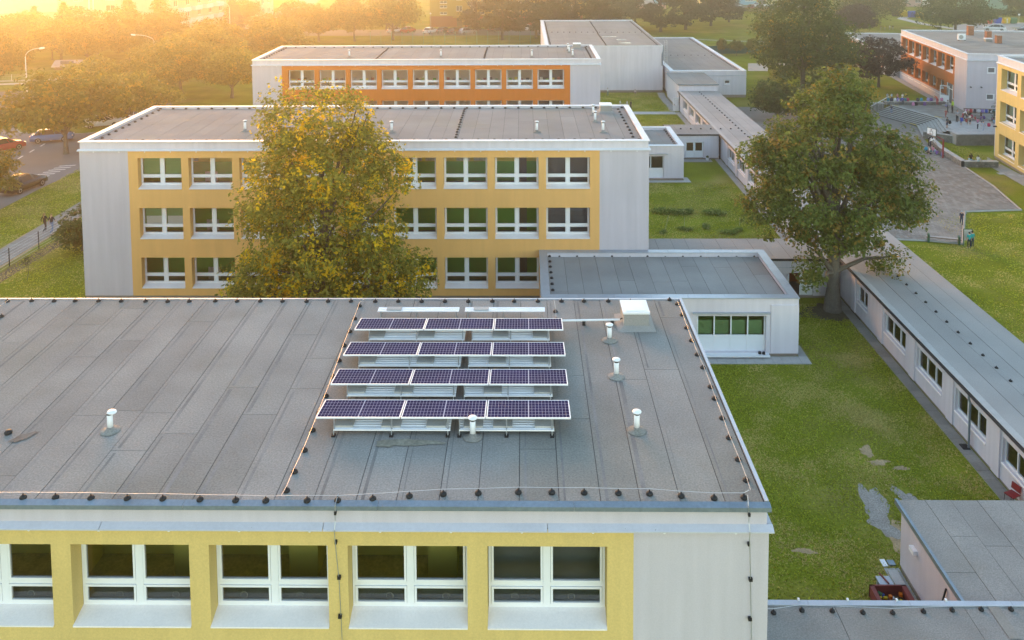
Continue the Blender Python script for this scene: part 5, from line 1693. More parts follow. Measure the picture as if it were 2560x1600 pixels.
for (x, y, s, l) in plants[1:]:
    place(pl0, l, (x, y, 0), (s, s, s * .9), x, 'vegetable bed', 'plant')
for (x, y, h, lx, l) in ((10.9, 65.3, 1.15, .25, 'leaning garden stick in the vegetable bed'), (12.5, 65.9, .8, 0, 'upright garden stick in the vegetable bed'), (16.9, 66.2, .7, .02, 'thin garden stick at the right of the vegetable bed')):
    b = MB(); b.tube([(0, 0, 0), (lx, 0, h)], .014, 5)
    tag(b.build('garden_stick', M_CONC_L, None, (x, y, 0)), l, 'stick')
sap = tree('sapling', 'thin young sapling on the lawn left of the middle block', (-33.6, 55.7, 0), [(0, 0, 1.35, .22, .22, .35)], 14, 8, .12, .11, L_GREEN, 61, 1.6, .02, 3)

# ------------------------------------------------------------------ grass blades and fallen leaves on the lawns
def tufts(name, areas, n, m, seed, hgt=(.025, .065), wd=.04, label=None, flatw=False):
    rng = np.random.default_rng(seed)
    P = []
    tot = sum(abs((a[1] - a[0]) * (a[3] - a[2])) for a in areas)
    for (x0, x1, y0, y1, z) in areas:
        k = int(n * abs((x1 - x0) * (y1 - y0)) / tot)
        q = np.stack([rng.uniform(x0, x1, k), rng.uniform(y0, y1, k), np.full(k, z)], 1)
        den = np.sin(q[:, 0] * 1.3 + np.sin(q[:, 1] * .8) * 2) + np.sin(q[:, 1] * 1.1 + q[:, 0] * .5) + rng.normal(size=k) * .8
        ok = np.ones(k, bool)
        for (bx, by, ra, rb) in ((14.1, 33.3, .5, 1.35), (13.95, 32.1, .5, .75), (15.6, 33.6, .35, .85), (14.3, 31.0, .5, 1.0), (18.7, 50.9, 1.5, 1.4), (15.2, 36.8, .22, .5), (15.4, 36.0, .45, .22), (16.2, 35.6, .3, .2), (9.0, 33.0, .5, .25), (8.6, 36.6, .35, .2), (10.4, 30.6, .4, .18)):
            ok &= ((q[:, 0] - bx) / ra) ** 2 + ((q[:, 1] - by) / rb) ** 2 > rng.uniform(.45, 1.25, k)
        q, den = q[ok], den[ok]
        P.append(q[den > -1.3])
    P = np.concatenate(P)
    k = len(P)
    a = rng.uniform(0, 2 * np.pi, k)
    d = np.stack([np.cos(a), np.sin(a), np.zeros(k)], 1)
    h = rng.uniform(hgt[0], hgt[1], k)[:, None]
    w = wd * rng.uniform(.6, 1.4, k)[:, None]
    lean = rng.normal(size=(k, 3)) * .5
    lean[:, 2] = 0
    V = np.empty((k, 3, 3))
    V[:, 0] = P - d * w
    V[:, 1] = P + d * w
    V[:, 2] = P + lean * h + np.array([0, 0, 1]) * h
    me = bpy.data.meshes.new(name)
    me.vertices.add(k * 3); me.vertices.foreach_set('co', V.reshape(-1).astype(np.float32))
    me.loops.add(k * 3); me.loops.foreach_set('vertex_index', np.arange(k * 3, dtype=np.int32))
    me.polygons.add(k); me.polygons.foreach_set('loop_start', np.arange(0, k * 3, 3, dtype=np.int32)); me.polygons.foreach_set('loop_total', np.full(k, 3, dtype=np.int32))
    me.materials.append(m)
    me.update(calc_edges=True)
    o = link(name, me)
    o['kind'] = 'stuff'
    o['label'] = label
    return o


L_GRASS = leafmat('grass_blade', (.27, .31, .028), (.53, .54, .07), (.58, .48, .18), alt=.2, altscale=.35, transl=.4, var=0)
tufts('grass', [(5.7, 19.25, 25.0, 44.4, 0), (15.5, 19.3, 44.4, 52, 0)], 90000, L_GRASS, 80, label='short uneven grass of the near courtyard lawn')
tufts('grass', [(7.9, 19.2, 56.3, 77.6, 0), (25, 46, 40, 62, 0), (32.5, 47, 62, 69, 0), (8, 19, 90.4, 107.4, 0), (8, 19.0, 109.4, 122, 0), (43.8, 47.2, 83.2, 91, 0)], 70000, L_GRASS, 81, (.03, .08), .055, 'grass of the courtyard lawns and the lawn by the schoolyard')
tufts('grass', [(-36, -28.2, 45, 72, 0), (-44.3, -38.9, 55, 85, 0)], 30000, L_GRASS, 82, (.03, .08), .055, 'grass beside the footpath left of the middle block')
tufts('fallen_leaves', [(6, 19, 28, 50, .02), (8, 19, 57, 76, .02)], 500, leafmat('leaf_fallen', (.4, .25, .05), (.55, .38, .12), (.5, .2, .05), alt=.1), 83, (.01, .03), .06, 'fallen yellow leaves scattered on the lawns')

# ------------------------------------------------------------------ background buildings
M_MUST = mat('plaster_mustard', (.40, .27, .05), .9, .06, .4, .04, 10, .06)
M_BRKRED = mat('plaster_brick_red', (.33, .10, .05), .9, .06, .4)
M_CREAM = mat('plaster_cream', (.62, .52, .38), .9, .05, .4, .03, 10, .05)
M_PINKP = mat('plaster_pink', (.55, .36, .32), .9, .05, .4)
M_MINT = mat('plaster_mint', (.42, .60, .50), .9, .05, .4)
M_BLUEP = mat('plaster_blue', (.25, .48, .60), .9, .05, .4)
M_PALEY = mat('plaster_pale_yellow', (.66, .60, .34), .9, .05, .4)
M_TILE = mat('roof_sheet_grey', (.36, .32, .31), .8, .08, .8)
M_DKGLASS = glass('far_glass', (.35, .38, .4))


def simple_window(t, x, z, w, h, style='double'):
    add_window(t, x, z, w, h, .1, style, sash=False)


def flats(name, label, loc, rot, L, D, H, wall_m, wins, base=None, extra_holes=()):
    """far building: wall with real openings, windows with panes, roof"""
    t = tag(empty(name, loc, rot), label, 'building')
    holes = [(x, x + w, z, z + h) for (x, z, w, h, s) in wins]
    bz = base[0] if base else 0
    wall_holes('wall', 0, L, bz, H, [h for h in holes if h[2] >= bz], .2, wall_m, t)
    if base:
        wall_holes('base_wall', 0, L, 0, bz, [h for h in holes if h[3] <= bz], .2, base[1], t)
    b = MB()
    b.face([(0, D, 0), (0, 0, 0), (0, 0, H), (0, D, H)])
    b.face([(L, 0, 0), (L, D, 0), (L, D, H), (L, 0, H)])
    b.face([(L, D, 0), (0, D, 0), (0, D, H), (L, D, H)])
    b.build('side_wall', wall_m, t)
    pbox('roof', -.3, L + .3, -.3, D + .3, H, H + .25, M_TILE, t)
    pbox('room_wall', .3, L - .3, 1.2, 1.3, .1, H - .1, M_IN_DK, t)
    for (x, z, w, h, s) in wins:
        simple_window(t, x, z, w, h, s)
    return t


# mustard flats in front of the pines
wins = []
for bay in range(4):
    x0 = .5 + bay * 9.2
    for st_ in range(5):
        zb = 3.9 - 1.3 + st_ * 2.75
        if st_ < 4:
            wins += [(x0 + 6.0, 3.9 + st_ * 2.75, 1.5, 1.3, 'double')]
            wins += [(x0 + 8.9 + .6, 3.9 + st_ * 2.75, 1.55, 1.55, 'double')] if bay < 3 else []
    for k in range(6):
        zz = 2.0 + (k // 2) * 2.72 + (k % 2) * 1.08
        if zz + .7 < 2.67 or zz > 2.67:
            wins.append((x0 + 2.0, zz + (.75 if zz < 2.67 else 0), 1.75, .62, 'double'))
    if bay < 3:
        wins.append((x0 + 8.9 + .55, .95, 1.6, 1.35, 'double'))
must = flats('apartment_block', 'mustard yellow apartment block with brick red ground floor behind the parked cars', (-23.4 + .2, 208.9, 0), rad(0), 37.5, 11, 14, M_MUST, wins, (2.67, M_BRKRED))
for bay in range(3):
    x0 = .5 + bay * 9.2
    dr = pbox('door', x0 + 6.15, x0 + 7.55, -.03, .05, .1, 2.2, M_WOOD, must)
    pbox('canopy', x0 + 5.2, x0 + 8.0, -1.2, 0, 2.42, 2.6, M_MUST, must)
    pbox('door_pillar', x0 + 7.6, x0 + 8.0, -1.1, -.0, 0, 2.42, M_MUST, must)
    for st_ in range(1, 4):
        z = 2.65 + (st_ - 1) * 2.75
        bal = pbox('balcony', x0 + 8.9, x0 + 11.9, -1.1, 0, z - .12, z, M_CONC_L, must)
        ubox('parapet', x0 + 8.9, x0 + 11.9, -1.12, -1.05, z, z + .95, M_WOOD, bal)
        ubox('parapet', x0 + 8.9, x0 + 8.97, -1.05, 0, z, z + .95, M_WOOD, bal)
        ubox('parapet', x0 + 11.83, x0 + 11.9, -1.05, 0, z, z + .95, M_WOOD, bal)
# blue and yellow flats at the top, right of the pines
wins = [(8.2 + 5 * k, 1.2 + 2.8 * s_, 2.4, 1.4, 'triple') for k in range(3) for s_ in range(4)]
bl_ = flats('apartment_block', 'pale yellow and sky blue apartment block at the top behind the car park', (56, 268, 0), rad(0), 30, 11, 13, M_PALEY, wins)
pbox('blue_strip', 7.6, 16.6, -.02, .02, 0, 1.15, M_BLUEP, bl_)
pbox('blue_strip', 10.7, 13.1, -.02, .02, 1.15, 13, M_BLUEP, bl_)
g_ = pbox('garage', 16.8, 19.6, -.4, 0, 0, 2.6, mat('ochre_surround', (.55, .35, .06), .9), bl_)
ubox('garage_door', 17.1, 19.3, -.45, -.38, 0, 2.4, M_IN_DK, g_)
gb = flats('apartment_block', 'grey and blue gable wall between the spruce and the dark pines', (32.4, 256, 0), rad(0), 10, 12, 12, mat('plaster_silver', (.50, .52, .55), .9, .05, .4), [(4.6, 2.6 + 2.8 * k, 1.4, 1.3, 'double') for k in range(3)], (1.1, M_PINKP))
pbox('blue_strip', 5.2 + 1.2, 10.05, -.03, .0, 1.3, 12, M_BLUEP, gb)
pk = flats('house', 'pink house beyond the willow at the top', (113.5, 260, 0), rad(-10), 9, 9, 7, M_PINKP, [(1.0, 1.2, 1.6, 1.4, 'double'), (4.6, 1.2, 1.6, 1.4, 'double'), (1.0, 4.0, 1.6, 1.4, 'double')])
ubox('garage_door', 6.6, 8.6, -.04, .02, .1, 2.2, M_WHITE, pk)
mint = flats('house', 'mint green house at the top right behind the bins', (126.5, 240, 0), rad(4), 9.0, 10, 9, M_MINT, [(1.0, 4.2, 1.5, 1.4, 'double')])
# cream flats at the left top: two gable blocks with balconies
cw = [(2.9, .9 + 2.75 * k, 2.2, 1.5, 'double') for k in range(4)] + [(10.5, .9 + 2.75 * k, 2.2, 1.5, 'double') for k in range(4)]
crm = flats('apartment_block', 'cream apartment block with brick coloured corner at the top left', (-117, 214, 0), rad(10), 38, 12, 13, M_CREAM, cw)
pbox('stair_strip', 0, 5.6, -.04, 0, 0, 13, mat('plaster_salmon', (.55, .30, .20), .9, .05, .4), crm) if False else None
for x in (6.6, 7.6):
    g = MB(); g.tube([(x, -.15, 0), (x, -.15, 13)], .16, 8); g.build('downpipe', M_WHITE, crm)
crm2 = flats('apartment_block', 'cream flats with white balconies beside the street at the top left', (-79.5, 190.5, 0), rad(82), 26, 12, 13, M_CREAM, [(1.5 + 5.2 * k, 1.2 + 2.75 * s_, 1.6, 1.4, 'double') for k in range(5) for s_ in range(4)])
for k in range(4):
    for s_ in range(1, 4):
        z = 2.6 + (s_ - 1) * 2.75
        bal = pbox('balcony', 3.4 + 5.2 * k, 6.6 + 5.2 * k, -1.3, 0, z - .12, z, M_CONC_L, crm2)
        ubox('parapet', 3.4 + 5.2 * k, 6.6 + 5.2 * k, -1.34, -1.27, z, z + .95, M_ZINC_W, bal)
        ubox('parapet', 3.4 + 5.2 * k, 3.47 + 5.2 * k, -1.27, 0, z, z + .95, M_ZINC_W, bal)
        ubox('parapet', 6.53 + 5.2 * k, 6.6 + 5.2 * k, -1.27, 0, z, z + .95, M_ZINC_W, bal)
hs2 = flats('apartment_block', 'pale block behind the cream flats along the far street', (-72, 225, 0), rad(84), 14, 11, 10, M_CREAM, [(2 + 4 * k, 1.2 + 2.75 * s_, 1.6, 1.4, 'double') for k in range(3) for s_ in range(3)])
row = flats('row_house', 'long pale row house along the top left edge', (-152, 247, 0), rad(4), 44, 9, 5.6, M_CREAM, [(2 + 4.2 * k, 1.0 + 2.6 * s_, 1.7, 1.4, 'double') for k in range(10) for s_ in range(2)])


def gable_house(label, loc, rot, L, D, H, rz, wall_m, roof_m):
    t = tag(empty('house', loc, rot), label, 'house')
    b = MB()
    b.box(0, L, 0, D, 0, H)
    b.build('wall', wall_m, t)
    b = MB()
    b.face([(0, 0, H), (0, D, H), (0, D / 2, H + rz)])
    b.face([(L, D, H), (L, 0, H), (L, D / 2, H + rz)])
    b.build('gable', M_WOOD, t)
    for (ya, za, yb_, zb) in ((-.4, H - .25, D / 2, H + rz + .08), (D + .4, H - .25, D / 2, H + rz + .08)):
        b = MB()
        b.face([(-.4, ya, za), (L + .4, ya, za), (L + .4, yb_, zb), (-.4, yb_, zb)])
        b.face([(-.4, ya, za - .12), (L + .4, ya, za - .12), (L + .4, yb_, zb - .12), (-.4, yb_, zb - .12)])
        b.face([(-.4, ya, za - .12), (L + .4, ya, za - .12), (L + .4, ya, za), (-.4, ya, za)])
        b.build('roof', roof_m, t)
    ubox('window', 1.0, 3.2, -.03, .02, 1.0, 1.6, M_IN_DK, t)
    return t


gable_house('bungalow with a pale pitched roof at the top left', (-136, 219, 0), rad(28), 13, 9, 2.9, 3.0, M_CREAM, mat('roof_pinkish', (.46, .33, .30), .8, .06, .8))
gable_house('small brown roofed garden shed behind the curved fence', (-80.5, 144.2, 0), rad(5), 4.2, 2.6, .9, .6, M_WOOD, M_TILE)
bpy.data.objects['house.003'].name if 'house.003' in bpy.data.objects else None

# ------------------------------------------------------------------ fences
M_MESHW = mat('fence_mesh', (.50, .48, .45), .7, .1, 2)


def fence(label, pts, h, step, post_m, rail_m, base=0.0, base_m=None, wires=6, verts=.0, r=.03, sheet=None):
    t = tag(empty('fence', (*pts[0], 0)), label, 'fence')
    ox, oy = pts[0]
    for i in range(len(pts) - 1):
        a, c = pts[i], pts[i + 1]
        L = math.dist(a, c)
        n = max(1, round(L / step))
        for k in range(n + (1 if i == len(pts) - 2 else 0)):
            x, y = a[0] + (c[0] - a[0]) * k / n - ox, a[1] + (c[1] - a[1]) * k / n - oy
            b = MB(); b.tube([(x, y, 0), (x, y, h)], r, 6); b.build('post', post_m, t)
        A, C_ = (a[0] - ox, a[1] - oy), (c[0] - ox, c[1] - oy)
        ang = math.atan2(C_[1] - A[1], C_[0] - A[0])
        if base:
            b = MB(); b.box(0, L, -.1, .1, 0, base); b.build('base_wall', base_m, t, (A[0], A[1], 0), (0, 0, ang))
        if wires:
            b = MB()
            for w in range(wires):
                z = base + .08 + (h - base - .1) * w / max(1, wires - 1)
                b.tube([(0, 0, z), (L, 0, z)], .008 if verts else .01, 4)
            if verts:
                k = int(L / verts)
                for q in range(k):
                    b.tube([(q * verts, 0, base + .05), (q * verts, 0, h)], .007, 3)
            o = b.build('wire_mesh', rail_m, t, (A[0], A[1], 0), (0, 0, ang))
            o['kind'] = 'stuff'
        if sheet:
            b = MB(); b.box(0, L, -.01, .01, .05, h - .05); b.build('screen', sheet, t, (A[0], A[1], 0), (0, 0, ang))
    return t


fence('curved garden fence of pale mesh on a low wall along the left street', [(-95, 131), (-81.3, 133.2), (-77.0, 134.0), (-72.9, 134.7), (-68.6, 135.1), (-66.8, 136.5), (-65.3, 138.3), (-64.2, 141), (-64.0, 147), (-66, 165), (-68, 185)], 1.15, 2.1, M_ZINC_W, M_MESHW, .18, M_CONC_L, 4, .22)
fence('tall green ball fence behind the orange block', [(-32, 176.2), (-25.4, 176.2), (3.5, 175.9)], 2.75, 2.25, mat('green_post', (.06, .30, .22), .6), mat('green_net', (.10, .26, .20), .7), 0, None, 9, .5, .04)
fence('low wire fence with dark posts beside the footpath at the left', [(-36.45, 52), (-36.2, 58.0), (-36.0, 61.3), (-35.7, 64.2)], 1.33, 2.3, M_BLACK, M_STEEL, 0, None, 7, 0, .035)
gf_ = fence('teal screen fence behind the young trees', [(33, 160.6), (37.3, 160.8), (44.4, 161.3), (56, 161.8)], 1.6, 2.4, mat('teal_post', (.02, .13, .11), .7), M_STEEL, 0, None, 0, 0, .05, mat('teal_screen', (.015, .13, .115), .8, .15, .6))
fence('white picket fence of the hedge garden beside the street', [(-66.5, 200), (-70.5, 232)], 1.1, 2.0, M_ZINC_W, M_ZINC_W, .2, M_CONC, 2, .3)
# hedges
def hedge(label, a, c, w, h, lm, seed, n):
    rng = np.random.default_rng(seed)
    P = np.empty((n, 3))
    f = rng.uniform(0, 1, n)
    P[:, 0] = a[0] + (c[0] - a[0]) * f + rng.normal(size=n) * w * .35
    P[:, 1] = a[1] + (c[1] - a[1]) * f + rng.normal(size=n) * w * .35
    P[:, 2] = h * rng.uniform(.1, 1, n) ** .6 * (1 + .1 * np.sin(f * 60))
    N_ = rng.normal(size=(n, 3)) * .5 + np.array([0, -.3, .7])
    N_ /= np.linalg.norm(N_, axis=1, keepdims=True)
    P -= np.array([a[0], a[1], 0])
    t = tag(empty('hedge', (a[0], a[1], 0)), label, 'hedge')
    leaf_object('foliage', P, N_, .4 * rng.uniform(.7, 1.3, n), lm, rng, t)
    return t


hedge('clipped yellowish hedge between the sloping lawn and the car park', (54, 243.0), (92, 244.5), 1.0, 1.2, L_OLIVE, 70, 5000)
hedge('tall dark hedge in front of the mint green house', (119, 225), (150, 222), 1.6, 2.4, L_DARK, 71, 5000)
hedge('clipped garden hedge beside the left street', (-70, 208), (-76, 240), 1.0, 1.4, L_OLIVE, 72, 2500)

# ------------------------------------------------------------------ street furniture
def lamp(label, loc, h, arm, rz, kind='arm'):
    t = tag(empty('street_lamp', loc, rz), label, 'street lamp')
    b = MB()
    if kind == 'arm':
        pts = [(0, 0, 0), (0, 0, h * .82)] + [(arm * (1 - math.cos(a)), 0, h * .82 + h * .17 * math.sin(a)) for a in (.3, .6, .9, 1.2, 1.5)]
        b.tube(pts, [.075, .06] + [.045] * 5, 8)
        b.build('pole', M_ZINC_W, t, smooth=True)
        q = MB()
        q.lathe([(.0, -.4), (.12, -.36), (.16, 0), (.12, .36), (.0, .4)], 10, cap=False)
        hd = q.build('lamp_head', M_WHITE, t, (arm + .3, 0, h * .99), (0, rad(82), 0), True)
    else:
        b.tube([(0, 0, 0), (0, 0, h - .3)], [.06, .04], 8)
        b.build('pole', M_STEEL, t)
        q = MB(); q.lathe([(.0, -.22), (.15, -.16), (.22, 0), (.15, .16), (.0, .22)], 12, cap=False)
        q.build('lamp_globe', M_WHITE, t, (0, 0, h - .1), smooth=True)
        pbox('foot', -.3, .3, -.3, .3, 0, .9, M_CONC_L, t) if h < 6 and loc[1] < 180 else None
    return t


lamp('tall curved street lamp on the corner of the left road', (-70.4, 118.8, 0), 7.3, 2.1, 0)
lamp('street lamp with a twin head leaning over the road at the bend of the fence', (-62.9, 143.5, 0), 6.2, 3.2, rad(180))
lamp('street lamp beside the far street', (-66.0, 190, 0), 8.0, 2.2, rad(180))
lamp('slim lamp post with a round globe on the sloping lawn', (49.3, 176.8, 0), 5.5, 0, 0, 'globe')
lamp('lamp post with a round globe in front of the mustard flats', (-21.2, 192.5, 0), 5.0, 0, 0, 'globe')
lamp('tall lamp mast behind the orange wing at the top right', (112.5, 192, 0), 8.5, 2.4, rad(180))
lb = tag(empty('litter_bin', (-70.2, 114.4, .08)), 'small litter bin at the corner of the grass island', 'bin')
b = MB(); b.lathe([(.2, .15), (.24, .62), (.2, .62), (.18, .2)], 12); b.build('drum', M_WOOD, lb)
pbox('frame', -.3, -.26, -.05, .05, 0, .75, M_ZINC_W, lb)
M_BLUEBIN = mat('blue_bin', (.02, .07, .38), .5); M_YELBIN = mat('yellow_bin', (.62, .42, .01), .5); M_GRNBIN = mat('green_bin', (.05, .16, .07), .5); M_REDBIN = mat('red_bin', (.45, .02, .02), .5)
bb_ = MB()
bb_.grid([[(-.62, -.45, .1), (.62, -.45, .1), (.62, .45, .1), (-.62, .45, .1)], [(-.75, -.55, 1.15), (.75, -.55, 1.15), (.75, .55, 1.15), (-.75, .55, 1.15)]], True)
BIN = bb_.mesh('bin_body', M_GRNBIN)
lid_ = MB()
lid_.grid([[(-.78, .58 * math.cos(a), 1.15 + .32 * math.sin(a)) for a in np.linspace(math.pi, 0, 8)], [(.78, .58 * math.cos(a), 1.15 + .32 * math.sin(a)) for a in np.linspace(math.pi, 0, 8)]])
LID = lid_.mesh('bin_lid', M_GRNBIN)


def recolor(o, m):
    o.material_slots[0].link = 'OBJECT'
    o.material_slots[0].material = m


for (x, y, m, s, l) in ((116.4, 211.2, M_BLUEBIN, 1.05, 'blue recycling container at the top right'), (118.5, 211.2, M_YELBIN, 1.05, 'yellow recycling container beside the blue one at the top right'), (120.2, 211.2, M_GRNBIN, 1.05, 'green recycling container at the top right'), (114.6, 211.3, M_REDBIN, .6, 'small red container left of the blue one'),
                        (101.2, 228.6, M_YELBIN, 1.2, 'left yellow recycling container in the row by the path'), (102.6, 227, M_BLUEBIN, 1.2, 'blue recycling container in the row by the path'), (104, 225.4, M_YELBIN, 1.2, 'right yellow recycling container in the row by the path'), (105.4, 224, M_GRNBIN, 1.2, 'green recycling container in the row by the path'), (99.6, 230.2, M_BLACK, 1.2, 'dark container at the left end of the row by the path')):
    t = tag(empty('recycling_bin', (x, y, 0)), l, 'bin')
    t.scale = (s, s, s)
    recolor(link('body', BIN, t), m)
    recolor(link('lid', LID, t), m)
# road signs
for (x, y, h, w, l) in ((-71.0, 134.3, 1.2, .55, 'small white sign fixed to the curved garden fence'), (-63.6, 145.2, 1.6, .5, 'small white sign at the end of the curved fence'), (121.8, 211.5, 2.4, .5, 'round white road sign beside the green container')):
    t = tag(empty('sign', (x, y, 0)), l, 'sign')
    b = MB(); b.tube([(0, 0, 0), (0, 0, h)], .03, 5); b.build('post', M_ZINC_W, t)
    pbox('plate', -w / 2, w / 2, -.06, -.03, h - .35, h, M_WHITE, t)
gl_ = tag(empty('goal_frame', (-119.5, 198.1, 0), rad(25)), 'white pipe frame on the grass at the top left', 'frame')
for x in (0, 2.2):
    b = MB(); b.tube([(x, 0, 0), (x, 0, 1.9)], .05, 6); b.build('post', M_WHITE, gl_)
b = MB(); b.tube([(0, 0, 1.9), (2.2, 0, 1.9)], .05, 6); b.build('crossbar', M_WHITE, gl_)
ld = tag(empty('climbing_frame', (75, 170, 0)), 'pair of white ladder hoops on the lawn behind the orange wing', 'playground')
for x in (0, 3.2):
    for dx in (-.35, .35):
        b = MB(); b.tube([(x + dx, 0, 0), (x, 0, 2.0)], .05, 6); b.build('leg', M_ZINC_W, ld)

# ------------------------------------------------------------------ yard furniture
hoop = tag(empty('basketball_hoop', (42.5, 86.2, 0)), 'red basketball post with a white backboard at the edge of the schoolyard', 'basketball hoop')
b = MB(); b.tube([(0, 0, 0), (0, 0, 1.95)], .085, 8); b.build('post', M_RED, hoop)
b = MB(); b.tube([(0, 0, 1.9), (-.72, .7, 2.3)], .06, 8); b.build('arm', M_RED, hoop)
bd = MB(); bd.box(-.6, .6, -.025, .025, 0, .72)
bd_ = bd.build('backboard', M_WHITE, hoop, (-.85, .75, 2.2), (0, 0, rad(-72)))
M_BLK2 = mat('black_line', (.02, .02, .02), .8)
for (x0, x1, z0, z1) in ((-.2, .2, .1, .13), (-.2, .2, .4, .43), (-.2, -.17, .13, .4), (.17, .2, .13, .4)):
    ubox('target_line', x0, x1, -.04, -.027, z0, z1, M_BLK2, bd_)
ubox('badge', -.1, .08, -.04, -.027, .52, .6, M_MAROON, bd_)
for (x0, x1, z0, z1) in ((-.62, .62, -.02, .015), (-.62, .62, .705, .74), (-.62, -.59, .015, .705), (.59, .62, .015, .705)):
    ubox('edge', x0, x1, -.035, .035, z0, z1, mat('dark_green_edge', (.01, .05, .03), .6), bd_)
b = MB()
b.tube([(-1.12 + .2 * math.cos(a), .66 + .2 * math.sin(a), 2.36) for a in np.linspace(0, 6.28, 14)], .015, 5)
b.build('rim', M_RED, hoop)


def bench(label, loc, rz, L):
    t = tag(empty('bench', loc, rz), label, 'bench')
    for x in (.15, L - .15):
        pbox('leg', x - .06, x + .06, -.2, .2, 0, .62, mat('green_bench', (.03, .10, .05), .6), t)
    for k in range(3):
        ubox('seat_slat', 0, L, -.2 + .14 * k, -.09 + .14 * k, .38, .42, M_CONC_L if k else M_WOOD, t)
    return t


bench('long low bench with green legs at the near edge of the schoolyard', (29.9, 62.75, 0), rad(-17), 2.35)
nb = tag(empty('notice_board', (32.45, 61.75, 0), rad(-5)), 'green framed board standing at the near corner of the schoolyard', 'board')
for x in (-.3, .3):
    b = MB(); b.tube([(x, 0, 0), (x, 0, 1.3)], .03, 6); b.build('post', mat('green_bench', (.03, .10, .05), .6), nb)
b = MB(); b.tube([(-.3, 0, 1.3), (.3, 0, 1.3)], .03, 6); b.build('top_rail', mat('green_bench', (.03, .10, .05)), nb)
pbox('panel', -.27, .27, -.015, .015, .45, 1.25, M_CONC_L, nb)
ch = tag(empty('chair', (19.62, 33.25, .03), rad(25)), 'dark red chair standing against the corridor wall', 'chair')
pbox('seat', -.22, .22, -.2, .2, .40, .44, M_RED, ch)
bk_ = MB(); bk_.box(-.22, .22, -.02, .02, 0, .26); bk_.build('backrest', M_RED, ch, (.2, .0, .52), (rad(8), 0, rad(80)))
for (x, y) in ((-.2, -.18), (.2, -.18), (-.2, .18), (.2, .18)):
    b = MB(); b.tube([(x * 1.1, y * 1.1, 0), (x, y, .4)], .012, 5); b.build('leg', M_BLACK, ch)
pt = tag(empty('planter_box', (12.6, 28.0, 0)), 'dark red wooden box with toys beside the corridor roof', 'box')
for (x0, x1, y0, y1) in ((-.65, .62, .38, .44), (-.65, -.5, -.5, .44), (.45, .62, -.5, .44), (-.65, .62, -.56, -.5)):
    pbox('board', x0, x1, y0, y1, 0, .42, M_MAROON, pt)
pbox('bottom', -.6, .6, -.5, .38, .02, .06, M_WOOD, pt)
for i in range(14):
    r_ = random.Random(i)
    o = ubox('toy', 0, r_.uniform(.06, .16), 0, r_.uniform(.06, .14), 0, r_.uniform(.05, .1), (M_RED, M_YELBIN, M_GRNBIN, M_WHITE, M_BLUEBIN, mat('toy_orange', (.6, .15, .01), .5))[i % 6])
    o.location = (12.6 + r_.uniform(-.42, .4), 28.0 + r_.uniform(-.1, .35), .12 + .05 * (i % 3))
    o.rotation_euler = (0, 0, r_.uniform(0, 3))
    tag(o, ('tiny', 'small', 'little')[i % 3] + ' ' + ('red', 'yellow', 'green', 'white', 'blue', 'orange')[i % 6] + ' toy in the dark red box' + (' near its back' if o.location.y > 28.12 else ' near its front'), 'toy', 'toys in the red box')
bx = tag(empty('grey_crate', (12.62, 28.75, 0)), 'grey lidded crate behind the red box', 'crate')
pbox('body', -.22, .2, -.18, .16, 0, .3, M_GUTTER, bx)
pbox('lid', -.25, .23, -.21, .19, .3, .34, M_ZINC, bx)
b = MB(); b.tube([(12.55, 29.05, .36), (12.68, 28.55, .37)], .03, 6); tag(b.build('red_handle', M_MAROON), 'dark red pole lying across the grey crate', 'pole')
o = ubox('concrete_slab', 13.05, 13.4, 28.0, 29.55, .0, .1, M_CONC_L); tag(o, 'long pale concrete slab along the wall of the outbuilding', 'slab')
pbox('pavement', 13.0, 13.55, 25.2, 29.72, 0, .03, M_CONC)['kind'] = 'structure'
o = ubox('white_tile', 13.02, 13.2, 29.8, 30.15, .0, .04, M_WHITE); tag(o, 'white slab lying in the grass near the outbuilding', 'slab')
o = ubox('drain_cover', 13.25, 13.5, 29.85, 30.1, .0, .05, M_GUTTER); tag(o, 'dark drain cover beside the white slab', 'drain')
b = MB(); b.tube([(13.52, 26.3, 2.0), (13.45, 26.3, 1.7), (13.3, 26.25, 1.4), (13.1, 26.2, 1.2)], .03, 6); tag(b.build('hose', M_BLACK), 'black hose hanging on the wall of the outbuilding', 'hose')
pot = tag(empty('flower_pot', (18.5, 85.6, 0)), 'white flower pot by the double doors', 'pot')
b = MB(); b.lathe([(.14, 0), (.2, .3), (.18, .3), (.0, .26)], 12); b.build('pot', M_WHITE, pot)
b = MB(); b.lathe([(.0, .3), (.17, .28), (.1, .45), (.0, .5)], 7, cap=False); b.build('plant', L_GREEN, pot)
for i, (x, y) in enumerate(((13.1, 44.9), (13.3, 44.85))):
    b = MB(); b.lathe([(.0, 0), (.09, .02), (.08, .12), (.0, .14)], 9, cap=False)
    tag(b.build('boot', M_BLACK, None, (x - .35, y + .35, .2), smooth=True), ('left' if i == 0 else 'right') + ' black shoe on the ledge of the annex window', 'shoe')

# ------------------------------------------------------------------ cars
M_TYRE = mat('tyre', (.015, .015, .016), .8); M_RIM = mat('rim', (.4, .4, .42), .35, .1, 5, metal=.6)
M_CARGLASS = mat('car_glass', (.02, .025, .03), .08, .05, 1, spec=.8)
M_LAMPW = mat('head_lamp', (.7, .7, .68), .2); M_LAMPR = mat('tail_lamp', (.4, .01, .01), .3)


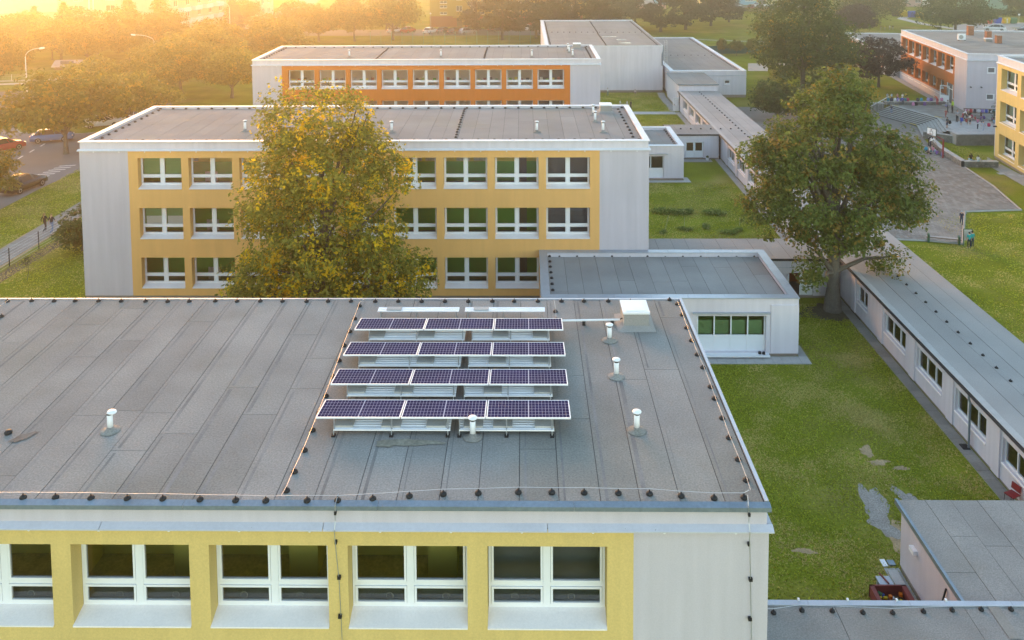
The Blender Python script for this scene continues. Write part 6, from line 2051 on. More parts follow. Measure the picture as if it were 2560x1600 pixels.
def car_meshes():
    prof = [(-2.1, .45, .74), (-2.13, .62, .82), (-2.05, .86, .84), (-1.3, .93, .86), (1.0, .93, .86), (1.75, .84, .84), (2.1, .70, .78), (2.14, .5, .74)]
    b = MB()
    rows = []
    for x, z, w in prof:
        rows.append([(x, -w, .28), (x, -w - .03, max(.5, z * .62)), (x, -w + .04, z), (x, w - .04, z), (x, w + .03, max(.5, z * .62)), (x, w, .28)])
    b.grid(rows)
    b.face(rows[0]); b.face(rows[-1][::-1])
    b.face([rows[0][0], rows[-1][0], rows[-1][5], rows[0][5]])
    body = b
    c = MB()
    lo = [(-1.75, .80), (-1.0, .82), (.45, .82), (1.2, .80)]
    hi = [(-1.35, .60), (-.9, .64), (.1, .64), (.38, .60)]
    zt = [1.34, 1.45, 1.45, 1.36]
    L_ = [[(x, -w, .90) for x, w in lo], [(x, -w, z) for (x, w), z in zip(hi, zt)], [(x, w, z) for (x, w), z in zip(hi, zt)], [(x, w, .90) for x, w in lo]]
    c.grid(L_)
    roof = MB()
    roof.grid([[(x, -w * .98, z + .012) for (x, w), z in zip(hi, zt)], [(x, -w * .4, z + .05) for (x, w), z in zip(hi, zt)], [(x, w * .4, z + .05) for (x, w), z in zip(hi, zt)], [(x, w * .98, z + .012) for (x, w), z in zip(hi, zt)]])
    for s in (-1, 1):
        for i in (0, 1, 2, 3):
            (x0, w0), (x1, w1) = lo[i], hi[i]
            roof.tube([(x0, s * (w0 + .005), .9), (x1, s * (w1 + .005), zt[i])], .035, 4)
    c.face([L_[0][0], L_[1][0], L_[2][0], L_[3][0]])
    c.face([L_[0][3], L_[3][3], L_[2][3], L_[1][3]])
    tyre = MB(); tyre.lathe([(.2, -.1), (.31, -.09), (.32, 0), (.31, .09), (.2, .1)], 14)
    rim = MB(); rim.lathe([(.0, .09), (.18, .105), (.2, .08)], 10, cap=False)
    hl = MB(); hl.box(-.04, .04, -.18, .18, -.07, .07)
    return body, c, roof, tyre, rim, hl


_b, _c, _r, _t, _ri, _h = car_meshes()
M_PAINT = mat('car_paint', (.5, .5, .5), .25, .02, 1, spec=.6)
CB, CG, CR, CT, CRI = _b.mesh('car_body', M_PAINT, True), _c.mesh('car_cabin', M_CARGLASS), _r.mesh('car_roof', M_PAINT), _t.mesh('tyre', M_TYRE, True), _ri.mesh('rim', M_RIM)
CHL, CTL = _h.mesh('head_lamp', M_LAMPW), _h.mesh('tail_lamp', M_LAMPR)
PAINT = {}


def paint(c):
    if c not in PAINT:
        PAINT[c] = mat('car_paint_%d' % len(PAINT), c, .25, .02, 1, spec=.6)
    return PAINT[c]


def car(label, x, y, deg, c, s=1.0, hs=1.0, group=None):
    t = tag(empty('parked_car', (x, y, .005), rad(deg)), label, 'car', group)
    t.scale = (s, s, s * hs)
    recolor(link('body', CB, t), paint(c))
    link('windows', CG, t)
    recolor(link('roof', CR, t), paint(c))
    for (wx, wy) in ((-1.3, -.8), (-1.3, .8), (1.32, -.8), (1.32, .8)):
        w = link('wheel', CT, t, (wx, wy, .32), (rad(90), 0, 0 if wy < 0 else rad(180)))
        link('rim', CRI, w)
    for yy in (-.58, .58):
        link('headlight', CHL, t, (2.1, yy, .64))
        link('tail_light', CTL, t, (-2.1, yy, .74))
    return t


BLK, WHT, SLV, RED_, GRY, NVY, BLU = (.012, .012, .014), (.72, .72, .72), (.42, .43, .45), (.40, .02, .03), (.10, .105, .115), (.02, .03, .06), (.05, .16, .35)
car('black parked car beside the lawn at the left', -45.8, 76.0, 78, BLK, 1.0, 1.0)
car('red car half hidden by a tree at the left edge', -56.2, 89.8, 55, RED_, 1.0)
car('white car half hidden behind the red car at the left edge', -57.5, 85.6, 60, WHT)
pg = 'cars parked under the trees at the left'
for (x, y, d, c, l) in ((-46.4, 91.5, 80, SLV, 'silver car under the tree next to the middle block'), (-46.6, 98.0, 82, WHT, 'white car parked under the trees behind the silver one'), (-53.2, 94.2, 20, BLU, 'light blue car showing between the branches'), (-51.0, 101.3, 25, WHT, 'white car in front of the forked tree'), (-48.5, 105.5, 70, WHT, 'white car parked past the grass island'), (-50.5, 111.5, 65, GRY, 'grey car parked past the grass island'), (-53.0, 117.3, 62, SLV, 'silver car farther along the parking bays'), (-55.3, 123.5, 66, WHT, 'white car farther along the parking bays'),
                        (-57.4, 130.5, 70, SLV, 'silver car parked near the bend of the street'), (-58.6, 137, 78, WHT, 'white car parked near the twin headed lamp'), (-59.4, 143.5, 80, GRY, 'grey car parked before the far trees'), (-60.5, 157, 83, WHT, 'white car farther up the street'), (-61.5, 168, 84, RED_, 'red car farther up the street'), (-62.2, 180, 84, WHT, 'white van like car near the street lamp'), (-64.8, 215, 82, WHT, 'white car on the far street'), (-66.5, 228, 81, SLV, 'silver car on the far street')):
    car(l, x, y, d, c, 1.0, 1.0, pg)
car('dark red car at the left edge by the far road', -79.8, 122.3, 10, (.06, .02, .02))
fg = 'cars in front of the mustard flats'
for (x, y, d, c, l) in ((-21.6, 195.6, 62, WHT, 'white hatchback at the left of the row in front of the mustard flats'), (-18.6, 196.0, 66, GRY, 'dark grey car next to the white hatchback'), (-15.9, 194.8, 62, NVY, 'dark blue car in front of the flats door'), (-13.0, 194.4, 30, SLV, 'silver saloon in front of the mustard flats'), (.9, 200.2, 8, WHT, 'white car seen between the pines'), (5.0, 199.6, 60, SLV, 'silver car beside the hall corner seen under the pines'), (-30, 197, 60, WHT, 'white car under the yellow green trees'), (-27, 197.4, 64, RED_, 'red car under the yellow green trees'), (-6.8, 198.5, 60, GRY, 'grey car behind the front pine')):
    car(l, x, y, d, c, 1.0, 1.0, fg)
cg = 'cars in the car park at the top'
for (x, y, d, c, l) in ((58.9, 248.0, 70, SLV, 'silver estate car at the left of the top car park'), (62.8, 249.3, 66, (.5, .52, .5), 'pale silver car next to the estate car'), (66.8, 252, 70, (.25, .02, .03), 'dark red car in the top car park'), (69.5, 251.5, 66, GRY, 'dark grey car in the middle of the top car park'), (72.7, 251.4, 66, BLK, 'black car in the top car park'), (64.6, 261.5, 8, (.18, .2, .19), 'grey green car in the back row of the top car park'), (71.6, 259.5, 5, WHT, 'white saloon in the back row of the top car park'), (76.2, 251.5, 66, NVY, 'dark blue car in the top car park'), (79.5, 252, 66, GRY, 'dark grey car beside the tall tree in the top car park')):
    car(l, x, y, d, c, 1.05, 1.0, cg)
car('white car behind the orange wing roof', 107.5, 196.0, 150, WHT, 1.1)
car('black car behind the orange wing at the right edge', 112.8, 192.5, 170, BLK, 1.1)
bk_ = tag(empty('motorcycle', (-15.0, 199.5, 0), rad(20)), 'motorcycle parked by the door of the mustard flats', 'motorcycle')
for x in (-.65, .65):
    link('wheel', CT, bk_, (x, 0, .32), (rad(90), 0, 0))
pbox('body', -.5, .5, -.14, .14, .4, .85, M_RED, bk_)
pbox('seat', -.7, .1, -.16, .16, .85, .95, M_BLACK, bk_)

# ------------------------------------------------------------------ people
JB = {'pel': (0, 0, .93), 'spi': (0, .01, 1.13), 'che': (0, -.01, 1.33), 'nec': (0, 0, 1.46), 'hea': (0, -.015, 1.55), 'top': (0, 0, 1.66), 'nos': (0, -.085, 1.56)}
for sd, sx in (('L', 1), ('R', -1)):
    JB.update({'sho' + sd: (.165 * sx, 0, 1.39), 'elb' + sd: (.225 * sx, .03, 1.12), 'wri' + sd: (.23 * sx, -.04, .89), 'han' + sd: (.228 * sx, -.06, .81), 'thu' + sd: (.195 * sx, -.10, .85), 'fin' + sd: (.225 * sx, -.075, .745), 'fio' + sd: (.245 * sx, -.05, .75),
               'hip' + sd: (.09 * sx, 0, .88), 'kne' + sd: (.10 * sx, -.02, .49), 'ank' + sd: (.10 * sx, .03, .09), 'toe' + sd: (.115 * sx, -.14, .035)})
EDG = [('pel', 'spi'), ('spi', 'che'), ('che', 'nec'), ('nec', 'hea'), ('hea', 'top'), ('hea', 'nos')]
for sd in 'LR':
    EDG += [('che', 'sho' + sd), ('sho' + sd, 'elb' + sd), ('elb' + sd, 'wri' + sd), ('wri' + sd, 'han' + sd), ('wri' + sd, 'thu' + sd), ('han' + sd, 'fin' + sd), ('han' + sd, 'fio' + sd), ('pel', 'hip' + sd), ('hip' + sd, 'kne' + sd), ('kne' + sd, 'ank' + sd), ('ank' + sd, 'toe' + sd)]
RADI = {'pel': (.135, .105), 'spi': (.115, .09), 'che': (.14, .10), 'nec': (.05, .05), 'hea': (.078, .09), 'top': (.06, .07), 'nos': (.02, .02), 'sho': (.06, .06), 'elb': (.042, .042), 'wri': (.027, .03), 'han': (.02, .035), 'thu': (.010, .010), 'fin': (.010, .012), 'fio': (.010, .010), 'hip': (.085, .09), 'kne': (.056, .058), 'ank': (.038, .04), 'toe': (.035, .025)}
BMAT = {}


def zone(a, b):
    k = {a[:3], b[:3]}
    if k & {'top', 'nos', 'hea'} or k & {'han', 'thu', 'fin', 'fio'}: return 0
    if k == {'elb', 'wri'}: return 0
    if k & {'toe'}: return 3
    if k & {'hip', 'kne', 'ank'}: return 2
    if k == {'che', 'nec'}: return 0
    return 1


def body_mesh(name, over, shift=(0, 0, 0), long_sleeve=False, shorts=False):
    J = dict(JB)
    J.update(over)
    names_ = list(J)
    me = bpy.data.meshes.new(name + '_bones')
    me.from_pydata([J[k] for k in names_], [(names_.index(a), names_.index(b)) for a, b in EDG], [])
    ob = link(name + '_bones', me)
    md = ob.modifiers.new('skin', 'SKIN')
    md.use_smooth_shade = True
    sv = me.skin_vertices[0].data
    for i, k in enumerate(names_):
        sv[i].radius = RADI[k[:3]]
        sv[i].use_root = (k == 'pel')
    ss = ob.modifiers.new('sub', 'SUBSURF')
    ss.levels = ss.render_levels = 1
    dg = bpy.context.evaluated_depsgraph_get()
    out = bpy.data.meshes.new_from_object(ob.evaluated_get(dg))
    out.name = name
    bpy.data.objects.remove(ob)
    A = np.array([J[a] for a, b in EDG]); Bq = np.array([J[b] for a, b in EDG])
    Z = np.array([zone(a, b) for a, b in EDG])
    n = len(out.polygons)
    cen = np.empty(n * 3, np.float32)
    out.polygons.foreach_get('center', cen)
    cen = cen.reshape(-1, 3)
    d = Bq - A
    t = np.clip(((cen[:, None, :] - A) * d).sum(2) / ((d * d).sum(1) + 1e-9), 0, 1)
    dist = np.linalg.norm(cen[:, None, :] - (A + t[..., None] * d), axis=2)
    mi = Z[dist.argmin(1)]
    if long_sleeve:
        am = [i for i, (a, b) in enumerate(EDG) if {a[:3], b[:3]} == {'elb', 'wri'}]
        mi = np.where(np.isin(dist.argmin(1), am), 1, mi)
    if shorts:
        am = [i for i, (a, b) in enumerate(EDG) if {a[:3], b[:3]} == {'kne', 'ank'}]
        mi = np.where(np.isin(dist.argmin(1), am), 0, mi)
    out.materials.clear()
    for m in (M_SKIN, M_WHITE, M_BLACK, M_BLACK):
        out.materials.append(m)
    out.polygons.foreach_set('material_index', mi.astype(np.int32))
    out.polygons.foreach_set('use_smooth', [True] * n)
    return out, J


M_SKIN = mat('skin', (.50, .31, .22), .6, .05, 4)
M_HAIRB = mat('hair_brown', (.07, .04, .022), .7, .2, 20)
M_HAIRD = mat('hair_dark', (.018, .013, .01), .7, .2, 20)
M_HAIRL = mat('hair_blond', (.34, .23, .10), .7, .2, 20)


def mv(names_, dx=0, dy=0, dz=0, base=None):
    b = base or JB
    return {k: (b[k][0] + dx, b[k][1] + dy, b[k][2] + dz) for k in names_}


walk = {'kneL': (.10, -.2, .52), 'ankL': (.10, -.16, .10), 'toeL': (.11, -.33, .05), 'kneR': (-.10, .02, .48), 'ankR': (-.10, .30, .13), 'toeR': (-.11, .16, .03),
        'elbL': (.22, .14, 1.14), 'wriL': (.22, .12, .92), 'hanL': (.22, .11, .84), 'thuL': (.19, .06, .88), 'finL': (.22, .1, .78), 'fioL': (.24, .12, .78),
        'elbR': (-.22, -.1, 1.14), 'wriR': (-.21, -.26, .98), 'hanR': (-.2, -.32, .93), 'thuR': (-.17, -.32, .97), 'finR': (-.2, -.37, .88), 'fioR': (-.22, -.36, .9)}
hold = {}
for sd, sx in (('L', 1), ('R', -1)):
    hold.update({'elb' + sd: (.22 * sx, .02, 1.13), 'wri' + sd: (.13 * sx, -.2, 1.05), 'han' + sd: (.09 * sx, -.25, 1.06), 'thu' + sd: (.08 * sx, -.22, 1.10), 'fin' + sd: (.05 * sx, -.29, 1.07), 'fio' + sd: (.06 * sx, -.28, 1.04)})
bend = {'spi': (0, -.14, 1.08), 'che': (0, -.34, 1.18), 'nec': (0, -.46, 1.22), 'hea': (0, -.55, 1.23), 'top': (0, -.64, 1.27), 'nos': (0, -.58, 1.15)}
for sd, sx in (('L', 1), ('R', -1)):
    bend.update({'sho' + sd: (.165 * sx, -.38, 1.18), 'elb' + sd: (.2 * sx, -.45, .92), 'wri' + sd: (.17 * sx, -.58, .73), 'han' + sd: (.15 * sx, -.62, .66), 'thu' + sd: (.12 * sx, -.64, .7), 'fin' + sd: (.15 * sx, -.65, .60), 'fio' + sd: (.17 * sx, -.64, .61)})
sit = {}
for k in ('pel', 'spi', 'che', 'nec', 'hea', 'top', 'nos'):
    sit[k] = (JB[k][0], JB[k][1] - (.05 if k != 'pel' else 0), JB[k][2] - .83)
for sd, sx in (('L', 1), ('R', -1)):
    for k in ('sho', 'elb', 'wri', 'han', 'thu', 'fin', 'fio'):
        q = JB[k + sd]
        sit[k + sd] = (q[0], q[1] - .05 - (.28 if k not in ('sho', 'elb') else 0), q[2] - .83 + (.22 if k not in ('sho', 'elb') else .06))
    sit.update({'hip' + sd: (.10 * sx, -.02, .09), 'kne' + sd: (.13 * sx, -.42, .34), 'ank' + sd: (.12 * sx, -.66, .07), 'toe' + sd: (.13 * sx, -.83, .06)})
sitw = dict(sit)     # seated with legs hanging
for sd, sx in (('L', 1), ('R', -1)):
    sitw.update({'kne' + sd: (.11 * sx, -.44, .10), 'ank' + sd: (.11 * sx, -.48, -.32), 'toe' + sd: (.12 * sx, -.64, -.36)})
POSE = {'stand': body_mesh('pose_stand', {}), 'walk': body_mesh('pose_walk', walk), 'hold': body_mesh('pose_hold', hold), 'bend': body_mesh('pose_bend', bend), 'sit': body_mesh('pose_sit', sit), 'sitw': body_mesh('pose_sitw', sitw),
        'standls': body_mesh('pose_stand_ls', {}, long_sleeve=True), 'walkls': body_mesh('pose_walk_ls', walk, long_sleeve=True), 'bendls': body_mesh('pose_bend_ls', bend, long_sleeve=True), 'stands': body_mesh('pose_stand_s', {}, shorts=True), 'walks': body_mesh('pose_walk_s', walk, shorts=True), 'sits': body_mesh('pose_sit_s', sit, shorts=True), 'holds': body_mesh('pose_hold_s', hold, shorts=True)}


def hair_mesh(J, long_):
    h = Vector(J['hea']); t = Vector(J['top']); nz = Vector(J['nos'])
    up = (t - h).normalized()
    fwd = (nz - h); fwd = (fwd - up * fwd.dot(up)).normalized()
    rt = up.cross(fwd)
    c = h + up * .045
    b = MB()
    rows = []
    for i in range(6):
        a = i / 5 * 1.9
        row = []
        for k in range(12):
            p = 2 * math.pi * k / 12
            f = math.cos(p)
            aa = a * (.62 if f > .35 else 1.0)
            row.append(c + up * (.105 * math.cos(aa)) + (fwd * f * .105 + rt * math.sin(p) * .092) * math.sin(aa) - fwd * .012)
        rows.append(row)
    b.grid(rows, True)
    if long_:
        b.tube([c - fwd * .09 + up * .02, c - fwd * .125 - up * .12, c - fwd * .12 - up * .27, c - fwd * .1 - up * .38], [.06, .065, .055, .02], 8)
    return b.mesh('hair', M_HAIRB, True)


HAIR = {}
CLO = {}


def cloth(c):
    if c not in CLO:
        CLO[c] = mat('cloth_%d' % len(CLO), c, .9, .12, 12)
    return CLO[c]


def person(label, x, y, z, h, deg, pose, top, pants, shoes=(.5, .5, .5), hair=M_HAIRB, long_=False, group=None, rest=1.68):
    me, J = POSE[pose]
    s = h / rest
    o = link('person', me, None, (x, y, z), (0, 0, rad(deg)), (s, s, s))
    tag(o, label, 'person', group)
    for i, m in enumerate((M_SKIN, cloth(top), cloth(pants), cloth(shoes))):
        o.material_slots[i].link = 'OBJECT'
        o.material_slots[i].material = m
    key = (pose, long_)
    if key not in HAIR:
        HAIR[key] = hair_mesh(J, long_)
    hh = link('hair', HAIR[key], o)
    recolor(hh, hair)
    return o


cBLK, cWHT, cNVY, cJNS, cRED, cTEA, cPNK, cGRY, cPUR, cYEL, cORG, cLBL, cOLV = (.015, .015, .018), (.7, .7, .7), (.02, .025, .06), (.12, .2, .36), (.42, .03, .04), (.02, .33, .33), (.6, .22, .34), (.25, .26, .28), (.22, .10, .40), (.6, .45, .02), (.6, .12, .04), (.3, .5, .65), (.14, .14, .06)
person('woman in a black top and dark trousers walking on the footpath at the left', -37.45, 64.7, .03, 1.56, 160, 'walkls', cBLK, (.03, .02, .022), (.45, .40, .38), M_HAIRL, True)
person('woman in a dark top and light jeans walking on the footpath at the left', -36.82, 64.55, .03, 1.54, 165, 'walk', (.02, .018, .022), cJNS, (.6, .6, .6), M_HAIRL, False)
person('child in dark top and blue jeans standing on the stairs', 45.2, 104.8, .62, 1.08, 175, 'stand', cNVY, cJNS, hair=M_HAIRL)
person('child in a rust red dress walking at the top of the stairs', 49.2, 99.4, ZT, 1.05, -60, 'walk', (.36, .08, .07), (.36, .08, .07), hair=M_HAIRB)
person('boy with a grey backpack standing at the top of the stairs', 46.85, 94.3, ZT, 1.25, 200, 'stands', (.03, .045, .06), (.05, .06, .12), (.1, .02, .02), hair=M_HAIRB)
person('teacher in a grey top and black trousers standing on the terrace', 49.2, 96.8, ZT, 1.55, 10, 'hold', (.32, .34, .38), cBLK, cWHT, M_HAIRB)
person('woman in a white top leaning over behind the teacher', 50.6, 98.3, ZT, 1.45, 60, 'bend', cWHT, cRED, hair=M_HAIRL)
person('child with a blue backpack and orange cap beside the teacher', 49.0, 95.5, ZT, 1.12, 170, 'stands', (.03, .10, .26), (.1, .13, .2), cWHT, cloth(cORG))
person('child in a tan top stretching towards the bags', 49.95, 96.0, ZT, 1.15, 70, 'bend', (.25, .12, .06), (.22, .14, .09))
person('child in white top and dark shorts among the group on the terrace', 50.2, 95.9, ZT, 1.2, 20, 'stands', cWHT, cNVY, hair=M_HAIRD)
person('child in a pale jacket bending over in the middle of the terrace', 49.9, 93.7, ZT, 1.1, 90, 'bendls', (.6, .58, .58), cBLK, hair=M_HAIRD)
person('child in patterned blue trousers with a maroon backpack', 50.1, 92.9, ZT, 1.1, 110, 'walk', (.35, .38, .48), (.35, .38, .5), cWHT, M_HAIRB)
person('child in red sitting near the bags on the terrace', 52.0, 98.2, ZT, 1.1, 200, 'sit', cRED, cGRY)
person('child in purple sitting at the back of the terrace group', 52.8, 98.4, ZT, 1.1, 190, 'sit', cPUR, cNVY, hair=M_HAIRD)
person('child with pale hair sitting on the terrace', 52.4, 97.4, ZT, 1.1, 210, 'sits', (.3, .3, .3), cGRY, hair=M_HAIRL)
person('child in a pink top sitting in the terrace group', 51.6, 96.9, ZT, 1.1, 150, 'sit', cPNK, cJNS)
person('child in light blue sitting at the right of the terrace group', 53.3, 96.6, ZT, 1.1, 170, 'sit', cLBL, cGRY, hair=M_HAIRL)
person('child in white sitting behind the red bag', 51.2, 98.9, ZT, 1.1, 230, 'sit', cWHT, cBLK)
person('child in maroon standing at the back of the group', 51.7, 99.4, ZT, 1.1, 20, 'stand', (.25, .03, .06), cNVY, hair=M_HAIRD)
person('woman in orange top and red trousers bending over the low wall', 51.8, 106.9, ZT, 1.45, 190, 'bend', (.55, .12, .06), (.45, .03, .08), hair=M_HAIRL)
person('man in a yellow safety vest by the open door', 51.5, 102.5, ZT, 1.6, -90, 'standls', (.45, .65, .03), cBLK, cBLK, M_HAIRD)
person('person in a grey jacket next to the man in the safety vest', 51.05, 102.75, ZT, 1.5, 70, 'standls', (.2, .21, .23), cBLK, cBLK, M_HAIRD)
person('woman in a white shirt and navy trousers bending at the basketball post', 42.85, 89.7, 0, 1.62, 75, 'bend', cWHT, cNVY, cWHT, M_HAIRB)
person('person in black stooping behind the woman in the white shirt', 43.4, 91.2, 0, 1.5, 60, 'bendls', cBLK, cBLK, cBLK, M_HAIRD)
sg = 'children sitting around the basketball post'
for (x, y, d, tp_, pn, l, hr_) in ((43.0, 89.0, 100, cPNK, cJNS, 'child in pink sitting against the stone wall by the post', M_HAIRB), (42.9, 88.3, 110, cLBL, cBLK, 'child in light blue sitting against the stone wall by the post', M_HAIRD), (42.5, 88.6, 250, cWHT, cNVY, 'child in white sitting in front of the basketball post', M_HAIRL), (42.75, 87.7, 120, cPUR, cGRY, 'child in purple sitting close to the basketball post', M_HAIRB), (42.3, 88.0, 270, (.05, .18, .2), cBLK, 'child in dark teal sitting in front of the basketball post', M_HAIRD), (43.2, 89.7, 95, (.5, .3, .3), cGRY, 'child in dusty red sitting below the bending woman', M_HAIRB)):
    person(l, x - .3, y - .3, .02, 1.2, d, 'sit', tp_, pn, hair=hr_, group=sg)
person('girl in a black top sitting on the stone wall with her back turned', 43.75, 83.15, .62, 1.35, 175, 'sitw', cBLK, cLBL, hair=M_HAIRB, long_=True)
person('child in white sitting on the stone wall beside the girl in black', 44.15, 82.65, .62, 1.2, 120, 'sit', cWHT, cLBL, hair=M_HAIRD)
bw = 'children on the upper lawn behind the stairs'
for (x, y, d, tp_, pn, l, ps) in ((46.7, 109.6, 0, (.3, .35, .36), cNVY, 'child in grey standing at the left of the upper lawn', 'stand'), (47.2, 109.5, 20, cLBL, cNVY, 'child in light blue standing on the upper lawn', 'stand'), (47.9, 109.4, -20, (.55, .25, .22), cBLK, 'child in salmon standing behind the low wall', 'stand'), (48.5, 109.3, 10, cWHT, cWHT, 'child in white standing behind the low wall', 'hold'), (50.4, 112.6, 0, cYEL, cBLK, 'child in yellow crouching on the upper lawn', 'sit')):
    person(l, x, y, ZT + .02, 1.05, d, ps, tp_, pn, hair=M_HAIRB, group=bw)
person('child in bright blue leaning on the low wall', 47.6, 107.1, ZT, 1.05, 180, 'stand', (.03, .07, .4), cNVY)
person('child in teal at the foot of the handrail', 42.5, 105.2, 0, 1.1, 90, 'stand', cTEA, cBLK)
person('child in pink crouching on the yard beside the maple', 40.4, 89.0, 0, 1.1, 30, 'sit', cPNK, (.6, .5, .5), hair=M_HAIRD)
person('boy with a light blue cap and navy clothes walking along the yard edge', 34.2, 66.1, .03, 1.18, -20, 'walk', cNVY, (.02, .04, .06), hair=cloth(cLBL))
person('child in a teal shirt and dark trousers standing at the near yard corner', 32.35, 61.35, 0, 1.22, 175, 'stand', cTEA, (.02, .022, .04), cWHT, M_HAIRD)
person('second dark haired child right behind the one in teal', 32.7, 61.6, 0, 1.2, 165, 'stand', (.02, .28, .28), cNVY, cWHT, M_HAIRD)
person('child in white shirt and green trousers on the lawn by the sports hall', 11.75, 119.9, 0, 1.15, 150, 'hold', cWHT, (.05, .18, .2), hair=M_HAIRL)
person('child sitting against the sports hall wall', 15.85, 121.7, 0, 1.15, 0, 'sits', (.6, .5, .5), cNVY, hair=M_HAIRD)
person('child in white walking behind the middle roof hatch', 12.5, 110.9, 0, 1.25, 90, 'walk', cWHT, cGRY, hair=M_HAIRL)
person('child in white with fair hair next to the one in black', 13.4, 110.9, 0, 1.15, 60, 'stand', cWHT, cNVY, hair=M_HAIRL)
person('child in black standing behind the middle roof', 13.85, 110.5, 0, 1.2, -60, 'stand', cBLK, cBLK, hair=M_HAIRD)
fl = 'people on the far lawn'
for (x, y, tp_, l) in ((83.6, 198.6, cYEL, 'person in yellow on the far lawn'), (84.8, 198.8, cWHT, 'person in white on the far lawn'), (85.7, 199.2, cBLK, 'person in black on the far lawn'), (82.6, 198.4, (.2, .15, .1), 'person in brown on the far lawn')):
    person(l, x, y, 0, 1.15, 0, 'stand', tp_, cGRY, group=fl)
person('person in white walking past the recycling containers', 118.1, 210.0, 0, 1.6, 80, 'walk', cWHT, cWHT)

# school bags
bg = MB()
rows = []
for z, w, d in ((0, .15, .07), (.06, .17, .1), (.25, .17, .1), (.37, .14, .08), (.42, .08, .04)):
    rows.append([(w * math.copysign(abs(math.cos(a)) ** .5, math.cos(a)), d * math.copysign(abs(math.sin(a)) ** .5, math.sin(a)), z) for a in np.linspace(0, 2 * math.pi, 12, endpoint=False)])
b_, n_ = bg.grid(rows, True)
bg.f.append(tuple(range(b_ + 4 * 12, b_ + 5 * 12))); bg.m.append(0)
bg.f.append(tuple(range(b_ + 11, b_ - 1, -1))); bg.m.append(0)
BAG = bg.mesh('backpack', M_BLACK, True)
pk_ = MB(); pk_.grid([[(-.11, -.1, .06), (.11, -.1, .06)], [(-.12, -.14, .1), (.12, -.14, .1)], [(-.12, -.14, .2), (.12, -.14, .2)], [(-.11, -.1, .24), (.11, -.1, .24)]])
POCK = pk_.mesh('pocket', M_BLACK)
sp_ = MB(); sp_.tube([(-.08, .08, .38), (-.09, .15, .3), (-.09, .14, .12), (-.1, .08, .04)], .018, 5)
STRP = sp_.mesh('strap', M_BLACK)


def bag(label, x, y, z, deg, c, c2=None, s=1.0, lie=False, group=None):
    t = tag(link('backpack', BAG, None, (x, y, z + (.1 * s if lie else 0)), (rad(80) if lie else 0, 0, rad(deg)), (s, s, s)), label, 'backpack', group)
    recolor(t, cloth(c))
    p = link('pocket', POCK, t)
    recolor(p, cloth(c2 or c))
    st_ = link('strap', STRP, t)
    recolor(st_, cloth(cBLK))


cols = {'navy': cNVY, 'white': (.55, .55, .6), 'purple': (.25, .18, .5), 'blue': (.03, .08, .42), 'teal': (.03, .2, .25), 'crimson': (.45, .02, .10), 'turquoise': (.03, .3, .42), 'lilac': (.30, .28, .55), 'pink': (.6, .22, .4), 'black': cBLK, 'red': cRED, 'violet': (.16, .07, .28)}
for i, (x, cn) in enumerate(((45.9, 'teal'), (46.3, 'navy'), (46.75, 'white'), (47.15, 'purple'), (47.6, 'blue'), (48.05, 'teal'), (48.35, 'crimson'), (49.6, 'navy'), (50.05, 'turquoise'), (50.9, 'lilac'), (51.3, 'violet'), (52.6, 'pink'))):
    other = {5: 'second teal', 7: 'second navy'}.get(i, cn)
    bag('%s school bag standing on the low wall behind the stairs' % other, x, 107.45, ZT + .42, RN.uniform(-25, 25), cols[cn], cols['white'] if cn in ('white', 'purple') else None, 1.0)
for (x, y, cn, l) in ((48.7, 106.7, 'pink', 'pink and white school bag lying on the terrace below the wall'), (49.1, 106.75, 'black', 'black school bag lying on the terrace below the wall'), (50.2, 106.8, 'violet', 'violet school bag on the terrace below the wall'), (52.6, 106.2, 'lilac', 'lilac school bag on the door step'), (51.9, 102.0, 'lilac', 'lilac school bag beside the man in the vest'), (52.4, 101.7, 'black', 'black school bag beside the corner of the orange wing'), (52.9, 101.2, 'black', 'second black school bag at the corner of the orange wing')):
    bag(l, x, y, ZT, RN.uniform(-40, 40), cols[cn], None, 1.05, RN.random() < .4)
wb = tag(empty('bag_rack', (53.9, 100.55, ZT), rad(-7)), 'low brown bench rack along the grey end wall holding school bags', 'bench')
pbox('top_board', -1.9, 1.8, -.18, .18, .36, .42, M_WOOD, wb)
for x in (-1.7, 0, 1.6):
    pbox('leg', x - .05, x + .05, -.16, .16, 0, .36, M_WOOD, wb)
pbox('back_rail', -1.9, 1.8, .18, .22, .75, .85, M_WOOD, wb)
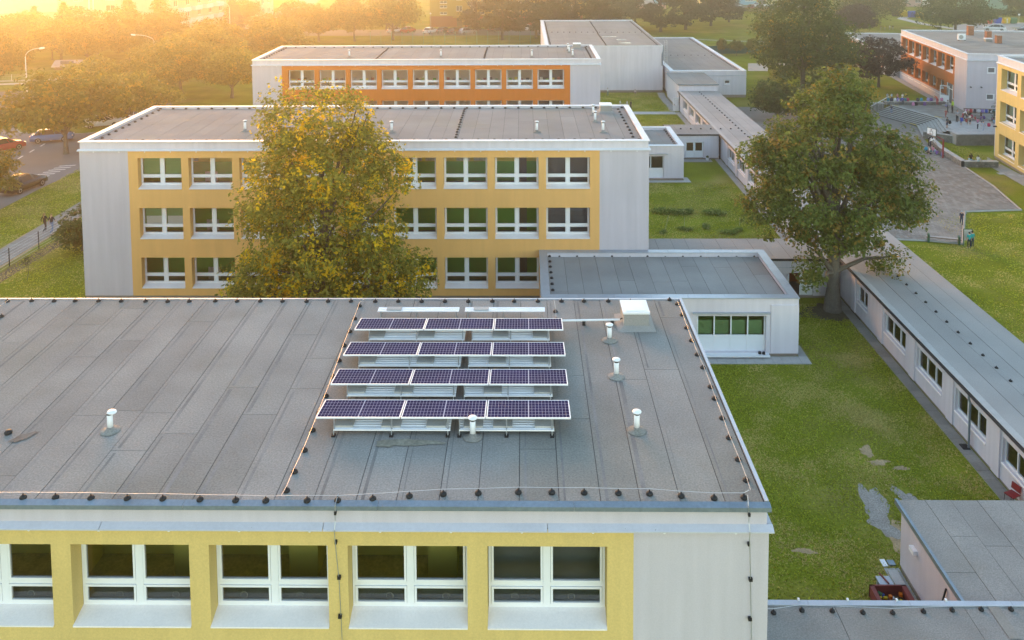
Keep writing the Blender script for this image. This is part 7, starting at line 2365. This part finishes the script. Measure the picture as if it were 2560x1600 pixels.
pbox('rail_post', -1.85, -1.78, .17, .23, .42, .75, M_WOOD, wb)
pbox('rail_post', 1.7, 1.77, .17, .23, .42, .75, M_WOOD, wb)
for i, cn in enumerate(('pink', 'red', 'navy', 'white', 'purple', 'blue', 'black', 'teal')):
    bag('%s school bag hanging on the rack at the grey end wall' % cn, 52.3 + i * .42, 100.62 - i * .05, ZT + .43, RN.uniform(-15, 15), cols[cn], cols['white'] if i % 3 == 0 else None, .95)
for (x, y, cn, l) in ((51.6, 99.8, 'navy', 'navy school bag among the sitting children'), (52.3, 99.6, 'crimson', 'crimson school bag among the sitting children'), (50.6, 97.4, 'red', 'red school bag on the floor in front of the group'), (53.4, 99.0, 'violet', 'violet school bag right of the sitting children'), (53.9, 98.0, 'pink', 'pink school bag near the small spruce'), (50.6, 92.75, 'crimson', 'maroon school bag carried by the child in patterned trousers'), (47.05, 94.1, 'black', 'grey black backpack worn by the boy at the top of the stairs'), (49.0, 95.35, 'blue', 'bright blue backpack worn by the child in the orange cap')):
    worn = 'worn' in l or 'carried' in l
    bag(l, x, y, ZT + (.55 if worn else 0), RN.uniform(-40, 40), cols[cn], None, .9)
for (x, y, cn, l) in ((43.3, 88.0, 'navy', 'navy school bag beside the sitting children at the post'), (42.2, 89.2, 'turquoise', 'turquoise school bag beside the sitting children at the post'), (43.0, 87.2, 'lilac', 'lilac school bag behind the basketball post')):
    bag(l, x, y, 0, RN.uniform(-40, 40), cols[cn], None, 1.0)

# ------------------------------------------------------------------ haze added for the warm glow of a lens flare
hz = MB()
hz.box(-330, 330, -60, 620, -1.5, 46)
hm = bpy.data.materials.new('glow_haze')
hm.use_nodes = True
hn = hm.node_tree
hn.nodes.remove(hn.nodes['Principled BSDF'])
pv = hn.nodes.new('ShaderNodeVolumePrincipled')
pv.inputs['Color'].default_value = (.95, .93, .9, 1)
pv.inputs['Density'].default_value = 0.0016
pv.inputs['Anisotropy'].default_value = 0.9
hn.links.new(pv.outputs[0], hn.nodes['Material Output'].inputs['Volume'])
hz.build('haze', hm)['kind'] = 'stuff'
